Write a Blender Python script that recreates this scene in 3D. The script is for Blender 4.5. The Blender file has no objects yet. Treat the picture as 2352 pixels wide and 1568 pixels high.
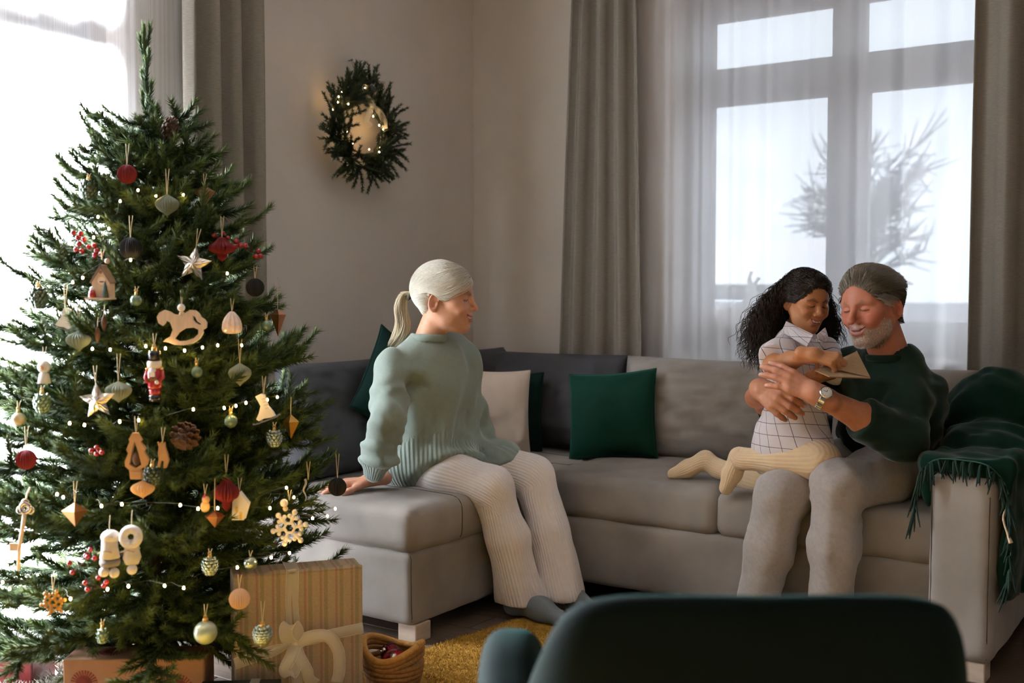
import bpy, bmesh, math, random
import numpy as np
from mathutils import Vector, Matrix

random.seed(7)
RNG = np.random.default_rng(7)
SC = bpy.context.scene
COL = SC.collection

# ------------------------------------------------------------------ camera
CAM = np.array([2.968, -4.046, 1.045])
FPX, PCX, PCY = 2567.0, 1176.0, 784.0
YAW, PITCH = math.radians(34.3), math.radians(2.766)
FW = np.array([-math.sin(YAW) * math.cos(PITCH), math.cos(YAW) * math.cos(PITCH), -math.sin(PITCH)])
RT = np.array([math.cos(YAW), math.sin(YAW), 0.0])
UP = np.cross(RT, FW)
cam_data = bpy.data.cameras.new('camera')
cam_data.sensor_width = 36.0
cam_data.lens = FPX / 2352.0 * 36.0
cam_data.clip_start = 0.05
cam_data.dof.use_dof = True
cam_data.dof.focus_distance = 3.25
cam_data.dof.aperture_fstop = 3.2
cam = bpy.data.objects.new('camera', cam_data)
COL.objects.link(cam)
M3 = Matrix((RT, UP, -FW)).transposed()
cam.matrix_world = Matrix.Translation(Vector(CAM)) @ M3.to_4x4()
SC.camera = cam


def ray(u, v):
    return FW + RT * ((u - PCX) / FPX) - UP * ((v - PCY) / FPX)


def at_depth(u, v, z):
    return CAM + ray(u, v) * z


def at_x(u, v, x):
    r = ray(u, v)
    return CAM + r * ((x - CAM[0]) / r[0])


def at_y(u, v, y):
    r = ray(u, v)
    return CAM + r * ((y - CAM[1]) / r[1])


def at_z(u, v, z):
    r = ray(u, v)
    return CAM + r * ((z - CAM[2]) / r[2])


# ------------------------------------------------------------------ world, sun, exposure
world = bpy.data.worlds.new('overcast_sky')
SC.world = world
world.use_nodes = True
bgn = world.node_tree.nodes['Background']
bgn.inputs[0].default_value = (0.80, 0.90, 1.0, 1)
bgn.inputs[1].default_value = 1.12
sun_d = bpy.data.lights.new('hazy_winter_sun', 'SUN')
sun_d.energy = 80.0
sun_d.angle = math.radians(38)
sun_d.color = (0.91, 0.955, 1.0)
sun = bpy.data.objects.new('hazy_winter_sun', sun_d)
COL.objects.link(sun)
sun.rotation_euler = Vector((0.88, 0.06, -0.44)).to_track_quat('-Z', 'Y').to_euler()
vs = SC.view_settings
vs.view_transform = 'Standard'
vs.look = 'None'
vs.gamma = 1.0
vs.use_curve_mapping = False
vs.exposure = 1.05
SC.cycles.use_denoising = True
SC.cycles.use_adaptive_sampling = True
SC.cycles.adaptive_threshold = 0.03
SC.cycles.max_bounces = 8
SC.cycles.diffuse_bounces = 5
SC.cycles.glossy_bounces = 3
SC.cycles.transmission_bounces = 6
SC.cycles.transparent_max_bounces = 12
SC.cycles.sample_clamp_indirect = 6.0
SC.cycles.caustics_reflective = False
SC.cycles.caustics_refractive = False


# ------------------------------------------------------------------ helpers
def lin(r, g, b):
    def f(c):
        c = c / 255.0
        return c / 12.92 if c <= 0.04045 else ((c + 0.055) / 1.055) ** 2.4
    return (f(r), f(g), f(b), 1.0)


class NT:
    def __init__(self, m):
        self.m = m
        m.use_nodes = True
        self.t = m.node_tree
        self.n = self.t.nodes
        self.b = self.n.get('Principled BSDF')
        self.out = self.n.get('Material Output')

    def node(self, typ, **kw):
        nd = self.n.new(typ)
        for k, v in kw.items():
            if k.startswith('i_'):
                nd.inputs[k[2:].replace('_', ' ')].default_value = v
            elif k.startswith('in'):
                nd.inputs[int(k[2:])].default_value = v
            else:
                setattr(nd, k, v)
        return nd

    def link(self, a, b):
        self.t.links.new(a, b)


MATS = {}


def mat(name, col, rough=0.6, var=0.12, scale=30.0, bump=0.0, bscale=None, metal=0.0, sheen=0.0, spec=0.5, stretch=None,
        emit=None, estr=0.0, coat=0.0, trans=0.0, col2=None, detail=4.0, sheen_tint=None, bdist=0.01, alpha=None, sss=0.0):
    """procedural material: noise-varied colour, optional fine relief"""
    if name in MATS:
        return MATS[name]
    m = bpy.data.materials.new(name)
    MATS[name] = m
    w = NT(m)
    b = w.b
    tc = w.node('ShaderNodeTexCoord')
    mp = w.node('ShaderNodeMapping')
    w.link(tc.outputs['Object'], mp.inputs[0])
    if stretch:
        mp.inputs['Scale'].default_value = stretch
    nz = w.node('ShaderNodeTexNoise')
    nz.inputs['Scale'].default_value = scale
    nz.inputs['Detail'].default_value = detail
    w.link(mp.outputs[0], nz.inputs['Vector'])
    rp = w.node('ShaderNodeValToRGB')
    c = np.array(col[:3])
    c2 = np.array(col2[:3]) if col2 is not None else None
    lo = c * (1 - var) if c2 is None else c
    hi = np.minimum(c * (1 + var), 1) if c2 is None else c2
    rp.color_ramp.elements[0].position = 0.3
    rp.color_ramp.elements[1].position = 0.7
    rp.color_ramp.elements[0].color = (*lo, 1)
    rp.color_ramp.elements[1].color = (*hi, 1)
    w.link(nz.outputs[0], rp.inputs[0])
    w.link(rp.outputs[0], b.inputs['Base Color'])
    b.inputs['Roughness'].default_value = rough
    b.inputs['Metallic'].default_value = metal
    b.inputs['Specular IOR Level'].default_value = spec
    if sheen:
        b.inputs['Sheen Weight'].default_value = sheen
        b.inputs['Sheen Roughness'].default_value = 0.35
        b.inputs['Sheen Tint'].default_value = sheen_tint or (*np.minimum(c * 2.5 + 0.05, 1), 1)
    if coat:
        b.inputs['Coat Weight'].default_value = coat
    if trans:
        b.inputs['Transmission Weight'].default_value = trans
    if sss:
        b.inputs['Subsurface Weight'].default_value = sss
        b.inputs['Subsurface Radius'].default_value = (0.012, 0.005, 0.003)
        b.inputs['Subsurface Scale'].default_value = 0.6
    if emit is not None:
        b.inputs['Emission Color'].default_value = emit
        b.inputs['Emission Strength'].default_value = estr
    if bump:
        n2 = w.node('ShaderNodeTexNoise')
        n2.inputs['Scale'].default_value = bscale or scale * 6
        n2.inputs['Detail'].default_value = 3
        w.link(mp.outputs[0], n2.inputs['Vector'])
        bp = w.node('ShaderNodeBump')
        bp.inputs['Strength'].default_value = bump
        bp.inputs['Distance'].default_value = bdist
        w.link(n2.outputs[0], bp.inputs['Height'])
        w.link(bp.outputs[0], b.inputs['Normal'])
    return m


def setp(o, label=None, cat=None, group=None, kind=None):
    if label: o['label'] = label
    if cat: o['category'] = cat
    if group: o['group'] = group
    if kind: o['kind'] = kind
    return o


def thing(name, label, cat, loc=(0, 0, 0), rot=(0, 0, 0), group=None, scale=1.0):
    o = bpy.data.objects.new(name, None)
    o.empty_display_size = 0.05
    COL.objects.link(o)
    o.location = Vector(loc)
    o.rotation_euler = rot
    o.scale = (scale,) * 3
    return setp(o, label, cat, group)


def obj(name, verts, faces, m=None, parent=None, keep=True, smooth=False, mats=None, midx=None):
    """one mesh object. keep=True: verts are in world space even under a parent"""
    me = bpy.data.meshes.new(name)
    v = np.asarray(verts, dtype=np.float32).reshape(-1, 3)
    if isinstance(faces, np.ndarray):
        k = faces.shape[1]
        nf = len(faces)
        me.vertices.add(len(v))
        me.vertices.foreach_set('co', v.ravel())
        me.loops.add(nf * k)
        me.polygons.add(nf)
        me.polygons.foreach_set('loop_start', np.arange(0, nf * k, k, dtype=np.int32))
        me.loops.foreach_set('vertex_index', faces.astype(np.int32).ravel())
        me.update(calc_edges=True)
    else:
        me.from_pydata(v.tolist(), [], [list(f) for f in faces])
    if smooth:
        me.polygons.foreach_set('use_smooth', np.ones(len(me.polygons), dtype=bool))
    if mats:
        for q in mats: me.materials.append(q)
        if midx is not None:
            me.polygons.foreach_set('material_index', np.asarray(midx, dtype=np.int32))
    elif m:
        me.materials.append(m)
    me.update()
    o = bpy.data.objects.new(name, me)
    COL.objects.link(o)
    if parent is not None:
        o.parent = parent
        if keep:
            o.matrix_parent_inverse = world_of(parent).inverted()
    return o


def world_of(o):
    m = Matrix.LocRotScale(o.location, o.rotation_euler, o.scale)
    if o.parent is not None:
        m = world_of(o.parent) @ o.matrix_parent_inverse @ m
    return m


def copy_tree(o, parent=None):
    c = o.copy()
    COL.objects.link(c)
    if parent is not None:
        c.parent = parent
    for ch in list(o.children):
        copy_tree(ch, c)
    return c


class MB:
    """collects simple shapes into one mesh"""
    def __init__(self):
        self.v, self.f, self.n = [], [], 0

    def add(self, v, f):
        v = np.asarray(v, dtype=float).reshape(-1, 3)
        self.v.append(v)
        self.f += [tuple(int(i) + self.n for i in q) for q in f]
        self.n += len(v)
        return self

    def box(self, lo, hi, bev=0.0, seg=3):
        v, f = rbox(lo, hi, bev, seg) if bev else box_vf(lo, hi)
        return self.add(v, f)

    def tube(self, pts, r, n=8, cap=True):
        v, f = tube_vf(pts, r, n, cap)
        return self.add(v, f)

    def lathe(self, prof, n=20, center=(0, 0, 0)):
        v, f = lathe_vf(prof, n)
        return self.add(v + np.array(center), f)

    def build(self, name, m=None, parent=None, keep=True, smooth=False):
        return obj(name, np.concatenate(self.v), self.f, m, parent, keep, smooth)


def box_vf(lo, hi):
    x0, y0, z0 = lo
    x1, y1, z1 = hi
    v = [(x0, y0, z0), (x1, y0, z0), (x1, y1, z0), (x0, y1, z0), (x0, y0, z1), (x1, y0, z1), (x1, y1, z1), (x0, y1, z1)]
    f = [(0, 3, 2, 1), (4, 5, 6, 7), (0, 1, 5, 4), (1, 2, 6, 5), (2, 3, 7, 6), (3, 0, 4, 7)]
    return np.array(v, float), f


def rbox(lo, hi, r, seg=3):
    bm = bmesh.new()
    v, f = box_vf(lo, hi)
    vs_ = [bm.verts.new(p) for p in v]
    for q in f: bm.faces.new([vs_[i] for i in q])
    bmesh.ops.bevel(bm, geom=list(bm.edges), offset=r, segments=seg, profile=0.5, affect='EDGES', clamp_overlap=True)
    bm.verts.index_update()
    vv = np.array([p.co[:] for p in bm.verts])
    ff = [tuple(x.index for x in q.verts) for q in bm.faces]
    bm.free()
    return vv, ff


def frames(pts):
    p = np.asarray(pts, float)
    d = np.gradient(p, axis=0)
    d /= np.linalg.norm(d, axis=1, keepdims=True) + 1e-12
    up = np.array([0, 0, 1.0]) if abs(d[0][2]) < 0.9 else np.array([1.0, 0, 0])
    a = np.cross(d[0], up); a /= np.linalg.norm(a)
    A, B = [], []
    for i in range(len(p)):
        a = a - d[i] * np.dot(a, d[i])
        a /= np.linalg.norm(a) + 1e-12
        A.append(a)
        B.append(np.cross(d[i], a))
    return p, d, np.array(A), np.array(B)


def tube_vf(pts, r, n=8, cap=True):
    p, d, A, B = frames(pts)
    r = np.broadcast_to(np.asarray(r, float), (len(p),))
    th = np.linspace(0, 2 * math.pi, n, endpoint=False)
    v = (p[:, None, :] + r[:, None, None] * (np.cos(th)[None, :, None] * A[:, None, :] + np.sin(th)[None, :, None] * B[:, None, :])).reshape(-1, 3)
    f = []
    for i in range(len(p) - 1):
        for j in range(n):
            k = (j + 1) % n
            f.append((i * n + j, i * n + k, (i + 1) * n + k, (i + 1) * n + j))
    if cap:
        f.append(tuple(range(n - 1, -1, -1)))
        f.append(tuple((len(p) - 1) * n + j for j in range(n)))
    return v, f


def lathe_vf(prof, n=20):
    prof = np.asarray(prof, float)
    th = np.linspace(0, 2 * math.pi, n, endpoint=False)
    v = np.stack([prof[:, 0][:, None] * np.cos(th), prof[:, 0][:, None] * np.sin(th), np.repeat(prof[:, 1][:, None], n, 1)], -1).reshape(-1, 3)
    f = []
    for i in range(len(prof) - 1):
        for j in range(n):
            k = (j + 1) % n
            f.append((i * n + j, i * n + k, (i + 1) * n + k, (i + 1) * n + j))
    return v, f


def grid_faces(nu, nv, wrap_u=False):
    f = []
    for i in range(nu if wrap_u else nu - 1):
        for j in range(nv - 1):
            a = i * nv + j
            b = ((i + 1) % nu) * nv + j
            f.append((a, b, b + 1, a + 1))
    return np.array(f)


def vnoise(p, seed=0):
    """smooth 3D value noise in [-1, 1]"""
    p = np.asarray(p, np.float32)
    i = np.floor(p).astype(np.int64)
    f = p - i
    f = f * f * (3 - 2 * f)

    def h(a, b, c):
        n = (a * 374761393 + b * 668265263 + c * 2147483647 + seed * 974634777) & 0xffffffff
        n = ((n ^ (n >> 13)) * 1274126177) & 0xffffffff
        return ((n ^ (n >> 16)) & 0xffff).astype(np.float32) / 32767.5 - 1
    x, y, z = i[..., 0], i[..., 1], i[..., 2]
    fx, fy, fz = f[..., 0], f[..., 1], f[..., 2]
    r = 0
    for dx in (0, 1):
        for dy in (0, 1):
            for dz in (0, 1):
                w = (fx if dx else 1 - fx) * (fy if dy else 1 - fy) * (fz if dz else 1 - fz)
                r = r + w * h(x + dx, y + dy, z + dz)
    return r


# ------------------------------------------------------------------ signed distance modelling (bodies, cloth)
def smin(a, b, k):
    h = np.clip(0.5 + 0.5 * (b - a) / k, 0, 1)
    return b * (1 - h) + a * h - k * h * (1 - h)


def smax(a, b, k):
    return -smin(-a, -b, k)


def d_cap(p, a, b, ra, rb=None):
    rb = ra if rb is None else rb
    a = np.asarray(a, np.float32); b = np.asarray(b, np.float32)
    ab = b - a
    t = np.clip(((p - a) @ ab) / (ab @ ab + 1e-12), 0, 1)
    return np.linalg.norm(p - a - t[:, None] * ab, axis=1) - (ra + (rb - ra) * t)


def d_ell(p, c, r, R=None):
    q = p - np.asarray(c, np.float32)
    if R is not None:
        q = q @ np.asarray(R, np.float32)      # columns of R: ellipsoid axes in world
    r = np.asarray(r, np.float32)
    k0 = np.linalg.norm(q / r, axis=1)
    k1 = np.linalg.norm(q / (r * r), axis=1) + 1e-9
    return np.where(k0 < 0.05, -r.min(), k0 * (k0 - 1) / k1)


def d_box(p, c, h, r=0.0, R=None):
    q = p - np.asarray(c, np.float32)
    if R is not None:
        q = q @ np.asarray(R, np.float32)
    q = np.abs(q) - (np.asarray(h, np.float32) - r)
    return np.linalg.norm(np.maximum(q, 0), axis=1) + np.minimum(q.max(axis=1), 0) - r


def chain(p, pts, rad, k=0.02):
    """smooth union of tapered capsules along a polyline"""
    d = None
    for i in range(len(pts) - 1):
        c = d_cap(p, pts[i], pts[i + 1], rad[i], rad[i + 1])
        d = c if d is None else smin(d, c, k)
    return d


def sdf_mesh(fn, lo, hi, h, blk=8, slack=1.7):
    lo = np.asarray(lo, float); hi = np.asarray(hi, float)
    n = np.ceil((hi - lo) / h / blk).astype(int)
    N = n * blk + 1
    cc = np.stack(np.meshgrid(*[lo[i] + (np.arange(n[i]) + 0.5) * blk * h for i in range(3)], indexing='ij'), -1).reshape(-1, 3).astype(np.float32)
    fc = fn(cc)
    act = np.abs(fc) < blk * h * 0.87 * slack
    F = np.where(fc > 0, 1.0, -1.0).astype(np.float32).reshape(n)
    F = np.repeat(np.repeat(np.repeat(F, blk, 0), blk, 1), blk, 2)
    F = np.pad(F, ((0, 1), (0, 1), (0, 1)), mode='edge')
    ids = np.argwhere(act.reshape(n))
    o = np.arange(blk + 1)
    off = np.stack(np.meshgrid(o, o, o, indexing='ij'), -1).reshape(-1, 3)
    step = max(1, 400000 // len(off))
    for s in range(0, len(ids), step):
        g = (ids[s:s + step, None, :] * blk + off[None]).reshape(-1, 3)
        val = fn((lo + g * h).astype(np.float32))
        F[g[:, 0], g[:, 1], g[:, 2]] = val
    return surface_nets(F, lo, h)


def surface_nets(F, lo, h):
    S = F < 0
    nx, ny, nz = F.shape
    c = np.zeros((nx - 1, ny - 1, nz - 1), np.int8)
    for dx in (0, 1):
        for dy in (0, 1):
            for dz in (0, 1):
                c += S[dx:nx - 1 + dx, dy:ny - 1 + dy, dz:nz - 1 + dz]
    cells = np.argwhere((c > 0) & (c < 8))
    acc = np.zeros((len(cells), 3)); cnt = np.zeros(len(cells))
    E = []
    for ax in range(3):
        o1, o2 = [q for q in range(3) if q != ax]
        for a in (0, 1):
            for b in (0, 1):
                p = np.zeros(3, int); p[o1] = a; p[o2] = b
                q = p.copy(); q[ax] = 1
                E.append((p, q))
    for p, q in E:
        i = cells + p; j = cells + q
        fa = F[i[:, 0], i[:, 1], i[:, 2]]; fb = F[j[:, 0], j[:, 1], j[:, 2]]
        m = (fa < 0) != (fb < 0)
        t = np.where(m, fa / np.where(m, fa - fb, 1), 0)
        acc += np.where(m[:, None], p + (q - p) * t[:, None], 0)
        cnt += m
    v = lo + (cells + acc / np.maximum(cnt, 1)[:, None]) * h
    idx = np.full(c.shape, -1, np.int64)
    idx[cells[:, 0], cells[:, 1], cells[:, 2]] = np.arange(len(cells))
    faces = []
    for ax in range(3):
        o1, o2 = [(1, 2), (2, 0), (0, 1)][ax]
        sl0 = [slice(None)] * 3; sl1 = [slice(None)] * 3
        sl0[ax] = slice(0, -1); sl1[ax] = slice(1, None)
        ch = S[tuple(sl0)] != S[tuple(sl1)]
        e = np.argwhere(ch)
        ok = (e[:, o1] > 0) & (e[:, o2] > 0) & (e[:, o1] < F.shape[o1] - 1) & (e[:, o2] < F.shape[o2] - 1)
        e = e[ok]
        s = S[e[:, 0], e[:, 1], e[:, 2]]
        qs = []
        for da, db in ((-1, -1), (0, -1), (0, 0), (-1, 0)):
            k = e.copy(); k[:, o1] += da; k[:, o2] += db
            qs.append(idx[k[:, 0], k[:, 1], k[:, 2]])
        q = np.stack(qs, 1)
        q[~s] = q[~s][:, ::-1]
        faces.append(q)
    f = np.concatenate(faces)
    f = f[(f >= 0).all(axis=1)]
    return v, f


def join_vf(parts):
    V, F, n = [], [], 0
    for v, f in parts:
        V.append(v); F.append(f + n); n += len(v)
    return np.concatenate(V), np.concatenate(F)


def vcol(o, rgb, name='col'):
    a = o.data.color_attributes.new(name, 'FLOAT_COLOR', 'POINT')
    c = np.ones((len(o.data.vertices), 4), np.float32)
    c[:, :3] = rgb
    a.data.foreach_set('color', c.ravel())


def vfloat(o, val, name):
    a = o.data.attributes.new(name, 'FLOAT', 'POINT')
    a.data.foreach_set('value', np.asarray(val, np.float32))


def rotm(yaw=0, pitch=0, roll=0):
    """yaw about z, then nod (about own x; + looks up), then roll (about own y). columns = local axes in world"""
    return np.array((Matrix.Rotation(yaw, 3, 'Z') @ Matrix.Rotation(pitch, 3, 'X') @ Matrix.Rotation(roll, 3, 'Y')))


def spline(pts, n):
    p = np.asarray(pts, float)
    if len(p) == 2:
        t = np.linspace(0, 1, n)[:, None]
        return p[0] * (1 - t) + p[1] * t
    q = np.vstack([2 * p[0] - p[1], p, 2 * p[-1] - p[-2]])
    s = np.linspace(0, len(p) - 1 - 1e-9, n)
    i = s.astype(int); t = (s - i)[:, None]
    a, b, c, d = q[i], q[i + 1], q[i + 2], q[i + 3]
    return 0.5 * (2 * b + (c - a) * t + (2 * a - 5 * b + 4 * c - d) * t ** 2 + (3 * b - a - 3 * c + d) * t ** 3)


def strands_vf(curves, rad, k=3):
    """many thin tapered strands as one mesh; curves (S, n, 3), rad (S,) or scalar"""
    c = np.asarray(curves, np.float32)
    S, n, _ = c.shape
    d = np.gradient(c, axis=1)
    d /= np.linalg.norm(d, axis=2, keepdims=True) + 1e-9
    ref = np.tile(np.array([0.3, 0.5, 0.81], np.float32), (S, n, 1))
    A = np.cross(d, ref); A /= np.linalg.norm(A, axis=2, keepdims=True) + 1e-9
    B = np.cross(d, A)
    r = np.broadcast_to(np.asarray(rad, np.float32).reshape(-1, 1), (S, n)) * np.concatenate([np.full(n - 2, 1.0), [0.75, 0.25]])[None]
    th = np.arange(k) * 2 * math.pi / k
    v = c[:, :, None, :] + r[:, :, None, None] * (np.cos(th)[None, None, :, None] * A[:, :, None, :] + np.sin(th)[None, None, :, None] * B[:, :, None, :])
    v = v.reshape(-1, 3)
    base = (np.arange(S) * n * k)[:, None, None]
    i = np.arange(n - 1)[None, :, None] * k
    j = np.arange(k)[None, None, :]
    j2 = (j + 1) % k
    f = np.stack([base + i + j, base + i + j2, base + i + k + j2, base + i + k + j], -1).reshape(-1, 4)
    return v, f
# ------------------------------------------------------------------ room shell
def wall_material(name, col):
    m = mat(name, col, rough=0.85, var=0.05, scale=2.5, bump=0.12, bscale=26, bdist=0.004, spec=0.2)
    return m


M_WALL = wall_material('taupe_plaster', lin(213, 203, 194))
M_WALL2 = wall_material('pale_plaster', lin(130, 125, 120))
M_CEIL = mat('ceiling_paint', lin(235, 232, 228), 0.9, 0.02, 4)
M_FRAME = mat('window_frame_grey', lin(112, 106, 104), 0.5, 0.04, 10)
M_SILL = mat('sill_white', lin(225, 225, 225), 0.4, 0.02, 10)
M_PLANK = mat('plank_wood', lin(104, 88, 76), 0.5, 0.25, 9, stretch=(0.6, 9, 1), bump=0.15, bscale=40, bdist=0.002)
M_GLASS = bpy.data.materials.new('clear_glass')
_w = NT(M_GLASS)
_tr = _w.node('ShaderNodeBsdfTransparent'); _gl = _w.node('ShaderNodeBsdfGlossy'); _gl.inputs['Roughness'].default_value = 0.02
_mx = _w.node('ShaderNodeMixShader'); _mx.inputs[0].default_value = 0.05
_w.link(_tr.outputs[0], _mx.inputs[1]); _w.link(_gl.outputs[0], _mx.inputs[2]); _w.link(_mx.outputs[0], _w.out.inputs[0])


def struct(o):
    o['kind'] = 'structure'
    return o


RX, RY, RZ = 4.7, -6.2, 2.62
flo = struct(obj('floor', *box_vf((-0.3, RY - .25, -0.12), (RX + .25, 0.3, -0.012)), M_PLANK))
# planks run along x; the ones around the sofa and the tree are single boards
pw, pl = 0.145, 1.25
pv, pf = rbox((0, 0, -0.012), (pl - 0.0025, pw - 0.003, 0.0), 0.0015, 1)
p0 = None
for r in range(17):
    y = -3.35 + r * pw
    off = -(0.45 * r % 1.0) * pl * 0.8
    x = off
    while x < 3.4:
        if x + pl > 0.02:
            if p0 is None:
                p0 = obj('plank', pv, pf, M_PLANK, flo, keep=False)
                q = p0
            else:
                q = p0.copy(); COL.objects.link(q)
            q.location = (x, y, 0)
        x += pl
wx0, wx1, wz0, wz1 = 0.985, 2.36, 0.79, 2.20      # window opening in the wall at y = 0
ly0, ly1, lz0, lz1 = -3.45, -1.82, 0.03, 2.24     # window opening in the wall at x = 0
T = 0.24
b = MB()
b.box((-T, 0, -.1), (wx0, T, RZ)); b.box((wx1, 0, -.1), (RX + T, T, RZ)); b.box((wx0, 0, -.1), (wx1, T, wz0 - .03)); b.box((wx0, 0, wz1), (wx1, T, RZ))
wall_r = struct(b.build('wall_right', M_WALL))
b = MB()
b.box((-T, ly1, -.1), (0, 0, RZ)); b.box((-T, RY - T, -.1), (0, -4.85, RZ)); b.box((-T, -4.2, -.1), (0, ly0, RZ)); b.box((-T, -4.85, -.1), (0, -4.2, .5)); b.box((-T, -4.85, 2.24), (0, -4.2, RZ)); b.box((-T, ly0, -.1), (0, ly1, lz0)); b.box((-T, ly0, lz1), (0, ly1, RZ))  # includes an opening for the added fill window
wall_l = struct(b.build('wall_left', M_WALL))
struct(obj('wall_near', *box_vf((0, RY - T, -.1), (RX, RY, RZ)), M_WALL2))
struct(obj('wall_side', *box_vf((RX, RY - T, -.1), (RX + T, 0, RZ)), M_WALL2))
struct(obj('ceiling', *box_vf((-T, RY - T, RZ), (RX + T, T, RZ + .1)), M_CEIL))

# right window: fixed frame, transom, centre mullion, four panes
fr = MB()
Y0, Y1 = 0.10, 0.165
fr.box((wx0, Y0, wz0), (1.075, Y1, wz1)); fr.box((wx1 - .05, Y0, wz0), (wx1, Y1, wz1))
fr.box((1.075, Y0, 2.115), (wx1 - .05, Y1, wz1)); fr.box((1.075, Y0, wz0), (wx1 - .05, Y1, 0.90))
fr.box((1.075, Y0, 1.785), (wx1 - .05, Y1, 1.885)); fr.box((1.585, Y0 - .01, .90), (1.695, Y1, 1.785)); fr.box((1.60, Y0, 1.885), (1.68, Y1, 2.115))
win = struct(fr.build('window_1', M_FRAME))
for (a, c, e, g) in ((1.075, 1.585, .90, 1.785), (1.695, wx1 - .05, .90, 1.785), (1.075, 1.60, 1.885, 2.115), (1.68, wx1 - .05, 1.885, 2.115)):
    obj('pane', *box_vf((a - .005, .13, e - .005), (c + .005, .138, g + .005)), M_GLASS, win)
    s = MB()
    for q in (((a, .115, e), (a + .022, .155, g)), ((c - .022, .115, e), (c, .155, g)), ((a + .022, .115, e), (c - .022, .155, e + .022)), ((a + .022, .115, g - .022), (c - .022, .155, g))):
        s.box(*q)
    s.build('sash', M_FRAME, win)
obj('window_sill', *rbox((wx0, -.035, wz0 - .03), (wx1, .10, wz0), .006, 2), M_SILL, win)
# left window: floor-length
fr = MB()
X0, X1 = -0.165, -0.10
fr.box((X0, ly1 - .07, lz0), (X1, ly1, lz1)); fr.box((X0, ly0, lz0), (X1, ly0 + .07, lz1))
fr.box((X0, ly0 + .07, lz1 - .07), (X1, ly1 - .07, lz1)); fr.box((X0, ly0 + .07, lz0), (X1, ly1 - .07, lz0 + .09))
fr.box((X0, ly0 + .07, 1.84), (X1, ly1 - .07, 1.945)); fr.box((X0, -2.66, lz0 + .09), (X1 + .01, -2.56, 1.84)); fr.box((X0, -2.65, 1.945), (X1, -2.57, lz1 - .07))
win2 = struct(fr.build('window_2', M_FRAME))
for (a, c, e, g) in ((ly0 + .07, -2.66, lz0 + .09, 1.84), (-2.56, ly1 - .07, lz0 + .09, 1.84), (ly0 + .07, -2.65, 1.945, lz1 - .07), (-2.57, ly1 - .07, 1.945, lz1 - .07)):
    obj('pane', *box_vf((-.138, a - .005, e - .005), (-.13, c + .005, g + .005)), M_GLASS, win2)
    s = MB()
    for q in (((-.155, a, e), (-.115, a + .03, g)), ((-.155, c - .03, e), (-.115, c, g)), ((-.155, a + .03, e), (-.115, c - .03, e + .03)), ((-.155, a + .03, g - .03), (-.115, c - .03, g))):
        s.box(*q)
    s.build('sash', M_FRAME, win2)
# added unseen window further along the same wall, to brighten people and sofa
fr = MB()
fr.box((X0, -4.85, .5), (X1, -4.80, 2.24)); fr.box((X0, -4.25, .5), (X1, -4.2, 2.24)); fr.box((X0, -4.80, .5), (X1, -4.25, .56)); fr.box((X0, -4.80, 2.18), (X1, -4.25, 2.24))
fill_win = struct(fr.build('added_fill_window', M_FRAME))
obj('pane', *box_vf((-.138, -4.805, .555), (-.13, -4.245, 2.185)), M_GLASS, fill_win)
obj('window_sill', *rbox((-.10, -4.85, .47), (.04, -4.2, .5), .006, 2), M_SILL, fill_win)
# daylight portals in the openings (they only guide the sky light)
for nm, loc, rot, sx, sy in (('right_window_portal', ((wx0 + wx1) / 2, .20, (wz0 + wz1) / 2), (math.radians(-90), 0, 0), wx1 - wx0, wz1 - wz0),
                             ('added_fill_window_portal', (-.2, -4.525, 1.37), (0, math.radians(-90), 0), 1.74, .65),
                             ('left_window_portal', (-.2, (ly0 + ly1) / 2, (lz0 + lz1) / 2), (0, math.radians(-90), 0), lz1 - lz0, ly1 - ly0)):
    ld = bpy.data.lights.new(nm, 'AREA'); ld.shape = 'RECTANGLE'; ld.size = sx; ld.size_y = sy
    ld.cycles.is_portal = True
    lo_ = bpy.data.objects.new(nm, ld); COL.objects.link(lo_); lo_.location = loc; lo_.rotation_euler = rot

# ------------------------------------------------------------------ outside: snow, balcony parapet, blurred trees and a house
M_SNOW = mat('winter_ground', lin(58, 58, 60), 0.8, 0.04, 1.2)
M_PARA = mat('parapet_render', lin(54, 58, 63), 0.8, 0.05, 3)
M_BARK = mat('bare_twigs', lin(58, 63, 70), 0.9, 0.2, 3)
struct(obj('ground_outside', *box_vf((-40, -40, -0.8), (40, 40, -0.6)), M_SNOW))
setp(obj('balcony_parapet', *rbox((-1.2, 1.3, -.61), (4.5, 1.45, 0.98), .01, 2), M_PARA), 'low pale balcony parapet outside behind the sheer curtain', 'parapet')


def bare_tree(x, y, h, seed, label):
    rg = np.random.default_rng(seed)
    t = thing('bare_tree', label, 'tree', (x, y, -.6))
    tr = MB(); tw = MB()
    tr.tube([(x, y, -.65), (x + .1, y, h * .35), (x, y + .1, h * .6)], [.22, .17, .12], 7)
    for i in range(70):
        z0 = h * rg.uniform(.2, .62); a = rg.uniform(0, 6.28); L = h * rg.uniform(.18, .36)
        p = np.array([x, y, z0]); d = np.array([math.cos(a), math.sin(a), rg.uniform(.4, 1.2)]); d /= np.linalg.norm(d)
        e = p + d * L
        tw.tube([p, p + d * L * .5 + rg.normal(0, .06, 3), e], [.07, .045, .02], 4)
        for j in range(11):
            q = p + d * L * rg.uniform(.3, 1); d2 = d + rg.normal(0, .6, 3); d2 /= np.linalg.norm(d2)
            tw.tube([q, q + d2 * L * .45], [.03, .012], 3)
    tr.build('trunk', M_BARK, t); tw.build('branches', M_BARK, t)


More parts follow.
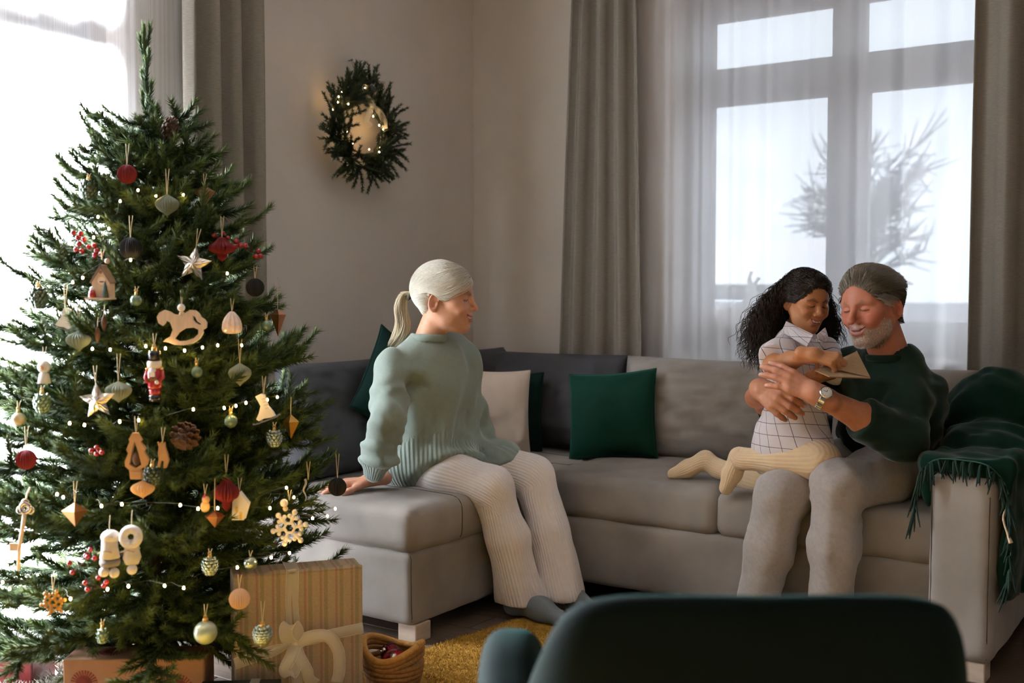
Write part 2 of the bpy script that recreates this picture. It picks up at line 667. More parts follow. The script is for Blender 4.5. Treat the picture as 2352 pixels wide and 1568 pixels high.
bare_tree(-5.0, 22.0, 5.4, 1, 'tall bare tree seen blurred through the right window, beside the curtain')
bare_tree(-12.5, 25.0, 4.6, 2, 'bare winter tree outside behind the middle of the sheer curtain')
bare_tree(-17.0, 27.0, 4.2, 3, 'small bare tree outside by the edge of the sheer curtain')
hs = thing('house', 'low pale neighbouring house outside beyond the parapet', 'house', (-7, 16, -.6))
obj('wall', *box_vf((-13, 15, -.6), (-3.5, 19, 1.1)), mat('house_wall', lin(50, 53, 58), .8), hs)
obj('roof', [(-13.4, 14.6, 1.1), (-3.1, 14.6, 1.1), (-3.1, 19.4, 1.1), (-13.4, 19.4, 1.1), (-12.4, 17, 2.0), (-4.1, 17, 2.0)],
    [(0, 1, 5, 4), (2, 3, 4, 5), (1, 2, 5), (3, 0, 4), (0, 3, 2, 1)], M_SNOW, hs)
for i in range(4):
    obj('window', *box_vf((-12 + i * 2.2, 14.95, -.1), (-11.1 + i * 2.2, 15.02, .7)), mat('house_window', lin(120, 130, 145), .3), hs)

# ------------------------------------------------------------------ curtains
M_SHEER = bpy.data.materials.new('sheer_voile')
_w = NT(M_SHEER)
_tr = _w.node('ShaderNodeBsdfTransparent'); _tr.inputs[0].default_value = (.97, .98, 1, 1)
_tl = _w.node('ShaderNodeBsdfTranslucent'); _tl.inputs[0].default_value = (.93, .93, .95, 1)
_df = _w.node('ShaderNodeBsdfDiffuse'); _df.inputs[0].default_value = (.85, .85, .87, 1)
_m1 = _w.node('ShaderNodeMixShader'); _m1.inputs[0].default_value = 0.35
_m2 = _w.node('ShaderNodeMixShader')
_lw = _w.node('ShaderNodeTexWave'); _lw.inputs['Scale'].default_value = 120; _lw.inputs['Distortion'].default_value = .3
_tcx = _w.node('ShaderNodeTexCoord')
_w.link(_tcx.outputs['Object'], _lw.inputs['Vector'])
_mr = _w.node('ShaderNodeMapRange'); _mr.inputs['To Min'].default_value = .66; _mr.inputs['To Max'].default_value = .76
_w.link(_lw.outputs[1], _mr.inputs[0]); _w.link(_mr.outputs[0], _m2.inputs[0])
_w.link(_tl.outputs[0], _m1.inputs[1]); _w.link(_df.outputs[0], _m1.inputs[2])
_w.link(_tr.outputs[0], _m2.inputs[1]); _w.link(_m1.outputs[0], _m2.inputs[2]); _w.link(_m2.outputs[0], _w.out.inputs[0])
M_DRAPE = mat('oatmeal_curtain', lin(130, 122, 111), 0.85, 0.14, 60, stretch=(1, 1, 9), bump=0.25, bscale=160, bdist=0.004, sheen=0.15)


def hanging(name, fn, s0, s1, n, z0, z1, nz, m, parent=None):
    """cloth hung from the ceiling track: fn(s, k) gives the plan position at height fraction k (0 hem, 1 top)"""
    S = np.linspace(s0, s1, n); K = np.linspace(0, 1, nz)
    v = []
    for s in S:
        for k in K:
            x, y = fn(s, k)
            v.append((x, y, z0 + (z1 - z0) * k))
    return obj(name, v, grid_faces(n, nz), m, parent, smooth=True)


def sheer_r(s, k):
    ph = s * 41 + .9 * math.sin(s * 5.3)
    a = .012 + .010 * math.sin(s * 3.1 + 1)
    d = a * math.sin(ph) + .006 * math.sin(ph * 2.3 + 1.3 + .4 * k) + .012 * math.sin(s * 9 - .6 * k)
    return s + .006 * math.cos(ph) * 1.5, -.046 + d * .62


cur = hanging('sheer_curtain', sheer_r, .80, 2.45, 420, .03, RZ - .005, 16, M_SHEER)
setp(cur, 'white sheer voile curtain in front of the window behind the sofa', 'curtain', kind='thing')
cur2 = hanging('sheer_curtain', lambda s, k: ((lambda p: (p[1] * -1 - .0, p[0]))(sheer_r(s, k))), -3.5, -1.55, 420, .03, RZ - .005, 16, M_SHEER)
setp(cur2, 'white sheer voile curtain glowing behind the christmas tree', 'curtain', kind='thing')


def drape(fold, amp, flare):
    def f(s, k):
        """s in 0..1 across the width"""
        c = math.sin(2 * math.pi * fold * s)
        c = math.copysign(abs(c) ** .7, c)
        return s, amp * (1 + flare * (1 - k)) * c
    return f


def add_drape(name, p0, p1, q0, q1, nrm, fold, amp, label, skew=0.3):
    """p0, p1: plan ends at the top; q0, q1: at the hem"""
    p0, p1, q0, q1, nrm = (np.array(a, float) for a in (p0, p1, q0, q1, nrm))
    g = drape(fold, amp, .25)

    def fn(s, k):
        s_, d = g(s, k)
        s_ = s_ + skew / fold / 6.28 * math.sin(4 * math.pi * fold * s) * .5
        base = (p0 * (1 - s_) + p1 * s_) * k + (q0 * (1 - s_) + q1 * s_) * (1 - k)
        r = base + nrm * (d + .004 * math.sin(7 * k + 9 * s))
        return r[0], r[1]
    o = hanging(name, fn, 0, 1, int(36 * fold) + 2, .02, RZ - .003, 24, M_DRAPE)
    sol = o.modifiers.new('thick', 'SOLIDIFY'); sol.thickness = .004
    return setp(o, label, 'curtain')


add_drape('curtain', (.60, -.118), (.865, -.118), (.495, -.118), (.935, -.120), (0, 1), 3.6, .026, 'grey-beige heavy curtain between the room corner and the sofa window')
add_drape('curtain', (2.135, -.118), (2.72, -.118), (2.125, -.118), (2.75, -.118), (0, 1), 4.2, .026, 'grey-beige heavy curtain hanging beside the armrest with the green throw')
add_drape('curtain', (.125, -1.70), (.125, -1.385), (.128, -1.715), (.125, -1.375), (1, 0), 3.4, .028, 'grey-beige heavy curtain behind the top of the christmas tree')

# white reindeer cut-out on the sill behind the voile
M_DEER = mat('white_cutout', lin(240, 240, 240), .6, .02)
out = [(0, 0), (.018, 0), (.022, .09), (.034, .12), (.10, .122), (.112, .09), (.120, 0), (.138, 0), (.136, .10), (.15, .16), (.145, .19), (.168, .24), (.20, .25), (.198, .265),
       (.175, .275), (.178, .30), (.20, .33), (.19, .335), (.168, .305), (.155, .33), (.165, .36), (.155, .36), (.14, .32), (.15, .285), (.135, .27), (.11, .20), (.02, .20), (.004, .185), (-.012, .205), (-.016, .195), (.0, .165), (-.006, .10)]
out = np.array(out) * .88
dv = [(1.16 + p[0], .03, wz0 + p[1]) for p in out] + [(1.16 + p[0], .042, wz0 + p[1]) for p in out]
n_ = len(out)
df = [tuple(range(n_ - 1, -1, -1)), tuple(range(n_, 2 * n_))] + [(i, (i + 1) % n_, n_ + (i + 1) % n_, n_ + i) for i in range(n_)]
setp(obj('reindeer_figure', dv, df, M_DEER), 'white reindeer cut-out standing on the window sill behind the voile', 'figurine')
# ------------------------------------------------------------------ corner sofa
def velvet(name, col, var=.22, sheen=.6, rough=.75, stint=None):
    """napped fabric: soft patches brushed two ways, fine pile"""
    return mat(name, col, rough, var, 3.2, bump=.25, bscale=420, bdist=.0015, sheen=sheen, detail=6, spec=.15, sheen_tint=stint)


M_SOFA = velvet('grey_velvet', lin(147, 140, 134), .32, .3)
M_SOFA_D = velvet('shaded_dark_velvet', lin(70, 69, 72), .15, .25)  # dark grey cushions, deepened further to put their shade into the colour
M_SEAM = mat('seam_thread', lin(58, 54, 52), .9)
M_LEG = mat('beech_foot', lin(196, 176, 156), .5, .12, 14, stretch=(1, 1, 6))


SOFA_SOLIDS = []


def soft_box(name, lo, hi, r, m, parent, h=.0125, puff=0.0, wr=0.0, R=None, c=None, seed=0, extra=None):
    lo = np.array(lo, float); hi = np.array(hi, float)
    ce = (lo + hi) / 2; ha = (hi - lo) / 2

    def f(p):
        q = p - ce.astype(np.float32)
        e = np.clip(1 - np.abs(q[:, :2] / ha[:2].astype(np.float32)) ** 2, 0, 1)
        bulge = puff * e[:, 0] * e[:, 1]
        d = d_box(p, ce, ha, r) - bulge
        if wr:
            d = d + wr * vnoise(p * 9 + seed * 7.3, seed) + .4 * wr * vnoise(p * 23, seed + 3)
        if extra is not None:
            d = extra(p, d)
        return d
    if name in ('base', 'seat_cushion', 'armrest'):
        SOFA_SOLIDS.append((ce, ha, r, puff))
    pad = puff + wr * 2 + h * 2
    v, fc = sdf_mesh(f, lo - pad, hi + pad, h)
    if R is not None:
        v = (v - np.array(c)) @ np.array(R).T + np.array(c)
    return obj(name, v, fc, m, parent, smooth=True)


SEAM, SEAT = .269, .41
CX, CY, FY = .914, -1.555, -.84          # chaise side, chaise end, front of the right run
AX0, AX1, AY = 2.215, 2.385, -.97        # armrest
sofa = thing('corner_sofa', 'grey velvet corner sofa with chaise end in front of the window', 'sofa', (1.2, -.6, 0))
soft_box('base', (.19, CY, .052), (CX, -.17, SEAM + .006), .018, M_SOFA, sofa, wr=.002)
soft_box('base', (CX - .05, FY, .052), (AX0 + .02, -.17, SEAM + .006), .018, M_SOFA, sofa, wr=.002, seed=2)
soft_box('seat_cushion', (.19, CY - .008, SEAM - .004), (CX + .008, -.17, SEAT - .008), .035, M_SOFA, sofa, puff=.014, wr=.003, seed=1)
xs = at_y(1643, 1200, FY)[0]
soft_box('seat_cushion', (CX - .02, FY - .008, SEAM - .004), (xs + .004, -.17, SEAT + .008), .042, M_SOFA, sofa, puff=.014, wr=.004, seed=4)
soft_box('seat_cushion', (xs - .004, FY - .008, SEAM - .004), (AX0 + .02, -.17, SEAT + .006), .040, M_SOFA, sofa, puff=.008, wr=.004, seed=5)
soft_box('armrest', (AX0, AY, .052), (AX1, -.17, .555), .035, M_SOFA, sofa, wr=.003, seed=6)
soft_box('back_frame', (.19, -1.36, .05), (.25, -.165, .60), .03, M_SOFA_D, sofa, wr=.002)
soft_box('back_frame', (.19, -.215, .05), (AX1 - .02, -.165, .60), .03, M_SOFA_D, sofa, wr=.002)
for (x, y) in ((.88, -1.50), (.24, -1.48), (.88, -.9), (1.5, -.78), (2.33, -.92), (2.27, -.25), (.24, -.25), (1.5, -.25)):
    obj('foot', *rbox((x - .035, y - .035, 0), (x + .035, y + .035, .056), .004, 2), M_LEG, sofa)
# seams
from mathutils.bvhtree import BVHTree
def bvh_of(objs):
    V, F, n = [], [], 0
    for o_ in objs:
        V += [q.co.copy() for q in o_.data.vertices]; F += [[i + n for i in q.vertices] for q in o_.data.polygons]; n = len(V)
    return BVHTree.FromPolygons(V, F)


SOFA_SKIN = bvh_of([c for c in sofa.children if c.name.split('.')[0] in ('base', 'seat_cushion', 'armrest')])


def seam(pts, n=40, r=.0016):
    """sewn seam: follows the cushion surface nearest to the given line"""
    q = [np.array(SOFA_SKIN.find_nearest(Vector(p))[0]) for p in spline(pts, n)]
    obj('seam', *tube_vf(q, r, 5), M_SEAM, sofa, smooth=True)


sy = CY + .235
seam([(.30, sy + .02, SEAT + .004), (.6, sy, SEAT + .006), (.86, sy, SEAT - .006), (CX + .004, sy, SEAT - .045), (CX + .009, sy, SEAM + .07), (CX + .008, sy, SEAM + .004)])
seam([(CX + .002, CY - .003, SEAM), (CX + .001, CY - .0, .06)], 12, .0012)
seam([(AX0 + .01, AY + .02, .54), (AX0 - .0, AY + .005, .4), (AX0, AY, .06)], 12, .0018)
seam([(AX1 - .012, AY - .0, .50), (AX1 - .012, AY - .002, .06)], 8, .0015)
seam([(CX + .05, -.30, SEAT + .012), (CX - .05, -.44, SEAT + .002), (CX - .2, -.46, SEAT + .003), (.4, -.46, SEAT + .002)], 30)
seam([(.40, -.84, SEAT + .003), (.62, -.70, SEAT + .005), (CX + .0, -.62, SEAT + .012)], 20)


def pillow_vf(w, h, t, n=28, pinch=.06, wr=.004, seed=0, pw=2.6):
    """square cushion: corners drawn out, edges pulled in, plump middle; lies in local xz, thickness along y"""
    u = np.sin(np.linspace(-1, 1, n) * math.pi / 2)
    U, V = np.meshgrid(u, u, indexing='ij')
    edge = ((1 - np.abs(U) ** pw) * (1 - np.abs(V) ** pw))
    th = t * np.clip(edge, 0, 1) ** .5
    sx = 1 - pinch * (1 - V ** 2) * np.abs(U) ** 3
    sz = 1 - pinch * (1 - U ** 2) * np.abs(V) ** 3
    X = U * w / 2 * sx; Z = V * h / 2 * sz
    parts = []
    for s in (1, -1):
        P = np.stack([X, s * th, Z], -1).reshape(-1, 3)
        nz_ = wr * vnoise(P * 16 + seed, seed + (s > 0)) + wr * .6 * vnoise(P * np.array([30, 10, 55]) + seed, seed + 5)
        P[:, 1] += nz_ * np.clip(edge.ravel() * 3, 0, 1) * s
        f = grid_faces(n, n)
        parts.append((P, f if s < 0 else f[:, ::-1]))
    v, f = join_vf(parts)
    return v, f


def weld(o, d=1e-4):
    bm = bmesh.new(); bm.from_mesh(o.data)
    bmesh.ops.remove_doubles(bm, verts=bm.verts, dist=d)
    bmesh.ops.recalc_face_normals(bm, faces=bm.faces)
    bm.to_mesh(o.data); bm.free()
    o.data.polygons.foreach_set('use_smooth', np.ones(len(o.data.polygons), dtype=bool))
    return o


def pillow(name, w, h, t, loc, R, m, parent=None, **kw):
    v, f = pillow_vf(w, h, t, **kw)
    v = v @ np.array(R).T + np.array(loc)
    return weld(obj(name, v, f, m, parent))


def frame_r(out, tilt=0.0, roll=0.0):
    """axes for an upright pillow: local -y faces the plan direction `out`, leaning back by tilt, turned in its own plane by roll"""
    o = np.array([out[0], out[1], 0.0]); o /= np.linalg.norm(o)
    x = np.array([-o[1], o[0], 0.0])
    z = np.array([0, 0, 1.0])
    yl = -o
    B = np.stack([x, yl, z], 1)
    if np.linalg.det(B) < 0:
        B[:, 0] *= -1
    Rt = np.array(Matrix.Rotation(-tilt, 3, 'X')); Rr = np.array(Matrix.Rotation(roll, 3, 'Y'))
    return B @ Rt @ Rr


def sofa_solid(p):
    d = np.full(len(p), 1.0, np.float32)
    for ce, ha, r, puff in SOFA_SOLIDS:
        q = p - ce.astype(np.float32)
        e = np.clip(1 - np.abs(q[:, :2] / ha[:2].astype(np.float32)) ** 2, 0, 1)
        d = np.minimum(d, d_box(p, ce, ha, r) - puff * e[:, 0] * e[:, 1])
    return np.minimum(d, d_box(p, (1.96, -.285, SEAT + .18), (.205, .078, .172), .04, frame_r((0, -1), .16)))


def pressed(p, d, solid, keep=.006):
    """flatten a soft thing where it presses against a solid, leaving a slight overlap"""
    i = d < .02
    if i.any():
        s = solid(p[i])
        d = d.copy()
        d[i] = smax(d[i], -(s + keep), .004)
    return d


# back cushions of the sofa
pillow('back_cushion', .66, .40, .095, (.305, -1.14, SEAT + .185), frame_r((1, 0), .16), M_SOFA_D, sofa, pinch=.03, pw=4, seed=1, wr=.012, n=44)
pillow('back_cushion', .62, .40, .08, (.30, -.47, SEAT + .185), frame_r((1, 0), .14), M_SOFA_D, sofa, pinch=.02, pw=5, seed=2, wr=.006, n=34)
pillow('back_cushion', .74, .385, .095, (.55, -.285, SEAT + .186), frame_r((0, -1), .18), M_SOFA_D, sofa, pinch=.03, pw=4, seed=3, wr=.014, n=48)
pillow('back_cushion', .80, .39, .108, (1.32, -.285, SEAT + .182), frame_r((0, -1), .16), M_SOFA, sofa, pinch=.03, pw=4, seed=4, wr=.015, n=48)
pillow('back_cushion', .46, .385, .09, (1.96, -.285, SEAT + .18), frame_r((0, -1), .16), M_SOFA, sofa, pinch=.02, pw=5, seed=6, wr=.008, n=34)
# ------------------------------------------------------------------ people: heads, hands, hair
def attr_mat(name, rough=.5, sheen=0.0, sss=0.0, bump=0.0, bscale=300, rib=None, spec=.4, bdist=.002, weave=0.0, wscale=900, rib_depth=.0018):
    """material whose base colour is the mesh's own colour attribute, with fine relief"""
    m = bpy.data.materials.new(name); MATS[name] = m
    w = NT(m); b = w.b
    a = w.node('ShaderNodeAttribute'); a.attribute_name = 'col'
    w.link(a.outputs['Color'], b.inputs['Base Color'])
    b.inputs['Roughness'].default_value = rough
    b.inputs['Specular IOR Level'].default_value = spec
    if sheen:
        b.inputs['Sheen Weight'].default_value = sheen; b.inputs['Sheen Roughness'].default_value = .4
    if sss:
        b.inputs['Subsurface Weight'].default_value = sss
        b.inputs['Subsurface Radius'].default_value = (.010, .004, .002)
        b.inputs['Subsurface Scale'].default_value = .5
    last = None
    if bump:
        tc = w.node('ShaderNodeTexCoord'); nz = w.node('ShaderNodeTexNoise'); nz.inputs['Scale'].default_value = bscale; nz.inputs['Detail'].default_value = 3
        w.link(tc.outputs['Object'], nz.inputs['Vector'])
        bp = w.node('ShaderNodeBump'); bp.inputs['Strength'].default_value = bump; bp.inputs['Distance'].default_value = bdist
        w.link(nz.outputs[0], bp.inputs['Height']); last = bp
    if rib:
        ra = w.node('ShaderNodeAttribute'); ra.attribute_name = 'rib'
        mk = w.node('ShaderNodeAttribute'); mk.attribute_name = 'ribmask'
        mu = w.node('ShaderNodeMath'); mu.operation = 'MULTIPLY'; mu.inputs[1].default_value = rib
        w.link(ra.outputs['Fac'], mu.inputs[0])
        sn = w.node('ShaderNodeMath'); sn.operation = 'SINE'; w.link(mu.outputs[0], sn.inputs[0])
        mm = w.node('ShaderNodeMath'); mm.operation = 'MULTIPLY'; w.link(sn.outputs[0], mm.inputs[0]); w.link(mk.outputs['Fac'], mm.inputs[1])
        b2 = w.node('ShaderNodeBump'); b2.inputs['Strength'].default_value = .7; b2.inputs['Distance'].default_value = rib_depth
        w.link(mm.outputs[0], b2.inputs['Height'])
        if last is not None: w.link(last.outputs[0], b2.inputs['Normal'])
        last = b2
    if last is not None:
        w.link(last.outputs[0], b.inputs['Normal'])
    return m


M_SKIN = attr_mat('skin', .48, sss=.12, bump=.12, bscale=260, spec=.4, bdist=.0015)
M_HAIR = attr_mat('hair', .42, spec=.35)


class Head:
    """canonical head: +y is the face, +z up, origin between the ears; metres"""
    def __init__(s, **k):
        s.jaw = 1.0; s.nose = 1.0; s.nose_w = 1.0; s.cheek = 1.0; s.fold = 1.0; s.neck = .05; s.lip = 1.0; s.smile = 1.0; s.chin = 1.0; s.brow = 1.0
        s.open = .0; s.teeth = True; s.face_w = 1.0; s.neck_to = (0, -.045, -.19); s.ear = 1.0; s.lid = 1.0; s.child = 0.0; s.ear_z = -.010; s.gape = 1.0
        s.__dict__.update(k)
        sm = s.smile
        s.lip_u = [(0, .0955, -.0545), (.013, .0928, -.0535), (.0305, .0815, -.0515 + .006 * sm)]
        s.lip_l = [(0, .0935, -.0695), (.015, .0908, -.0668), (.0295, .0815, -.0535 + .006 * sm)]
        s.mouth = [(0, .0985, -.0605), (.013, .0958, -.0592), (.0285, .0840, -.0528 + .006 * sm)]
        s.slit = [(.0175, .0845, .0025), (.0305, .0880, -.0015 - .001 * s.child), (.0445, .0785, .0012)]
        s.browp = [(.0125, .0905, .0205), (.029, .0875, .0275), (.0475, .073, .0215)]
        s.ext = s.neck_to

    def sdf(s, p, ears=True, neck=True):
        q = p.copy(); q[:, 0] = np.abs(q[:, 0])
        d = d_ell(q, (0, -.012, .036), (.0735, .096, .084))
        d = smin(d, d_ell(q, (0, .034, .042), (.058, .053, .056)), .03)
        d = smin(d, d_ell(q, (0, .030, -.03), (.0605 * s.face_w, .062, .078)), .03)
        j = chain(q, [(.050 * s.face_w, -.004, -.038), (.0405 * s.jaw, .016, -.066), (.017 * s.jaw, .060, -.092)], [.016, .018, .016], .015)
        d = smin(d, j, .026)
        d = smin(d, d_ell(q, (0, .0715, -.0945), (.021 * s.chin, .0175, .0155)), .018)
        d = smin(d, d_ell(q, (.044 * s.face_w, .052, -.010), (.024, .023, .019)), .02)
        d = smin(d, d_cap(q, (.009, .083, .0235), (.043, .068, .0245), .0085 * s.brow, .0075 * s.brow), .014)
        d = smin(d, d_ell(q, (0, .074, -.058), (.030, .0215, .025)), .016)
        d = smax(d, -d_ell(q, (.0305, .1000, .006), (.0205, .0175, .0115)), .013)
        d = smin(d, d_ell(q, (.037, .0685, -.0295), (.020 * s.cheek, .0175 * s.cheek, .0175)), .014)
        d = smin(d, d_ell(q, (.0305, .0735, .004), (.0165, .0140 * s.lid, .0105)), .004)
        # lower lid / tear trough
        d = smax(d, -chain(q, [(.020, .0885, -.0075), (.032, .0885, -.0115), (.044, .080, -.0085)], [.0006] * 3, .002), .0055)
        # eye opening
        d = smax(d, -chain(q, s.slit, [.0008, .0014 + .0012 * s.open, .0008], .001), .0016)
        # nose
        n = s.nose; nw = s.nose_w
        d = smin(d, d_cap(q, (0, .085, .016), (0, .0885 + .0185 * n, -.0225), .0070, .0088 * nw), .010)
        d = smin(d, d_ell(q, (0, .0895 + .0185 * n, -.0275), (.0108 * nw, .0105, .0092)), .006)
        d = smin(d, d_ell(q, (.0128 * nw, .0945, -.0305), (.0070, .0098, .0072)), .005)
        d = smax(d, -d_ell(q, (.0064 * nw, .1010, -.0385), (.0036, .0062, .0036)), .0025)
        # philtrum and smile folds
        if s.fold:
            d = smax(d, -chain(q, [(.0170 * nw, .0975, -.0275), (.0265, .0925, -.0425), (.0345, .0800, -.0610)], [.0010 * s.fold, .0015 * s.fold, .0008], .004), .0065)
        if s.fold > 1.4:
            for zz in (.046, .058):
                d = smax(d, -chain(q, [(0, .0885 - (zz - .04) * .35, zz), (.022, .0855 - (zz - .04) * .35, zz + .002), (.040, .073 - (zz - .04) * .3, zz - .002)], [.0004] * 3, .003), .0035)
            for zz, e in ((.004, .008), (-.003, .0), (-.009, -.006)):
                d = smax(d, -d_cap(q, (.049, .0705, zz * .6), (.060, .054, e), .0004), .003)
        # lips and teeth
        L = s.lip
        d = smin(d, chain(q, s.lip_u, [.0042 * L, .0040 * L, .0022], .003), .0035)
        d = smin(d, chain(q, s.lip_l, [.0052 * L, .0046 * L, .0020], .003), .0035)
        mo = chain(q * np.array([1, 1, 1.0], np.float32), s.mouth, [.0036 * s.gape, .0033 * s.gape, .0010], .002)
        d = smax(d, -mo, .0015)
        if s.teeth:
            d = np.minimum(d, chain(q, [(0, .0895, -.0575), (.013, .0872, -.0565), (.0225, .0805, -.0535)], [.0060, .0055, .0035], .002))
        d = smax(d, -d_ell(q, (0, .092, -.0815), (.020, .0055, .0035)), .006)
        if ears:
            e = s.ear
            R = np.array(Matrix.Rotation(math.radians(17), 3, 'Z') @ Matrix.Rotation(math.radians(-12), 3, 'X'))
            c = np.array([.0745, -.014, s.ear_z])
            l = (q - c.astype(np.float32)) @ R.astype(np.float32)
            l = l / np.float32(e)
            disc = d_ell(l, (0, -.002, .002), (.0055, .0175, .0285))
            disc = smin(disc, d_ell(l, (-.002, .004, -.021), (.0055, .009, .0105)), .006)
            # helix rim
            ang = np.arctan2(l[:, 2] - .004, l[:, 1] + .001)
            rr = np.sqrt(((l[:, 1] + .001) / .0158) ** 2 + ((l[:, 2] - .004) / .0258) ** 2)
            rim = np.sqrt(((rr - 1) * .019) ** 2 + (l[:, 0] - .0035) ** 2) - .0030
            rim = np.where((ang > -1.25) & (ang < .35), rim + .012 * np.clip(np.minimum(ang + 1.25, .35 - ang) * 3, 0, 1), rim)
            ed = smin(disc, rim, .003)
            ed = smax(ed, -d_ell(l, (.006, .002, -.003), (.0060, .0085, .0125)), .003)
            ed = smax(ed, -d_ell(l, (.0065, -.004, .014), (.0045, .0075, .008)), .003)
            ed = smin(ed, d_ell(l, (.002, .0115, -.004), (.0035, .004, .006)), .003)
            d = smin(d, ed * e, .006)
        if neck:
            nk = d_cap(p, (0, -.022, -.055), s.neck_to, s.neck, s.neck * 1.06)
            d = smin(d, nk, .022)
        return d

    def mesh(s, h=.0021, zlo=-.21):
        t = np.array(s.neck_to)
        lo = np.minimum(np.array([-.10, -.13, -.125]), t - s.neck * 1.15); hi = np.maximum(np.array([.10, .13, .135]), t + s.neck)
        return sdf_mesh(lambda p: s.sdf(p), lo, hi, h)

    def paint(s, v, skin, lip, brow, lash, blush=.25, blush_c=(.55, .16, .10), beard=None, brow_w=.0042, lash_w=.0021, iris=None):
        q = v.astype(np.float32).copy(); q[:, 0] = np.abs(q[:, 0])
        c = np.tile(np.array(skin[:3], np.float32), (len(v), 1))

        def mix(m, col):
            nonlocal c
            m = np.clip(m, 0, 1)[:, None]
            c = c * (1 - m) + np.array(col[:3], np.float32) * m
        front = np.clip((q[:, 1] - .03) / .03, 0, 1)
        mott = vnoise(v * 90, 3) * .5 + vnoise(v * 220, 4) * .5
        c *= (1 + .06 * mott)[:, None]
        bc = np.array(blush_c)
        g = np.exp(-(((q - np.array([.042, .07, -.026])) / np.array([.022, .03, .02])) ** 2).sum(1))
        mix(blush * g, bc)
        g = np.exp(-(((q - np.array([0, .106, -.028])) / np.array([.014, .02, .014])) ** 2).sum(1))
        mix(blush * .8 * g, bc)
        g = np.exp(-(((q - np.array([.078, -.014, s.ear_z])) / np.array([.012, .02, .03])) ** 2).sum(1))
        mix(blush * .9 * g, bc)
        if beard is not None:
            bm = np.clip((-.030 - q[:, 2] - .22 * (.075 - q[:, 1]).clip(0, 1) * 0 + .008 * vnoise(v * 120, 9)) / .012, 0, 1)
            bm *= np.clip((q[:, 1] - (.005 + 0 * q[:, 1])) / .015, 0, 1)
            nearnose = np.clip(1 - d_ell(q, (0, .10, -.032), (.020, .02, .012)) / .004, 0, 1) * (q[:, 2] > -.042)
            bm *= 1 - nearnose
            ck = np.clip(1 - d_ell(q, (.040, .07, -.035), (.020, .03, .020)) / .006, 0, 1)
            bm *= 1 - ck
            bm *= np.clip((q[:, 2] + .128) / .012, 0, 1)
            mix(.72 * bm * (.75 + .25 * vnoise(v * 500, 5)), beard)
            s.beard_mask = bm
        du = chain(q, s.lip_u, [.0046 * s.lip, .0044 * s.lip, .0022], .003); dl = chain(q, s.lip_l, [.0056 * s.lip, .0050 * s.lip, .0020], .003)
        mix(.85 * np.clip(1 - np.minimum(du, dl) / .0022, 0, 1) * (q[:, 1] > .07), lip)
        # inside of the mouth, then teeth
        inm = chain(q, s.mouth, [.0036 * s.gape, .0033 * s.gape, .0010], .002)
        ins = np.clip(1 - inm / .0009, 0, 1) * (q[:, 1] > .07)
        mix(ins * .9, (.10, .02, .018))
        if s.teeth:
            te = chain(q, [(0, .0895, -.0575), (.013, .0872, -.0565), (.0225, .0805, -.0535)], [.0060, .0055, .0035], .002)
            tm = (np.abs(te) < .0009) & (inm < .0006)
            mix(tm * .95, (.80, .74, .66))
        bd = chain(q, s.browp, [brow_w * .9, brow_w, brow_w * .5], .002)
        mix(.85 * np.clip(1 - bd / .0025, 0, 1) * (.7 + .3 * vnoise(v * np.array([500, 200, 900]), 6)) * front, brow)
        sl = chain(q, s.slit, [.0008, .0012, .0006], .001)
        mix(np.clip(1 - sl / lash_w, 0, 1) * .95, lash)
        # lids slightly darker and redder than the skin
        ld = d_ell(q, (.0305, .080, .006), (.0175, .018, .010))
        mix(.18 * np.clip(1 - ld / .004, 0, 1), np.array(skin[:3]) * np.array([.75, .6, .6]))
        if iris is not None:
            iw = np.clip(1 - np.linalg.norm((q - np.array([.031, .087, -.001])) / np.array([.010, .02, .0022]), axis=1), 0, 1) * 3
            mix(iw, (.55, .52, .50))
            iw = np.clip(1 - np.linalg.norm((q - np.array([.031, .087, -.001])) / np.array([.0045, .02, .0024]), axis=1), 0, 1) * 4
            mix(iw, iris)
        return np.clip(c, 0, 1)


def to_world(v, pos, R, s=1.0):
    return (np.asarray(v) * s) @ np.asarray(R).T + np.asarray(pos)


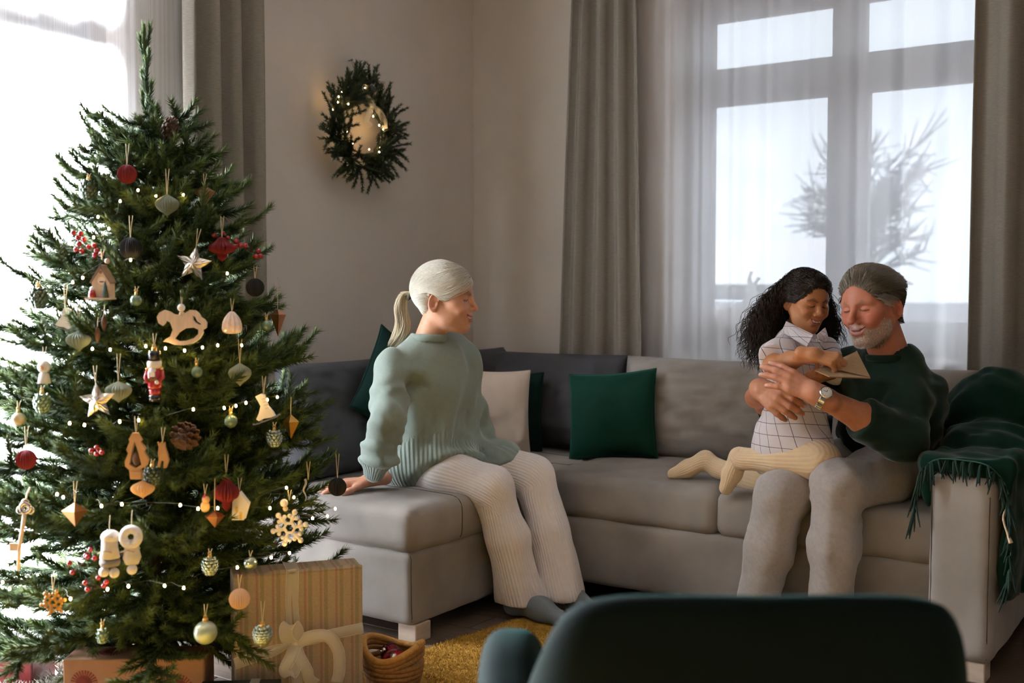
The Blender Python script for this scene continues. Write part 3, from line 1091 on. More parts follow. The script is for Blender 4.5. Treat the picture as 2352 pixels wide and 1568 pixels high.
class Hand:
    """canonical hand: wrist at origin, fingers along +y, back of the hand +z, thumb on side*x"""
    def __init__(s, side=1, curl=((20, 30, 20),) * 4, spread=(6, 2, -3, -9), thumb=((35, -25), 20, 15), size=1.0, thick=1.0, stub=.05):
        s.stub = stub
        mcp = np.array([(.0295, .088, .0), (.0095, .093, .003), (-.0105, .089, .002), (-.0290, .079, -.002)])
        ln = [(.042, .025, .020), (.046, .029, .021), (.042, .027, .021), (.033, .020, .018)]
        rd = [.0098, .0100, .0095, .0085]
        s.ch = []
        for i in range(4):
            a = math.radians(spread[i])
            d0 = np.array([math.sin(a), math.cos(a), 0.0]); ang = 0
            p = mcp[i].copy(); pts = [p.copy()]
            for L, c in zip(ln[i], curl[i]):
                ang += math.radians(c)
                p = p + L * (d0 * math.cos(ang) + np.array([0, 0, -1.0]) * math.sin(ang))
                pts.append(p.copy())
            r = rd[i] * thick
            s.ch.append((pts, [r * 1.08, r * 1.0, r * .92, r * .78]))
        (ta, te), b1, b2 = thumb
        d = np.array([math.sin(math.radians(ta)), math.cos(math.radians(ta)), math.sin(math.radians(te))]); d /= np.linalg.norm(d)
        p0 = np.array([.021, .020, -.006]); p1 = p0 + .042 * d
        ax = np.array([-.35, 1, -.25]); ax /= np.linalg.norm(ax)
        d2 = d + ax * math.tan(math.radians(b1)); d2 /= np.linalg.norm(d2)
        p2 = p1 + .032 * d2
        d3 = d2 + ax * math.tan(math.radians(b2)); d3 /= np.linalg.norm(d3)
        p3 = p2 + .026 * d3
        s.ch.append(([p0, p1, p2, p3], [.0150 * thick, .0118 * thick, .0105 * thick, .0085 * thick]))
        s.mcp = mcp; s.side = side; s.size = size; s.thick = thick

    def sdf(s, p):
        q = (p / s.size).astype(np.float32); q = q * np.array([s.side, 1, 1], np.float32)
        t = s.thick
        d = None
        for i, w in enumerate((.018, .007, -.006, -.018)):
            c = d_cap(q, (w, .0, -.001), s.mcp[i] - np.array([0, 0, .003]), .0125 * t, .0118 * t)
            d = c if d is None else smin(d, c, .014)
        d = smin(d, d_cap(q, (0, -s.stub, 0), (0, .008, 0), .0245 * t, .0235 * t), .018)
        for i in range(4):
            d = smin(d, d_cap(q, s.mcp[i] + np.array([0, -.03, .006]), s.mcp[i] + np.array([0, .0, .003]), .003, .0045), .006)
        f = None
        for pts, r in s.ch[:4]:
            c = chain(q, pts, r, .006)
            f = c if f is None else np.minimum(f, c)
        d = smin(d, f, .008)
        d = smin(d, chain(q, *s.ch[4], .008), .012)
        return d * s.size

    def bounds(s):
        a = np.concatenate([np.array(c[0]) for c in s.ch] + [np.array([(0.03, -.05, 0), (-.03, -.05, 0)])])
        a[:, 0] *= s.side
        return a.min(0) * s.size - .028, a.max(0) * s.size + .028

    def mesh(s, h=.0024):
        lo, hi = s.bounds()
        return sdf_mesh(s.sdf, lo, hi, h)

    def paint(s, v, skin, nail=(.72, .50, .44), red=.25):
        c = np.tile(np.array(skin[:3], np.float32), (len(v), 1))
        c *= (1 + .07 * vnoise(v * 150, 2))[:, None]
        q = v / s.size * np.array([s.side, 1, 1])
        for pts, r in s.ch:
            for k in (0, 1, 2):
                g = np.exp(-(np.linalg.norm(q - pts[k], axis=1) / .010) ** 2) * red
                c = c * (1 - g[:, None]) + np.array(skin[:3]) * np.array([.95, .62, .55]) * g[:, None]
            e = np.array(pts[3]); d = e - np.array(pts[2]); d /= np.linalg.norm(d)
            side = np.cross(d, [1.0, 0, 0]); up = np.array([0, 0, 1.0]) - d * d[2]; up /= np.linalg.norm(up) + 1e-6
            if pts is s.ch[4][0]:
                up = np.array([.75, -.1, .6]); up -= d * (up @ d); up /= np.linalg.norm(up)
            w = q - (e + up * r[3] * .75 - d * .001)
            m = np.clip(1.6 - np.sqrt(((w @ d) / .0075) ** 2 + ((w - np.outer(w @ d, d)) ** 2).sum(1) / .0055 ** 2) * 1.2, 0, 1)
            m *= np.clip((w @ up + .004) / .002, 0, 1)
            c = c * (1 - .7 * m[:, None]) + np.array(nail) * .7 * m[:, None]
        return np.clip(c, 0, 1)


def grow(sdf, roots, flow, n, step, lift, jit=0.0, rng=RNG):
    """strands that follow flow(p, k) over the surface of sdf, at least `lift` above it"""
    p = np.asarray(roots, np.float32).copy(); out = [p.copy()]
    step = np.broadcast_to(np.asarray(step, np.float32), (len(p),))
    for k in range(n - 1):
        d = flow(p, k / (n - 1)).astype(np.float32)
        if jit: d = d + rng.normal(0, jit, d.shape).astype(np.float32)
        d /= np.linalg.norm(d, axis=1, keepdims=True) + 1e-9
        p = p + d * step[:, None]
        for _ in range(2):
            e = .002
            s0 = sdf(p)
            g = np.stack([sdf(p + np.eye(3, dtype=np.float32)[i] * e) - s0 for i in range(3)], 1)
            g /= np.linalg.norm(g, axis=1, keepdims=True) + 1e-9
            L = lift(k / (n - 1)) if callable(lift) else lift
            m = np.maximum(L - s0, 0)
            p = p + g * m[:, None]
        out.append(p.copy())
    return np.stack(out, 1)


def surf_pts(v, f, n, mask, rng=RNG):
    t = np.concatenate([f[:, [0, 1, 2]], f[:, [0, 2, 3]]])
    c = v[t].mean(1)
    t = t[mask(c)]
    A = v[t[:, 0]]; B = v[t[:, 1]]; C = v[t[:, 2]]
    ar = np.linalg.norm(np.cross(B - A, C - A), axis=1)
    i = rng.choice(len(t), n, p=ar / ar.sum())
    r1 = np.sqrt(rng.random(n))[:, None]; r2 = rng.random(n)[:, None]
    return A[i] * (1 - r1) + B[i] * r1 * (1 - r2) + C[i] * r1 * r2


def strand_obj(name, curves, rad, cols, m, parent):
    S, n, _ = curves.shape
    v, f = strands_vf(curves, rad)
    o = obj(name, v, f, m, parent, smooth=True)
    vcol(o, np.repeat(np.asarray(cols, np.float32), n * 3, 0))
    return o


LIMBS = []


def limb(hand, pos, R, pts, rad, h=.0032, k=.018, press=None):
    """hand and bare forearm as one continuous surface; returns world verts, faces and hand-local verts"""
    pos = np.asarray(pos, np.float32); R = np.asarray(R, np.float32)
    fn = lambda p: smin(hand.sdf((p - pos) @ R), chain(p, pts, rad, .02), k)
    if press is not None:
        f0 = fn
        fn = lambda p: pressed(p, f0(p), press, .003)
    LIMBS.append(fn)
    lo, hi = hand.bounds()
    cr = np.array([[(lo, hi)[i][0], (lo, hi)[j][1], (lo, hi)[l][2]] for i in (0, 1) for j in (0, 1) for l in (0, 1)]) @ R.T + pos
    P = np.asarray(pts); m = max(rad) + .02
    lo = np.minimum(cr.min(0), P.min(0) - m); hi = np.maximum(cr.max(0), P.max(0) + m)
    v, f = sdf_mesh(fn, lo, hi, h)
    return v, f, (v - pos) @ R


def ring_vf(c, axis, r, tube, squash=1.0, n=40, wob=0.0, xr=1.0, ref=(0, 0, 1)):
    axis = np.asarray(axis, float); axis /= np.linalg.norm(axis)
    x = np.cross(axis, ref); x /= np.linalg.norm(x); y = np.cross(axis, x)
    th = np.linspace(0, 2 * math.pi, n, endpoint=False); ph = np.linspace(0, 2 * math.pi, 10, endpoint=False)
    v = []
    for t in th:
        d = x * math.cos(t) * xr + y * math.sin(t)
        for q in ph:
            v.append(np.asarray(c) + d * (r + tube * math.cos(q)) + axis * (tube * squash * math.sin(q)))
    f = [(i * 10 + j, ((i + 1) % n) * 10 + j, ((i + 1) % n) * 10 + (j + 1) % 10, i * 10 + (j + 1) % 10) for i in range(n) for j in range(10)]
    return np.array(v), np.array(f)
# ------------------------------------------------------------------ person on the chaise
def frame_axis(a, b, ref):
    d = np.asarray(b, float) - np.asarray(a, float); L = np.linalg.norm(d); d = d / L
    x = np.asarray(ref, float) - d * np.dot(ref, d); x /= np.linalg.norm(x)
    return d, x, np.cross(d, x), L


def rib_coord(v, curves, n, samples=48):
    """angle around the nearest of several smooth axis curves (points, reference direction), scaled so that n ribs go round;
    the reference direction is angle 0, the wrap lies opposite"""
    best = np.full(len(v), 1e9); out = np.zeros(len(v))
    for pts, ref in curves:
        c = spline(pts, samples)
        d = np.gradient(c, axis=0); d /= np.linalg.norm(d, axis=1, keepdims=True)
        x = np.asarray(ref, float); X = []
        for i in range(samples):
            x = x - d[i] * (x @ d[i]); x /= np.linalg.norm(x); X.append(x)
        X = np.array(X); Y = np.cross(d, X)
        for s0 in range(0, len(v), 20000):
            w = v[s0:s0 + 20000]
            dd = ((w[:, None, :] - c[None]) ** 2).sum(2)
            k = dd.argmin(1); dist = dd[np.arange(len(w)), k]
            r = w - c[k]
            ang = np.arctan2((r * Y[k]).sum(1), (r * X[k]).sum(1))
            m = dist < best[s0:s0 + 20000]
            best[s0:s0 + 20000][m] = dist[m]; out[s0:s0 + 20000][m] = ang[m] * n
    return out


def crease(p, d, pts, depth, width):
    """press a soft groove (or with negative depth raise a fold) along a curve near the surface"""
    c = chain(p, pts, [0.0] * len(pts), .01)
    return d + depth * np.exp(-(np.maximum(c, 0) / width) ** 2)


def axes_from(f, up=(0, 0, 1)):
    """columns: right, forward, up"""
    f = np.array(f, float); f /= np.linalg.norm(f)
    r = np.cross(f, up); r /= np.linalg.norm(r)
    return np.stack([r, f, np.cross(r, f)], 1)


def look(dir_, pitch=0.0, roll=0.0):
    return rotm(math.atan2(-dir_[0], dir_[1]), pitch, roll)


def img_dir(toward_cam_deg, right=True):
    """horizontal direction pointing to image right (or left), turned toward the camera by some degrees"""
    a = math.radians(toward_cam_deg)
    f = np.array([FW[0], FW[1], 0]); f /= np.linalg.norm(f)
    return (RT if right else -RT) * math.cos(a) - f * math.sin(a)


def build_body(parent, parts, skin_fill, m=M_SKIN):
    """parts: (v, f, colours) pieces joined into the one body mesh"""
    v, f = join_vf([(a, b) for a, b, _ in parts])
    o = obj('body', v, f, m, parent, smooth=True)
    vcol(o, np.concatenate([c for _, _, c in parts]))
    return o


def flat(v, col):
    return np.tile(np.array(col[:3], np.float32), (len(v), 1))


def cloth(name, fn, lo, hi, h, m, parent, col, var=.05, nscale=60, seed=1):
    v, f = sdf_mesh(fn, lo, hi, h)
    o = obj(name, v, f, m, parent, smooth=True)
    c = np.array(col[:3]) * (1 + var * vnoise(v * nscale, seed))[:, None]
    vcol(o, np.clip(c, 0, 1))
    return o, v


M_KNIT = attr_mat('soft_knit', .9, sheen=.5, bump=.5, bscale=420, rib=1.0, spec=.1)
M_RIBBED = attr_mat('ribbed_knit', .9, sheen=.25, bump=.2, bscale=500, rib=1.0, spec=.1, rib_depth=.0011)

W = thing('person', 'person in a sage green knit sweater and cream ribbed trousers sitting on the chaise', 'person', (.7, -1.15, .41))
wSK = lin(205, 152, 122)
wHD = at_depth(1021, 687, 3.53); wR = look(img_dir(13), math.radians(-2), math.radians(2)); wS = .94
wh = Head(jaw=.92, nose=1.0, nose_w=.95, cheek=1.12, fold=1.1, neck=.047, lip=.85, smile=1.5, chin=.95, open=.7, neck_to=(.0, -.072, -.19))
hv, hf = wh.mesh()
hc = wh.paint(hv, wSK, lin(186, 98, 88), lin(118, 90, 68), lin(34, 22, 18), blush=.35, blush_c=lin(205, 110, 90), brow_w=.0055, lash_w=.0034, iris=lin(60, 50, 40))
# joints
wN = to_world((0, -.07, -.165), wHD, wR, wS)
wF = np.array([.97, -.10, 0.0]); wF /= np.linalg.norm(wF); wRt = np.cross(wF, [0, 0, 1.0])      # facing, her right
wP = np.array([.655, -1.135, .505])
wSR = wN + wRt * .132 + np.array([0, 0, -.058]) - wF * .01
wSL = wN - wRt * .132 + np.array([0, 0, -.058]) - wF * .01
wKR, wKL = np.array([.955, -1.205, .418]), np.array([.975, -1.000, .428])
wHR, wHL = wP + wRt * .085 + np.array([0, 0, -.045]), wP - wRt * .085 + np.array([0, 0, -.045])
wAR, wAL = np.array([1.015, -1.150, .095]), np.array([1.085, -1.020, .095])
wER = at_depth(886, 965, 3.40); wWR = at_depth(861, 1078, 3.45)
wWR[2] = max(wWR[2], .455)
wEL = at_depth(1080, 940, 3.72); wWL = at_depth(1108, 1020, 3.76)
hnd = Hand(side=-1, curl=((8, 12, 8), (8, 12, 8), (9, 14, 9), (10, 16, 10)), spread=(7, 2, -3, -8), thumb=((38, -12), 8, 5), size=.88)
nv, nf = hnd.mesh()
nR = axes_from(-RT * .92 - np.array([.1, .25, 0]) + np.array([0, 0, -.10]))
nPos = np.array([*at_z(853, 1101, .440)])
inner = lambda p: smin(smin(chain(p, [wN + [0, 0, -.05], (wN + wP) / 2, wP], [.06, .08, .09], .05), np.minimum(chain(p, [wSR, wER, wWR, nPos], [.04, .035, .022, .02], .02), chain(p, [wSL, wEL, wWL], [.045, .04, .026], .02)), .04),
                       np.minimum(chain(p, [wHR, wKR, wAR], [.075, .05, .035], .03), chain(p, [wHL, wKL, wAL], [.075, .05, .035], .03)), .03)
iv, if_ = sdf_mesh(lambda p: pressed(p, inner(p), sofa_solid, .0), (.42, -1.6, .03), (1.2, -.8, .98), .014)
build_body(W, [(to_world(hv, wHD, wR, wS), hf, hc), (to_world(nv, nPos, nR), nf, hnd.paint(nv, lin(200, 145, 118))), (iv, if_, flat(iv, wSK))], wSK)

# sweater
hem_n = np.array([.62, -.42, -.66]); hem_n /= np.linalg.norm(hem_n)
hem_p = wP + wF * .205 + np.array([0, 0, -.03])
wB = np.stack([wRt, wF, np.array([0, 0, 1.0])], 1)
wC = wP * .42 + wN * .58


def w_torso(p):
    lean = wN - wP; lean /= np.linalg.norm(lean)
    rx = np.cross(lean, wRt)
    B = np.stack([wRt, -rx if rx @ wF < 0 else rx, lean], 1)
    d = d_ell(p, wP + np.array([0, 0, -.01]) + wF * .04, (.178, .150, .15), wB)
    d = smin(d, d_ell(p, wC - lean * .06 + wF * .015, (.158, .118, .23), B), .05)
    d = smin(d, d_ell(p, wC + lean * .045 + wF * .018, (.145, .102, .115), B), .035)
    d = smin(d, d_cap(p, wSR - np.array([0, 0, .008]), wSL - np.array([0, 0, .008]), .050), .04)
    d = smin(d, d_cap(p, wN + np.array([0, 0, -.06]), wN + np.array([0, 0, .010]) + wF * .010, .078, .052), .025)
    d = smin(d, d_cap(p, wSR - [0, 0, .01], wN - [0, 0, .008], .046, .048), .03)
    d = smin(d, d_cap(p, wSL - [0, 0, .01], wN - [0, 0, .008], .046, .048), .03)
    return d


def w_sleeve(p, s, e, w_, bag=1.0):
    m1 = s * .6 + e * .4
    pts = [s, m1, e, e * .55 + w_ * .45, e * .28 + w_ * .72, w_ * .97 + e * .03]
    return chain(p, pts, [.048, .058, .062 * bag, .052, .056 * bag, .040], .02)


def ring_pts(a, b, t, r, n=9, tilt=(0, 0, 0)):
    d, x, y, L = frame_axis(a, b, (.3, .2, 1.0))
    c = np.asarray(a) + d * L * t
    return [c + (x * math.cos(q) + y * math.sin(q)) * r + d * (tilt[0] * math.cos(q) + tilt[1] * math.sin(q)) for q in np.linspace(0, 2 * math.pi, n)]


def w_sweater(p):
    d = w_torso(p)
    for H_, K_ in ((wHR, wKR), (wHL, wKL)):
        d = smin(d, chain(p, [H_ + [0, 0, .012], H_ * .40 + K_ * .60 + [0, 0, .006]], [.104, .097], .02), .03)
    body_hem = ((p - hem_p.astype(np.float32)) @ hem_n.astype(np.float32))
    d = smax(d, body_hem, .010)
    sl = w_sleeve(p, wSR, wER, wWR)
    # bunched cuff folds
    sl = sl + .010 * np.sin((p[:, 2] - .40) * 88 + 14 * (p[:, 0] - .6)) * np.clip(1 - np.abs(p[:, 2] - .515) / .055, 0, 1)
    d = smin(d, sl, .012)
    d = smin(d, w_sleeve(p, wSL, wEL, wWL), .012)
    cu = d_cap(p, wWR * .88 + wER * .12, wWR * 1.12 - wER * .12 + np.array([0, 0, .004]), .037, .034)
    d = smin(d, cu, .012)
    # long soft folds
    q = (p - wP.astype(np.float32)) @ wB.astype(np.float32)
    fold = vnoise(np.stack([q[:, 0] * 15 + q[:, 2] * 3, q[:, 1] * 11, q[:, 2] * 2.6], 1), 11) * .014
    fold += vnoise(np.stack([q[:, 0] * 24 - q[:, 2] * 10, q[:, 1] * 20, q[:, 2] * 7 + 3], 1), 12) * .007
    d = d + fold * np.clip((.95 - p[:, 2]) / .1, .25, 1)
    # fold swag from the underarm
    d = crease(p, d, [wSR + wF * .05 - [0, 0, .05], wP + wRt * .13 + wF * .115 + [0, 0, .22], wP + wRt * .15 + wF * .13 + [0, 0, .06]], .014, .018)
    d = crease(p, d, [wSR + wF * .075 - [0, 0, .0], wP + wRt * .09 + wF * .14 + [0, 0, .25], wP + wRt * .09 + wF * .17 + [0, 0, .07]], -.011, .022)
    d = crease(p, d, [wN + wRt * .03 + wF * .09 - [0, 0, .06], wP + wF * .15 + [0, 0, .22], wP - wRt * .02 + wF * .18 + [0, 0, .07]], .007, .024)
    d = crease(p, d, [wSL + wF * .07 - [0, 0, .02], wP - wRt * .06 + wF * .14 + [0, 0, .25], wP - wRt * .07 + wF * .17 + [0, 0, .08]], -.008, .022)
    for k, (t_, dp, wd, tl) in enumerate(((.10, .006, .014, (.03, .01)), (.45, .010, .010, (.02, -.01)), (.62, -.008, .014, (.015, .01)), (.80, .010, .009, (-.015, .01)))):
        d = crease(p, d, ring_pts(wER, wWR, t_, .058, tilt=tl), dp, wd)
    for k, (t_, dp, tl) in enumerate(((.35, .006, (.05, .02)), (.62, .007, (-.05, .02)), (.85, .006, (.04, -.03)))):
        d = crease(p, d, ring_pts(wSR, wER, t_, .062, tilt=tl), dp, .014)
    for k, (a_, b_, dp) in enumerate(((.10, .13, .010), (.055, .05, -.008), (.02, .0, .009), (-.03, -.03, -.008), (-.075, -.08, .009))):
        d = crease(p, d, [wN + wRt * a_ + wF * .07 - [0, 0, .10], wP + wRt * (a_ + b_) / 2 + wF * .135 + [0, 0, .20], wP + wRt * b_ + wF * .165 + [0, 0, .09]], dp, .014)
    # neck opening
    nk = to_world((0, -.045, -.10), wHD, wR, wS)
    d = smax(d, -d_cap(p, nk + np.array([0, 0, .14]), wN + np.array([0, 0, .066]) + wF * .022, .052, .050), .006)
    d = pressed(p, d, sofa_solid)
    # ribbed collar
    return d


sw, sv = cloth('sweater', w_sweater, (.36, -1.62, .38), (1.12, -.84, 1.0), .0068, M_KNIT, W, lin(140, 153, 145), .05, 160)
hd_ = np.abs((sv - hem_p) @ hem_n)
cuffm = np.clip(1 - np.abs(((sv - wWR) @ ((wWR - wER) / np.linalg.norm(wWR - wER)))) / .03, 0, 1) * (np.linalg.norm(sv - wWR, axis=1) < .065)
tor = w_torso(sv.astype(np.float32)) < np.minimum(w_sleeve(sv.astype(np.float32), wSR, wER, wWR), w_sleeve(sv.astype(np.float32), wSL, wEL, wWL))
mask = np.maximum((hd_ < .062) * tor * 1.0, (cuffm > .1) * 1.0)
mask *= (sv[:, 2] < .75)
vfloat(sw, mask, 'ribmask')
vfloat(sw, np.where(cuffm > .1, rib_coord(sv, [((wER, wWR), (.6, -.8, 0))], 26), rib_coord(sv, [((wP - [0, 0, .2], wP + [0, 0, .4]), wF + wRt * .2)], 92)), 'rib')
nax = to_world((0, -.045, -.10), wHD, wR, wS) + np.array([0, 0, .14]) - (wN + np.array([0, 0, .012]) + wF * .024)
cv_, cf_ = ring_vf(wN + np.array([0, 0, .030]) + wF * .020, nax + np.array([-.0, 0, 0]), .0530, .0065, 2.0)
co = obj('collar', cv_, cf_, M_KNIT, W, smooth=True); vcol(co, flat(cv_, lin(136, 149, 141)))

# trousers
def w_trousers(p):
    d = None
    for H, K, A, s in ((wHR, wKR, wAR, 1), (wHL, wKL, wAL, -1)):
        hem = A + (A - K) / np.linalg.norm(A - K) * .035
        c = chain(p, [H, H * .5 + K * .5 + [0, 0, .006], K, K * .5 + A * .5 + wF * .012, hem], [.086, .078, .064, .064, .080], .03)
        d = c if d is None else smin(d, c, .012)
    d = smin(d, d_ell(p, wP + [0, 0, -.03], (.155, .125, .085), wB), .03)
    d = smax(d, (.052 + .10 * (p[:, 0] - 1.03) * 0 - p[:, 2]) , .006)
    q = p - wKR.astype(np.float32)
    d = d + vnoise(np.stack([p[:, 0] * 22, p[:, 1] * 34, p[:, 2] * 5], 1), 21) * .006 * np.clip((.42 - p[:, 2]) / .1, 0, 1)
    d = d + vnoise(p * 14, 22) * .004
    return pressed(p, d, sofa_solid)


trs, tv = cloth('trousers', w_trousers, (.42, -1.42, .03), (1.25, -.84, .64), .0065, M_RIBBED, W, lin(243, 236, 234), .03, 90)
vfloat(trs, np.ones(len(tv)), 'ribmask')
down = np.array([0, 0, -1.0])
vfloat(trs, rib_coord(tv, [((wHR, wHR * .3 + wKR * .7, wKR + [.02, 0, -.02], wKR * .8 + wAR * .2 + [.0, 0, 0], wAR), -down), ((wHL, wHL * .3 + wKL * .7, wKL + [.02, 0, -.02], wKL * .8 + wAL * .2, wAL), -down)], 46), 'rib')

# socks
M_SOCKW = mat('grey_sock', lin(112, 120, 124), .9, .08, 200, bump=.2, bscale=700, bdist=.001)
SOLES = []
for A, toe in ((wAR, np.array([1.205, -1.185, .034])), (wAL, np.array([1.20, -1.02, .034]))):
    heel = A + np.array([-.01, .0, -.058])
    heel[2] = .040
    SOLES.append((heel, toe))
    mid = heel * .45 + toe * .55 + np.array([0, 0, .012])
    fn = lambda p, A=A, heel=heel, toe=toe, mid=mid: smax(smin(chain(p, [A + [0, 0, .08], A + [0, 0, -.01], heel], [.036, .035, .032], .02), chain(p, [heel + [0, 0, .008], mid, toe], [.033, .034, .024], .03), .03), .011 - p[:, 2], .006)
    sv_, sf_ = sdf_mesh(fn, np.minimum(heel, toe) - .06, np.maximum(A, toe) + [.06, .06, .14], .006)
    obj('sock', sv_, sf_, M_SOCKW, W, smooth=True)

# hair: swept back from a side parting into a low ponytail
def w_scalp(c):
    x, y, z = np.abs(c[:, 0]), c[:, 1], c[:, 2]
    line = np.where(y > .03, .055 + (y - .075) * 1.0 - x * .25, .026)
    line = np.where(y <= -.030, np.interp(y, [-.075, -.045, -.030], [-.058, -.045, .0]), line)
    return (z > line) & (z < .2)


wsd = lambda p: wh.sdf(p, ears=False, neck=True)
tie = np.array([.004, -.112, .004], np.float32)
roots = surf_pts(hv, hf, 5600, w_scalp)


def w_flow(p, k):
    t = tie - p
    t /= np.linalg.norm(t, axis=1, keepdims=True)
    f = np.clip((p[:, 1] - .0) / .06, 0, 1)[:, None]
    side = np.sign(p[:, 0:1] + .015)
    sweep = np.concatenate([side * .75, np.full((len(p), 1), -.55), np.full((len(p), 1), -.55)], 1)
    over = np.clip((p[:, 2] - .055) / .05, 0, 1)[:, None]
    e = p - np.stack([np.sign(p[:, 0]) * .074, np.full(len(p), -.012), np.full(len(p), wh.ear_z - .002)], 1)
    w = np.exp(-(np.linalg.norm(e, axis=1) / .034) ** 2)[:, None]
    t = t * (1 - .62 * f) + sweep * .62 * f
    return t + w * np.array([0, 0, 1.3])


dist_t = np.linalg.norm(roots - tie, axis=1)
cur_ = grow(wsd, roots, w_flow, 13, dist_t / 11.2, lambda k: .006 + .007 * math.sin(math.pi * min(k * 1.1, 1)), .05)
cc = np.array(lin(232, 226, 212)[:3]) * (1 + RNG.normal(0, .13, (len(cur_), 1)))
strand_obj('hair', to_world(cur_.reshape(-1, 3), wHD, wR, wS).reshape(cur_.shape), 0.0008, np.clip(cc, 0, 1), M_HAIR, W)
# scalp cap under the strands
cv, cf = sdf_mesh(lambda p: wsd(p) - .0045, (-.1, -.135, -.075), (.1, .12, .14), .0032)
keep = w_scalp(cv - np.array([0, 0, .010])) & ~((cv[:, 1] > -.062) & (cv[:, 2] < .012)); cf = cf[keep[cf].all(1)]
cap = obj('hair_cap', to_world(cv, wHD, wR, wS), cf, M_HAIR, W, smooth=True); vcol(cap, flat(cv, lin(212, 204, 186)))
# ponytail
nP = 1100
a = RNG.uniform(0, 6.28, nP); r = np.sqrt(RNG.uniform(0, 1, nP))
ctrl = np.array([(.0, -.105, .012), (.002, -.140, .012), (.006, -.152, -.035), (.008, -.142, -.085), (.010, -.152, -.130), (.012, -.178, -.165)])
wid = np.array([.012, .017, .024, .026, .028, .020])
base = spline(ctrl, 16); ww = np.interp(np.linspace(0, 5, 16), range(6), wid)
tt = np.linspace(0, 1, 16)
pt = np.stack([base[None, :, 0] + ww * r[:, None] * np.cos(a)[:, None] * 1.05 + .004 * np.sin(tt * 7 + a[:, None] * 3), base[None, :, 1] + ww * r[:, None] * np.sin(a)[:, None], np.tile(base[:, 2], (nP, 1)) + .006 * np.sin(a * 5)[:, None]], -1)
cut = RNG.uniform(.80, 1.0, nP)
pt = np.stack([np.stack([np.interp(np.linspace(0, c_, 16), tt, q[:, i]) for i in range(3)], 1) for q, c_ in zip(pt, cut)])
g_ = np.clip(.4 + .5 * r + RNG.normal(0, .2, nP), 0, 1)[:, None]
pc = np.array(lin(140, 118, 84)[:3]) * (1 - g_) + np.array(lin(200, 186, 158)[:3]) * g_
strand_obj('ponytail', to_world(pt.reshape(-1, 3), wHD, wR, wS).reshape(pt.shape), .0008, pc, M_HAIR, W)
tv_, tf_ = tube_vf([tie + [0.0, .010 * math.sin(q) - .006, 0] + np.array([.015 * math.cos(q), 0, .015 * math.sin(q) + .006]) for q in np.linspace(0, 2 * math.pi, 20)], .0045, 8, False)
obj('hair_tie', to_world(tv_, wHD, wR, wS), tf_, mat('hair_elastic', lin(90, 84, 70), .8), W, smooth=True)
# ------------------------------------------------------------------ person with the beard, holding the child
M_JERSEY = attr_mat('fine_jersey', .85, sheen=.25, bump=.15, bscale=700, spec=.12)
M_SWEAT = attr_mat('sweat_cloth', .92, sheen=.3, bump=.25, bscale=500, spec=.1)
Mn = thing('person', 'bearded person in dark green top and grey sweatpants holding a child on the sofa', 'person', (2.0, -.55, .41))
mSK = lin(186, 118, 92)
mHD = at_depth(2004, 706, 3.24); mS = .955
mDir = img_dir(37, right=False)
mR = look(mDir, math.radians(-7), math.radians(5))
mh = Head(jaw=1.08, nose=1.3, nose_w=1.22, cheek=1.05, fold=1.7, neck=.057, lip=.75, smile=.8, gape=.62, chin=1.1, open=.15, brow=1.5, lid=1.0, neck_to=(0, -.062, -.19), teeth=False, face_w=1.04)
hv, hf = mh.mesh()
hc = mh.paint(hv, mSK, lin(170, 92, 84), lin(124, 104, 88), lin(58, 36, 30), blush=.5, blush_c=lin(190, 92, 74), beard=lin(188, 172, 160), brow_w=.0045, lash_w=.0028)
mN = to_world((0, -.06, -.165), mHD, mR, mS)
mF = np.array([-.38, -.92, 0.0]); mF /= np.linalg.norm(mF); mRt = np.cross(mF, [0, 0, 1.0])   # facing; his right (to image left)
mP = np.array([1.985, -.50, .50])
mSR = mN + mRt * .175 + np.array([0, 0, -.055]) - mF * .02
mSL = at_depth(2080, 856, 3.28)
mEL = at_depth(2066, 1004, 3.14)
mWL = at_depth(1874, 905, 3.06)
mER = at_depth(1782, 940, 3.53); mWR = at_depth(1736, 912, 3.38)
mKL, mKR = at_y(1925, 1118, -.90), at_y(1795, 1136, -.90)
mAL, mAR = at_y(1905, 1420, -.93), at_y(1732, 1420, -.93)
mHL, mHR = mP - mRt * .10 + [0, 0, -.005], mP + mRt * .10 + [0, 0, -.005]
# his left hand lies flat on the child's side, his right hand wraps round her waist
hL = Hand(side=1, curl=((12, 14, 8), (10, 14, 8), (10, 14, 10), (14, 16, 10)), spread=(9, 3, -2, -7), thumb=((16, -22), 12, 5), size=.90, thick=1.08)
dL = at_depth(1785, 858, 3.09) - mWL; dL /= np.linalg.norm(dL)
zL = -FW * .80 + np.array([0, 0, .50]); zL -= dL * (zL @ dL); zL /= np.linalg.norm(zL)
RL = np.stack([np.cross(dL, zL), dL, zL], 1)
hR = Hand(side=-1, curl=((28, 38, 22), (32, 36, 22), (36, 36, 24), (34, 34, 22)), spread=(5, 1, -3, -9), thumb=((28, -18), 22, 12), size=.92, thick=1.08, stub=.012)
dR = at_depth(1800, 938, 3.12) - at_depth(1738, 895, 3.24); dR /= np.linalg.norm(dR)
zR = -FW * .75 + np.array([0, 0, .15]) - RT * .35; zR -= dR * (zR @ dR); zR /= np.linalg.norm(zR)
RR = np.stack([np.cross(dR, zR), dR, zR], 1)
pR = at_depth(1746, 893, 3.235)
lv, lf, ll = limb(hL, mWL, RL, [mEL, mEL * .6 + mWL * .4, mWL * .9 + mEL * .1, mWL + dL * .01], [.047, .043, .028, .024])
rv, rf, rl = limb(hR, pR, RR, [mER, mER * .5 + mWR * .5, mWR, pR], [.040, .034, .028, .024], .0036)
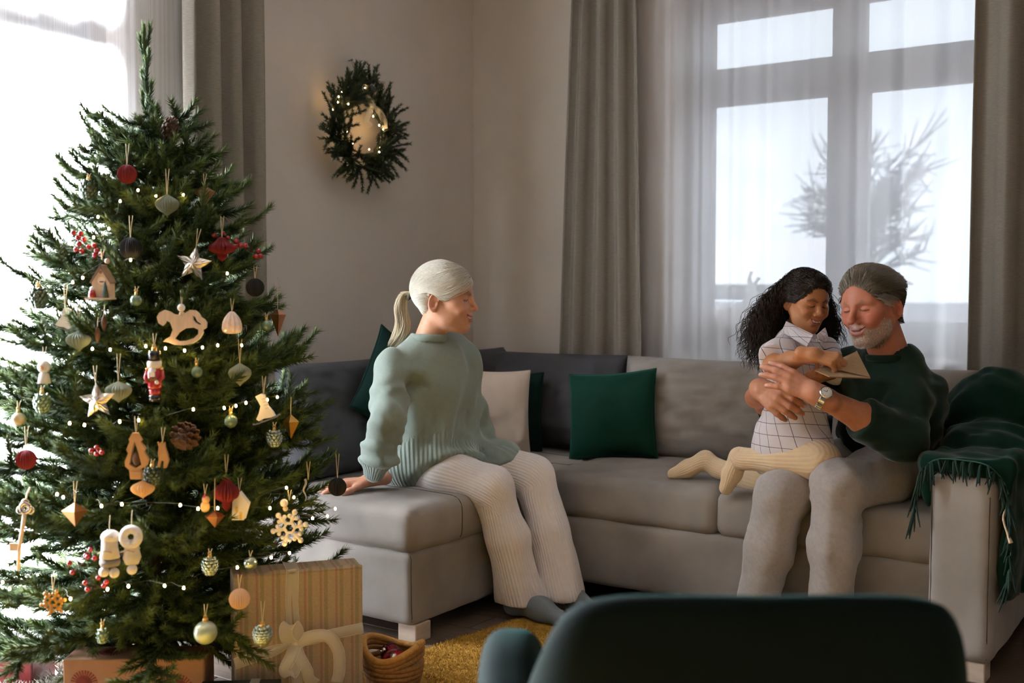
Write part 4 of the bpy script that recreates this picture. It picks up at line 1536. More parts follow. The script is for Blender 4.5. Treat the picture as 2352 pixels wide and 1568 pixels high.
m_inner = lambda p: smin(smin(chain(p, [mN + [0, 0, -.06], (mN + mP) / 2, mP], [.065, .08, .09], .05), np.minimum(chain(p, [mSR, mER], [.05, .045], .02), chain(p, [mSL, mEL], [.05, .045], .02)), .04),
                       np.minimum(chain(p, [mHR, mKR, mAR], [.07, .05, .035], .03), chain(p, [mHL, mKL, mAL], [.07, .05, .035], .03)), .03)
iv, if_ = sdf_mesh(lambda p: pressed(p, m_inner(p), sofa_solid, .0), (1.6, -1.0, .03), (2.3, -.3, .98), .014)
arm_c = lin(188, 124, 90)
def arm_paint(hand, l, hc, ac):
    t = np.clip(-l[:, 1] / .05, 0, 1)[:, None]
    a = np.clip(np.array(ac[:3]) * (1 + .10 * vnoise(l * 60, 8) + .08 * vnoise(l * 400, 9))[:, None], 0, 1)
    return hand.paint(l, hc) * (1 - t) + a * t


build_body(Mn, [(to_world(hv, mHD, mR, mS), hf, hc), (lv, lf, arm_paint(hL, ll, lin(200, 140, 112), arm_c)), (rv, rf, arm_paint(hR, rl, lin(190, 132, 100), arm_c)),
                (iv, if_, flat(iv, mSK))], mSK)

mB = np.stack([mRt, mF, np.array([0, 0, 1.0])], 1)
mC = mP * .45 + mN * .55


def m_top(p):
    lean = mN - mP; lean /= np.linalg.norm(lean)
    fx = np.cross(lean, mRt); fx = fx if fx @ mF > 0 else -fx
    B = np.stack([np.cross(fx, lean), fx, lean], 1)
    d = d_ell(p, mP + [0, 0, .04], (.160, .130, .13), mB)
    d = smin(d, d_ell(p, mC - lean * .06, (.152, .120, .22), B), .04)
    d = smin(d, d_ell(p, mC + lean * .055, (.160, .112, .115), B), .04)
    d = smin(d, d_cap(p, mSR, mSL + [-.02, 0, .01], .056), .04)
    d = smin(d, d_cap(p, mN + [0, 0, -.06], mN + [0, 0, -.006], .088, .060), .03)
    d = smin(d, d_cap(p, mSR, mN - [0, 0, .012], .05, .052), .03)
    d = smin(d, d_cap(p, mSL, mN - [0, 0, .012], .05, .052), .03)
    d = smax(d, .475 - .12 * (p[:, 0] - 2.0) - p[:, 2], .012)
    uL = mEL * .42 + mWL * .58
    fd = ((mWL - mEL) / np.linalg.norm(mWL - mEL)).astype(np.float32)
    cutp = (mEL * .52 + mWL * .48).astype(np.float32)
    s = chain(p, [mSL, mSL * .5 + mEL * .5 + RT * .012, mEL + RT * .015 + [0, 0, -.01], uL], [.060, .064, .064, .060], .03)
    s = smax(s, (p - cutp) @ fd, .008)
    d = smin(d, s, .022)
    d = smin(d, chain(p, [mSR, mSR * .5 + mER * .5, mER, mER * .55 + mWR * .45], [.062, .058, .048, .038], .03), .03)
    q = (p - mP.astype(np.float32)) @ mB.astype(np.float32)
    fold = vnoise(np.stack([q[:, 0] * 10 + q[:, 2] * 9, q[:, 1] * 11, q[:, 2] * 9 - q[:, 0] * 6], 1), 31) * .013
    fold += vnoise(np.stack([q[:, 0] * 16 - q[:, 2] * 22, q[:, 1] * 18, q[:, 2] * 24 + q[:, 0] * 16], 1), 32) * .008
    d = d + fold
    for k in range(5):
        a = mSL + (mEL - mSL) * (.55 + .1 * k) - FW * .07 + RT * .02; b_ = mSL * .3 + mC * .7 - FW * (.07) + np.array([0, 0, -.05 * k + .04])
        d = crease(p, d, [a, a * .5 + b_ * .5 - FW * .01, b_], .006 * (1 if k % 2 else -1), .010)
    nk = to_world((0, -.045, -.10), mHD, mR, mS)
    d = smax(d, -d_cap(p, nk + np.array([0, 0, .14]), mN + np.array([0, 0, .055]) + mF * .014, .062, .060), .006)
    return pressed(p, d, sofa_solid)


top, tv = cloth('jersey_top', m_top, (1.55, -1.15, .42), (2.36, -.28, 1.0), .0072, M_JERSEY, Mn, lin(26, 45, 38), .10, 120)
# collar band
nax = to_world((0, -.045, -.10), mHD, mR, mS) + np.array([0, 0, .14]) - (mN + np.array([0, 0, -.004]) + mF * .014)
cv_, cf_ = ring_vf(mN + np.array([0, 0, .004]) + mF * .014, nax, .0615, .005, 2.0)
co = obj('collar', cv_, cf_, M_JERSEY, Mn, smooth=True); vcol(co, flat(cv_, lin(22, 40, 33)))


def m_trousers(p):
    d = None
    for H, K, A, s in ((mHR, mKR, mAR, 1), (mHL, mKL, mAL, -1)):
        c = chain(p, [H, H * .5 + K * .5, K, K * .55 + A * .45, A], [.098, .088, .074, .070, .060], .03)
        d = c if d is None else smin(d, c, .012)
    d = smin(d, d_ell(p, mP + [0, 0, -.02], (.175, .135, .10), mB), .04)
    d = smax(d, (.115 - p[:, 2]), .006)
    d = d + vnoise(np.stack([p[:, 0] * 20, p[:, 1] * 20, p[:, 2] * 9], 1), 41) * .006 + vnoise(np.stack([p[:, 0] * 26 + p[:, 2] * 22, p[:, 1] * 20, p[:, 2] * 40 - p[:, 0] * 20], 1), 42) * .003
    for K, A in ((mKR, mAR), (mKL, mAL)):
        for k in range(3):
            c0 = K + (A - K) * (.16 + .10 * k)
            d = crease(p, d, [c0 + RT * .09 + [0, 0, .03], c0 - FW * .055, c0 - RT * .08 + [0, 0, .035]], .004 * (1 if k % 2 else -1), .010)
    return pressed(p, d, sofa_solid)


trs, tv = cloth('sweatpants', m_trousers, (1.55, -1.06, .06), (2.3, -.32, .66), .0068, M_SWEAT, Mn, lin(172, 166, 162), .10, 260)
M_SOCKM = mat('pale_grey_sock', lin(150, 150, 150), .9, .08, 200, bump=.2, bscale=700, bdist=.001)
for A in (mAR, mAL):
    toe = A + np.array([-.03, -.19, 0]); toe[2] = .03
    heel = A.copy(); heel[2] = .036
    fn = lambda p, A=A, heel=heel, toe=toe: smax(smin(chain(p, [A + [0, 0, .09], A + [0, 0, .0], heel], [.042, .040, .036], .02), chain(p, [heel, heel * .4 + toe * .6 + [0, 0, .01], toe], [.037, .038, .028], .03), .03), .004 - p[:, 2], .008)
    sv_, sf_ = sdf_mesh(fn, np.minimum(heel, toe) - .07, np.maximum(A, toe) + [.07, .07, .16], .007)
    obj('sock', sv_, sf_, M_SOCKM, Mn, smooth=True)

# hair: short, brushed back, grey brown
def m_scalp(c):
    x, y, z = np.abs(c[:, 0]), c[:, 1], c[:, 2]
    line = np.where(y > .035, .070 + (y - .075) * .8 - x * .45, np.interp(y, [-.1, -.05, -.036, -.02, .006, .022, .035], [-.058, -.055, -.045, .020, .020, .006, .028]))
    return (z > line)


msd = lambda p: mh.sdf(p, ears=False)
roots = surf_pts(hv, hf, 5200, lambda c: m_scalp(c) & ~((np.abs(c[:, 0]) > .072) & (c[:, 2] < .022) & (c[:, 1] > -.036) & (c[:, 1] < .008)))


def m_flow(p, k):
    s = np.sign(p[:, 0])
    top_ = np.clip((p[:, 2] - .05) / .05, 0, 1)
    fx = s * .10 * (1 - top_) + .22 * top_
    fz = np.where(p[:, 2] < .045, -.75, -.15 + .35 * np.clip((p[:, 1] - .03) / .04, 0, 1) * (1 - k))
    return np.stack([fx, np.full(len(p), -.9), fz], 1)


zt = np.clip((roots[:, 2] - .02) / .07, 0, 1)
ln_ = .016 + .040 * zt
cur_ = grow(msd, roots, m_flow, 8, ln_ / 7, lambda k: .003 + .013 * k, .12)
# front quiff lifts
fr_ = np.clip((roots[:, 1] - .02) / .05, 0, 1) * zt
cur_[:, :, 2] += (fr_[:, None] * np.sin(np.linspace(0, 2.4, 8))[None] * .014)
side_dark = np.clip(1 - zt * 1.1 + np.clip((-roots[:, 1]) / .08, 0, 1) * .25, 0, 1)
temple = np.clip((roots[:, 1] + .01) / .03, 0, 1) * np.clip((.05 - roots[:, 2]) / .03, 0, 1)
hc_ = np.array(lin(150, 141, 128)[:3]) * (1 - side_dark[:, None]) + np.array(lin(88, 78, 66)[:3]) * side_dark[:, None]
hc_ = hc_ * (1 - temple[:, None]) + np.array(lin(185, 176, 164)[:3]) * temple[:, None]
hc_ = np.clip(hc_ * (1 + RNG.normal(0, .16, (len(hc_), 1))), 0, 1)
strand_obj('hair', to_world(cur_.reshape(-1, 3), mHD, mR, mS).reshape(cur_.shape), .00085, hc_, M_HAIR, Mn)
cv, cf = sdf_mesh(lambda p: msd(p) - .0022, (-.1, -.135, -.075), (.1, .12, .15), .0034)
keep = m_scalp(cv); cf = cf[keep[cf].all(1)]
cap = obj('hair_cap', to_world(cv, mHD, mR, mS), cf, M_HAIR, Mn, smooth=True)
cz = np.clip((cv[:, 2] - .02) / .07, 0, 1)[:, None]
vcol(cap, np.array(lin(120, 110, 96)[:3]) * cz + np.array(lin(80, 70, 60)[:3]) * (1 - cz))
# beard
br = surf_pts(hv, hf, 2400, lambda c: (mh.paint(c, mSK, mSK, mSK, mSK, beard=mSK) is not None) & (mh.beard_mask > .35) & (RNG.random(len(c)) < mh.beard_mask) & (chain(np.abs(c).astype(np.float32) * [1, 1, -1], mh.lip_l, [.007, .0065, .005], .003) > .001) & (chain(np.abs(c).astype(np.float32) * [1, 1, -1], mh.lip_u, [.006, .006, .005], .003) > .0))
bcur = grow(mh.sdf, br, lambda p, k: np.stack([p[:, 0] * 4, np.full(len(p), .25), np.full(len(p), -.9)], 1), 4, RNG.uniform(.0010, .0020, len(br)), lambda k: .0004 + .0016 * k, .25)
dk = np.clip((-.075 - br[:, 2]) / .03, 0, 1)[:, None] * np.clip((.055 - br[:, 1]) / .03, 0, 1)[:, None]
bc = (np.array(lin(205, 196, 186)[:3]) * (1 - dk) + np.array(lin(105, 92, 84)[:3]) * dk) * (1 + RNG.normal(0, .18, (len(br), 1)))
strand_obj('beard', to_world(bcur.reshape(-1, 3), mHD, mR, mS).reshape(bcur.shape), .0005, np.clip(bc, 0, 1), M_HAIR, Mn)

# wrist watch
M_STEEL = mat('watch_steel', lin(205, 205, 208), .22, .05, 40, metal=1.0)
M_DIAL = mat('watch_dial', lin(225, 225, 220), .3, .03)
M_HANDS = mat('watch_hands', lin(40, 40, 45), .4)
wc = mWL - dL * .022
xw, zw = np.cross(dL, zL), zL
RW = np.stack([xw, dL, zw], 1)
wr = .0315
watch = bpy.data.objects.new('wristwatch', None); COL.objects.link(watch); watch.parent = Mn; watch.matrix_parent_inverse = world_of(Mn).inverted(); watch.location = Vector(wc)
prof = [(0, -.004), (.016, -.004), (.0185, -.001), (.0185, .003), (.0165, .0055), (.0150, .0055), (.0148, .0045), (0, .0045)]
v, f = lathe_vf(prof, 28)
obj('case', v @ RW.T + wc + zw * wr, f, M_STEEL, watch, smooth=False)
v, f = lathe_vf([(0, .0048), (.0148, .0048)], 28)
obj('dial', v @ RW.T + wc + zw * wr, f, M_DIAL, watch)
hb = MB(); hb.box((-.0006, 0, .0050), (.0006, .0095, .0055)); hb.box((0, -.0007, .0050), (.0065, .0007, .0055))
for k in range(12):
    a = k * math.pi / 6; c_, s_ = math.cos(a), math.sin(a)
    hb.tube([(c_ * .0115, s_ * .0115, .005), (c_ * .0138, s_ * .0138, .005)], .0005, 4)
obj('hands', np.concatenate(hb.v) @ RW.T + wc + zw * wr, hb.f, M_HANDS, watch)
lk, lkf = rbox((-.0035, -.0085, -.0014), (.0035, .0085, .0014), .001, 1)
for a in np.linspace(34, 326, 23):
    t = math.radians(a)
    rad = np.array([math.sin(t) * .0325, 0, math.cos(t) * .0315 - .001])
    Q = np.array(Matrix.Rotation(t, 3, 'Y'))
    obj('bracelet_link', (lk @ Q.T + rad) @ RW.T + wc, lkf, M_STEEL, watch)
# ------------------------------------------------------------------ child kneeling beside, opening an envelope
G = thing('person', 'curly-haired child in a white checked shirt dress and beige tights kneeling on the sofa', 'person', (1.72, -.68, .42))
gSK = lin(176, 118, 76)
gHD = at_depth(1851, 695, 3.40); gS = .76
gR = look(img_dir(70), math.radians(-11), math.radians(-4))
gh = Head(jaw=.86, nose=.62, nose_w=1.22, cheek=1.15, fold=.45, neck=.038, lip=1.05, smile=1.5, chin=.85, brow=.6, open=0, neck_to=(0, -.045, -.17), child=1, face_w=1.02, ear=.95, lid=1.12)
hv, hf = gh.mesh()
hc = gh.paint(hv, gSK, lin(160, 88, 72), lin(58, 40, 30), lin(22, 15, 12), blush=.22, blush_c=lin(180, 98, 62), brow_w=.0046, lash_w=.0034)
gN = to_world((0, -.045, -.135), gHD, gR, gS)
gF = img_dir(40); gRt = np.cross(gF, [0, 0, 1.0])            # chest direction; her right is toward image left / camera
gP = at_depth(1822, 1000, 3.36)
gSR = at_depth(1800, 800, 3.34); gSL = at_depth(1893, 802, 3.46)
gER = at_depth(1776, 838, 3.20); gWR = at_depth(1868, 815, 3.07)
gEL = at_depth(1918, 850, 3.40); gWL = at_depth(1868, 868, 3.24)
def man_solid(p):
    d = np.minimum(np.minimum(m_top(p), m_trousers(p)), m_inner(p))
    return np.minimum(d, np.minimum(LIMBS[0](p), LIMBS[1](p)))


def held(p, d, keep=.004):
    return pressed(p, pressed(p, d, sofa_solid), man_solid, keep)


hG = Hand(side=-1, curl=((48, 45, 25), (55, 50, 30), (60, 55, 35), (60, 55, 35)), spread=(5, 1, -3, -7), thumb=((22, -30), 18, 10), size=.68, thick=1.08)
dG = at_depth(1925, 826, 3.04) - gWR; dG /= np.linalg.norm(dG)
zG = -FW * .55 + np.array([0, 0, .75]); zG -= dG * (zG @ dG); zG /= np.linalg.norm(zG)
RG = np.stack([np.cross(dG, zG), dG, zG], 1)
gv, gf, gl = limb(hG, gWR, RG, [gSR * .3 + gER * .7, gER, gER * .55 + gWR * .45, gWR], [.028, .026, .023, .017], .0028)
hg2 = Hand(side=1, curl=((40, 40, 25),) * 4, spread=(5, 1, -3, -7), thumb=((22, -30), 18, 10), size=.74)
d2 = at_depth(1905, 858, 3.14) - gWL; d2 /= np.linalg.norm(d2)
z2 = np.array([0, 0, -1.0]) - FW * .3; z2 -= d2 * (z2 @ d2); z2 /= np.linalg.norm(z2)
R2 = np.stack([np.cross(d2, z2), d2, z2], 1)
qv, qf, ql = limb(hg2, gWL, R2, [gEL, gWL], [.026, .019], .0036, press=man_solid)
# legs: kneeling, shins and feet to the side
nK = at_y(1885, 1058, -.875); nA = at_y(1716, 1054, -.865); nT = at_y(1668, 1120, -.865); nH = at_y(1698, 1050, -.855)
fK = at_y(1800, 1118, -.74); fA = at_y(1650, 1076, -.70); fT = at_z(1546, 1088, .435); fH = at_y(1620, 1056, -.70)
inner = lambda p: smin(chain(p, [gN, (gN + gP) / 2, gP], [.03, .055, .06], .03), np.minimum(chain(p, [gP, nK, nA], [.05, .04, .028], .03), chain(p, [gP, fK, fA], [.05, .04, .028], .03)), .03)
iv, if_ = sdf_mesh(lambda p: held(p, inner(p), .0), np.minimum(gP, fA) - [.2, .3, .2], np.maximum(gN, nK) + [.15, .3, .1], .012)
build_body(G, [(to_world(hv, gHD, gR, gS), hf, hc), (gv, gf, hG.paint(gl, gSK, nail=lin(200, 150, 120)[:3], red=.15)), (qv, qf, hg2.paint(ql, gSK, red=.15)), (iv, if_, flat(iv, gSK))], gSK)

# tights
def g_tights(p):
    d = chain(p, [gP + gRt * .03 - [0, 0, .03], nK, nK * .5 + nA * .5, nA], [.070, .056, .046, .031], .02)
    d = smin(d, chain(p, [nA, nH, nH * .45 + nT * .55 + [0, 0, .004], nT], [.029, .029, .030, .022], .015), .015)
    e = chain(p, [gP - gRt * .03 - [0, 0, .03], fK, fK * .5 + fA * .5, fA], [.070, .050, .042, .029], .02)
    e = smin(e, chain(p, [fA, fH, fH * .45 + fT * .55 + [0, 0, -.004], fT], [.028, .029, .028, .019], .015), .015)
    d = np.minimum(d, e)
    for A, H in ((nA, nH), (fA, fH)):
        for k in range(4):
            c0 = A + (nK - nA) * (.03 + .055 * k) * (1 if A is nA else .6)
            d = crease(p, d, [c0 + [0, 0, .03] - FW * .02, c0 - FW * .035, c0 - [0, 0, .03] - FW * .02 + RT * .012], .0030 * (1 if k % 2 else -1), .0045)
    return held(p, d)


tg, tv = cloth('tights', g_tights, np.minimum(np.minimum(fT, nT), gP) - [.06, .22, .08], np.maximum(gP, nK) + [.12, .12, .07], .0052, M_RIBBED, G, lin(226, 200, 164), .03, 80)
vfloat(tg, np.ones(len(tv)) * .6, 'ribmask')
vfloat(tg, rib_coord(tv, [((gP + gRt * .03, nK, nA, nH, nT), -FW), ((gP - gRt * .03, fK, fA, fH, fT), -FW)], 26), 'rib')

# shirt dress
gB = np.stack([gRt, gF, np.array([0, 0, 1.0])], 1)
gC = gP * .40 + gN * .60


def g_dress(p):
    d = d_ell(p, gC + [0, 0, .02], (.090, .072, .13), gB)
    d = smin(d, d_cap(p, gSR, gSL, .034), .03)
    d = smin(d, d_cap(p, gN - [0, 0, .045], gN - [0, 0, .005], .055, .036), .025)
    # skirt
    d = smin(d, chain(p, [gC - [0, 0, .07], gP + [0, 0, .06], gP - gF * .022 - [0, 0, .015], gP - gF * .03 - [0, 0, .05]], [.080, .088, .098, .100], .03), .03)
    d = smin(d, chain(p, [gP, gP * .45 + nK * .55 + [0, 0, .005]], [.085, .068], .03), .03)
    d = smin(d, chain(p, [gP, gP * .55 + fK * .45], [.085, .075], .03), .03)
    # hem: slanted across the lap
    hn = (gP - nK); hn = -hn / np.linalg.norm(hn) * .55 + np.array([0, 0, -.83]); hn /= np.linalg.norm(hn)
    hp = at_depth(1800, 1058, 3.22)
    d = smax(d, (p - hp.astype(np.float32)) @ hn.astype(np.float32), .008)
    # short sleeves
    s = chain(p, [gSR, gSR * .45 + gER * .55, gER * .93 + gSR * .07 + [0, 0, .008]], [.042, .047, .047], .02)
    sd = (gER - gSR) / np.linalg.norm(gER - gSR)
    s = smax(s, (p - (gSR * .16 + gER * .84).astype(np.float32)) @ sd.astype(np.float32), .006)
    d = smin(d, s, .014)
    d = smin(d, chain(p, [gSL, gEL], [.042, .045], .02), .015)
    q = (p - gP.astype(np.float32)) @ gB.astype(np.float32)
    d = d + vnoise(np.stack([q[:, 0] * 18 + q[:, 2] * 5, q[:, 1] * 18, q[:, 2] * 7], 1), 51) * .008 + vnoise(np.stack([q[:, 0] * 30 - q[:, 2] * 14, q[:, 1] * 30, q[:, 2] * 26], 1), 52) * .004
    nk = to_world((0, -.03, -.09), gHD, gR, gS)
    d = smax(d, -d_cap(p, nk + [0, 0, .1], gN + gF * .012 - [0, 0, .01], .050, .042), .005)
    return held(p, d)


M_CHECK = bpy.data.materials.new('checked_cotton')
_w = NT(M_CHECK)
_at = _w.node('ShaderNodeAttribute'); _at.attribute_name = 'grid'
_sp = _w.node('ShaderNodeSeparateXYZ'); _w.link(_at.outputs['Vector'], _sp.inputs[0])
_fa = None
for ch in (0, 1):
    fr_ = _w.node('ShaderNodeMath'); fr_.operation = 'FRACT'; _w.link(_sp.outputs[ch], fr_.inputs[0])
    lt = _w.node('ShaderNodeMath'); lt.operation = 'LESS_THAN'; lt.inputs[1].default_value = .042; _w.link(fr_.outputs[0], lt.inputs[0])
    if _fa is None: _fa = lt
    else:
        mx = _w.node('ShaderNodeMath'); mx.operation = 'MAXIMUM'; _w.link(_fa.outputs[0], mx.inputs[0]); _w.link(lt.outputs[0], mx.inputs[1]); _fa = mx
_mc = _w.node('ShaderNodeMix'); _mc.data_type = 'RGBA'
_mc.inputs[6].default_value = lin(232, 226, 232); _mc.inputs[7].default_value = lin(82, 80, 96)
_w.link(_fa.outputs[0], _mc.inputs[0]); _w.link(_mc.outputs[2], _w.b.inputs['Base Color'])
_w.b.inputs['Roughness'].default_value = .85


def grid_attr(o, v, tilt=.25):
    q = (v - gP) @ gB
    t = vnoise(v * 12, 61) * .006
    a = (np.arctan2(q[:, 1] + .03, q[:, 0]) * .105 + tilt * q[:, 2] + t) / .036
    b = (q[:, 2] - tilt * .4 * q[:, 0] + t) / .036
    at = o.data.attributes.new('grid', 'FLOAT_VECTOR', 'POINT')
    at.data.foreach_set('vector', np.stack([a + 50, b + 50, a * 0], 1).astype(np.float32).ravel())


dr, dv_ = cloth('shirt_dress', g_dress, np.minimum(gP, gER) - [.20, .22, .12], np.maximum(gN, gSL) + [.16, .2, .03], .0056, M_CHECK, G, lin(236, 232, 238))
grid_attr(dr, dv_)
# pointed shirt collar, button stand, buttons
def flap(pts, thick=.003, n=6):
    a, b, c, d = [np.array(q, float) for q in pts]
    U, V = np.meshgrid(np.linspace(0, 1, n), np.linspace(0, 1, n), indexing='ij')
    g = (a * ((1 - U) * (1 - V))[..., None] + b * (U * (1 - V))[..., None] + c * (U * V)[..., None] + d * ((1 - U) * V)[..., None])
    nr = np.cross(b - a, d - a); nr /= np.linalg.norm(nr)
    if nr @ FW > 0: nr = -nr
    g = g + nr * (np.sin(U * math.pi) * np.sin(V * math.pi) * .008)[..., None]
    top_ = g.reshape(-1, 3); bot = top_ - nr * thick
    f = grid_faces(n, n)
    fs = [tuple(x) for x in f] + [tuple(x[::-1] + n * n) for x in f]
    edge = [i * n for i in range(n)] + [(n - 1) * n + j for j in range(1, n)] + [i * n + n - 1 for i in range(n - 2, -1, -1)] + [j for j in range(n - 2, 0, -1)]
    for i in range(len(edge)):
        e, e2 = edge[i], edge[(i + 1) % len(edge)]
        fs.append((e, e2, e2 + n * n, e + n * n))
    return np.concatenate([top_, bot]), fs


for pts in ([at_depth(1806, 737, 3.37), at_depth(1868, 768, 3.285), at_depth(1853, 796, 3.27), at_depth(1795, 760, 3.335)],
            [at_depth(1878, 768, 3.285), at_depth(1896, 752, 3.36), at_depth(1905, 782, 3.36), at_depth(1884, 788, 3.285)]):
    v, f = flap(pts)
    o = obj('collar', v, f, M_CHECK, G, smooth=False); grid_attr(o, v, .6)
M_BUTTON = mat('shell_button', lin(225, 220, 215), .3)
for (u, v_, z_) in ((1876, 781, 3.272), (1880, 800, 3.27)):
    c = at_depth(u, v_, z_)
    lv_, lf_ = lathe_vf([(0, -.0012), (.0045, -.0012), (.005, 0), (.0045, .0012), (.003, .0008), (0, .0006)], 12)
    B = axes_from(np.array([0, 0, 1.0]), gF)
    obj('button', lv_ @ np.array(Vector((0, 0, 1)).rotation_difference(Vector(gF)).to_matrix()).T + c, lf_, M_BUTTON, G)

# hair: long loose curls pulled back from the forehead
def g_scalp(c):
    x, y, z = np.abs(c[:, 0]), c[:, 1], c[:, 2]
    line = np.where(y > .03, .064 + (y - .075) * .9 - x * .40, np.interp(y, [-.1, -.05, -.034, -.02, .03], [-.06, -.055, -.03, .022, .020]))
    return z > line


gsd = lambda p: np.minimum(gh.sdf(p, ears=False), d_ell(p, (0, .088, -.03), (.088, .088, .112)))
roots = np.concatenate([surf_pts(hv, hf, 4000, g_scalp), surf_pts(hv, hf, 900, lambda c: g_scalp(c) & (c[:, 1] > .02) & ~g_scalp(c - np.array([0, 0, .02])))])
ng = 26
tt = np.linspace(0, 1, ng)
G_ = np.array([0, 0, -1.0]) @ gR                     # world down in head space
side_ = np.sign(roots[:, 0] + RNG.normal(0, .03, len(roots)))
spread_ = RNG.normal(0, 1, (len(roots), 2))


def g_flow(p, k):
    away = p * np.array([1.0, .6, .3]); away /= np.linalg.norm(away, axis=1, keepdims=True) + 1e-6
    back = np.tile(np.array([0, -1.0, .05]), (len(p), 1))
    d = np.tile(G_, (len(p), 1))
    a = np.clip((p[:, 1:2] + .045) / .05, 0, 1) * (1 - np.clip((k - .6) * 4, 0, 1))
    o = np.stack([side_ * (.95 + .4 * spread_[:, 0]), -.15 + .35 * spread_[:, 1] * .5, np.zeros(len(p))], 1)
    return back * (a + .38 * (1 - k)) + (d * .95 + o * .62 * np.clip(1.5 - k * 1.4, .12, 1)) * (1 - a * .85)


L_ = RNG.uniform(.19, .35, len(roots))
cur_ = grow(gsd, roots, g_flow, ng, L_ / ng, lambda k: .007 + .010 * min(k * 4, 1), .16)
ph = RNG.uniform(0, 6.28, len(roots)); fq = RNG.uniform(30, 52, len(roots))
amp = RNG.uniform(.004, .010, len(roots))[:, None] * np.clip(tt * 3.0, .4, 1)[None]
sarc = tt[None] * L_[:, None] * fq[:, None] * 2.6
cl = np.round(roots * 40); key = (cl[:, 0] * 7 + cl[:, 1] * 13 + cl[:, 2] * 29)
ph = key * 2.4 + RNG.normal(0, .35, len(roots)); fqk = 95 + 25 * np.sin(key * 1.7)
sarc = tt[None] * L_[:, None] * fqk[:, None]
cur_ = cur_ + np.stack([np.cos(sarc + ph[:, None]) * amp, np.sin(sarc + ph[:, None]) * amp, .4 * np.cos(sarc + ph[:, None]) * amp], -1)
gcol = np.array(lin(48, 38, 33)[:3]) * (1 + RNG.normal(0, .3, (len(roots), 1)) + .8 * (RNG.random((len(roots), 1)) < .12))
strand_obj('hair', to_world(cur_.reshape(-1, 3), gHD, gR, gS).reshape(cur_.shape), .00075, np.clip(gcol, .004, 1), M_HAIR, G)
cv, cf = sdf_mesh(lambda p: gh.sdf(p, ears=False) - .006 - .002 * vnoise(p * 90, 4), (-.11, -.14, -.075), (.11, .13, .15), .0042)
keep = g_scalp(cv - np.array([0, .004, .014])); cf = cf[keep[cf].all(1)]
cap = obj('hair_cap', to_world(cv, gHD, gR, gS), cf, M_HAIR, G, smooth=True); vcol(cap, flat(cv, lin(30, 24, 21)))

# envelope in her hands
M_KRAFT = mat('kraft_paper', lin(146, 116, 82), .8, .10, 60, bump=.15, bscale=300, bdist=.001)
eA, eB, eC, eD = at_depth(1872, 850, 3.055), at_depth(1968, 806, 3.12), at_depth(1999, 867, 3.00), at_depth(1905, 864, 2.985)
nE = np.cross(eB - eA, eD - eA); nE /= np.linalg.norm(nE)
ev = np.array([eA, eB, eC, eD, eA + nE * .003, eB + nE * .003, eC + nE * .003, eD + nE * .003])
env = thing('envelope', 'brown kraft paper envelope held by the child', 'envelope', eA)
obj('sheet', ev, [(0, 3, 2, 1), (4, 5, 6, 7), (0, 1, 5, 4), (1, 2, 6, 5), (2, 3, 7, 6), (3, 0, 4, 7)], M_KRAFT, env)
sgn = 1 if nE @ FW < 0 else -1
mid_ = (eA + eB + eC + eD) / 4
fl_ = np.array([eB, eC, mid_ * .75 + (eA + eD) / 2 * .25]); off_ = nE * (.0045 if sgn > 0 else -.0015)
obj('flap', np.concatenate([fl_ + off_, fl_ + off_ + nE * .001]), [(0, 1, 2), (5, 4, 3), (0, 3, 4, 1), (1, 4, 5, 2), (2, 5, 3, 0)], M_KRAFT, env)
# ------------------------------------------------------------------ christmas tree
TZ = 2.85
TB = at_depth(345, 784, TZ); TX, TY = TB[0], TB[1]
TOPZ = 1.70


def tree_r(z):
    return float(np.interp(z, [.10, .20, .36, .61, .80, .91, 1.067, 1.16, 1.256, 1.36, 1.456, 1.52], [.30, .43, .475, .445, .385, .335, .30, .255, .20, .15, .09, .03]))


def on_tree(u, v, k=1.08, off=0.0):
    """point where the view ray through a pixel meets the tree's outer surface (front side)"""
    best = None
    for d in np.arange(2.15, 2.95, .004):
        p = at_depth(u, v, d)
        r = math.hypot(p[0] - TX, p[1] - TY)
        if p[2] < 1.6 and r < tree_r(p[2]) * k:
            best = d; break
    if best is None:
        ds = np.arange(2.15, 3.1, .01)
        rs = [math.hypot(*(at_depth(u, v, d)[:2] - [TX, TY])) for d in ds]
        best = ds[int(np.argmin(rs))]
    return at_depth(u, v, best - off)


M_NEEDLE = bpy.data.materials.new('fir_needles')
_w = NT(M_NEEDLE)
_a = _w.node('ShaderNodeAttribute'); _a.attribute_name = 'col'
_oi = _w.node('ShaderNodeObjectInfo'); _hs = _w.node('ShaderNodeHueSaturation')
_mr = _w.node('ShaderNodeMapRange'); _mr.inputs['To Min'].default_value = .75; _mr.inputs['To Max'].default_value = 1.3
_w.link(_oi.outputs['Random'], _mr.inputs[0]); _w.link(_mr.outputs[0], _hs.inputs['Value']); _w.link(_a.outputs['Color'], _hs.inputs['Color'])
_w.link(_hs.outputs[0], _w.b.inputs['Base Color']); _w.b.inputs['Roughness'].default_value = .62; _w.b.inputs['Specular IOR Level'].default_value = .22
M_TWIG = mat('twig_brown', lin(74, 62, 44), .8)
M_TRUNK = mat('trunk_bark', lin(70, 54, 40), .9, .3, 20)
M_BLACK = mat('black_metal', lin(22, 22, 24), .4)


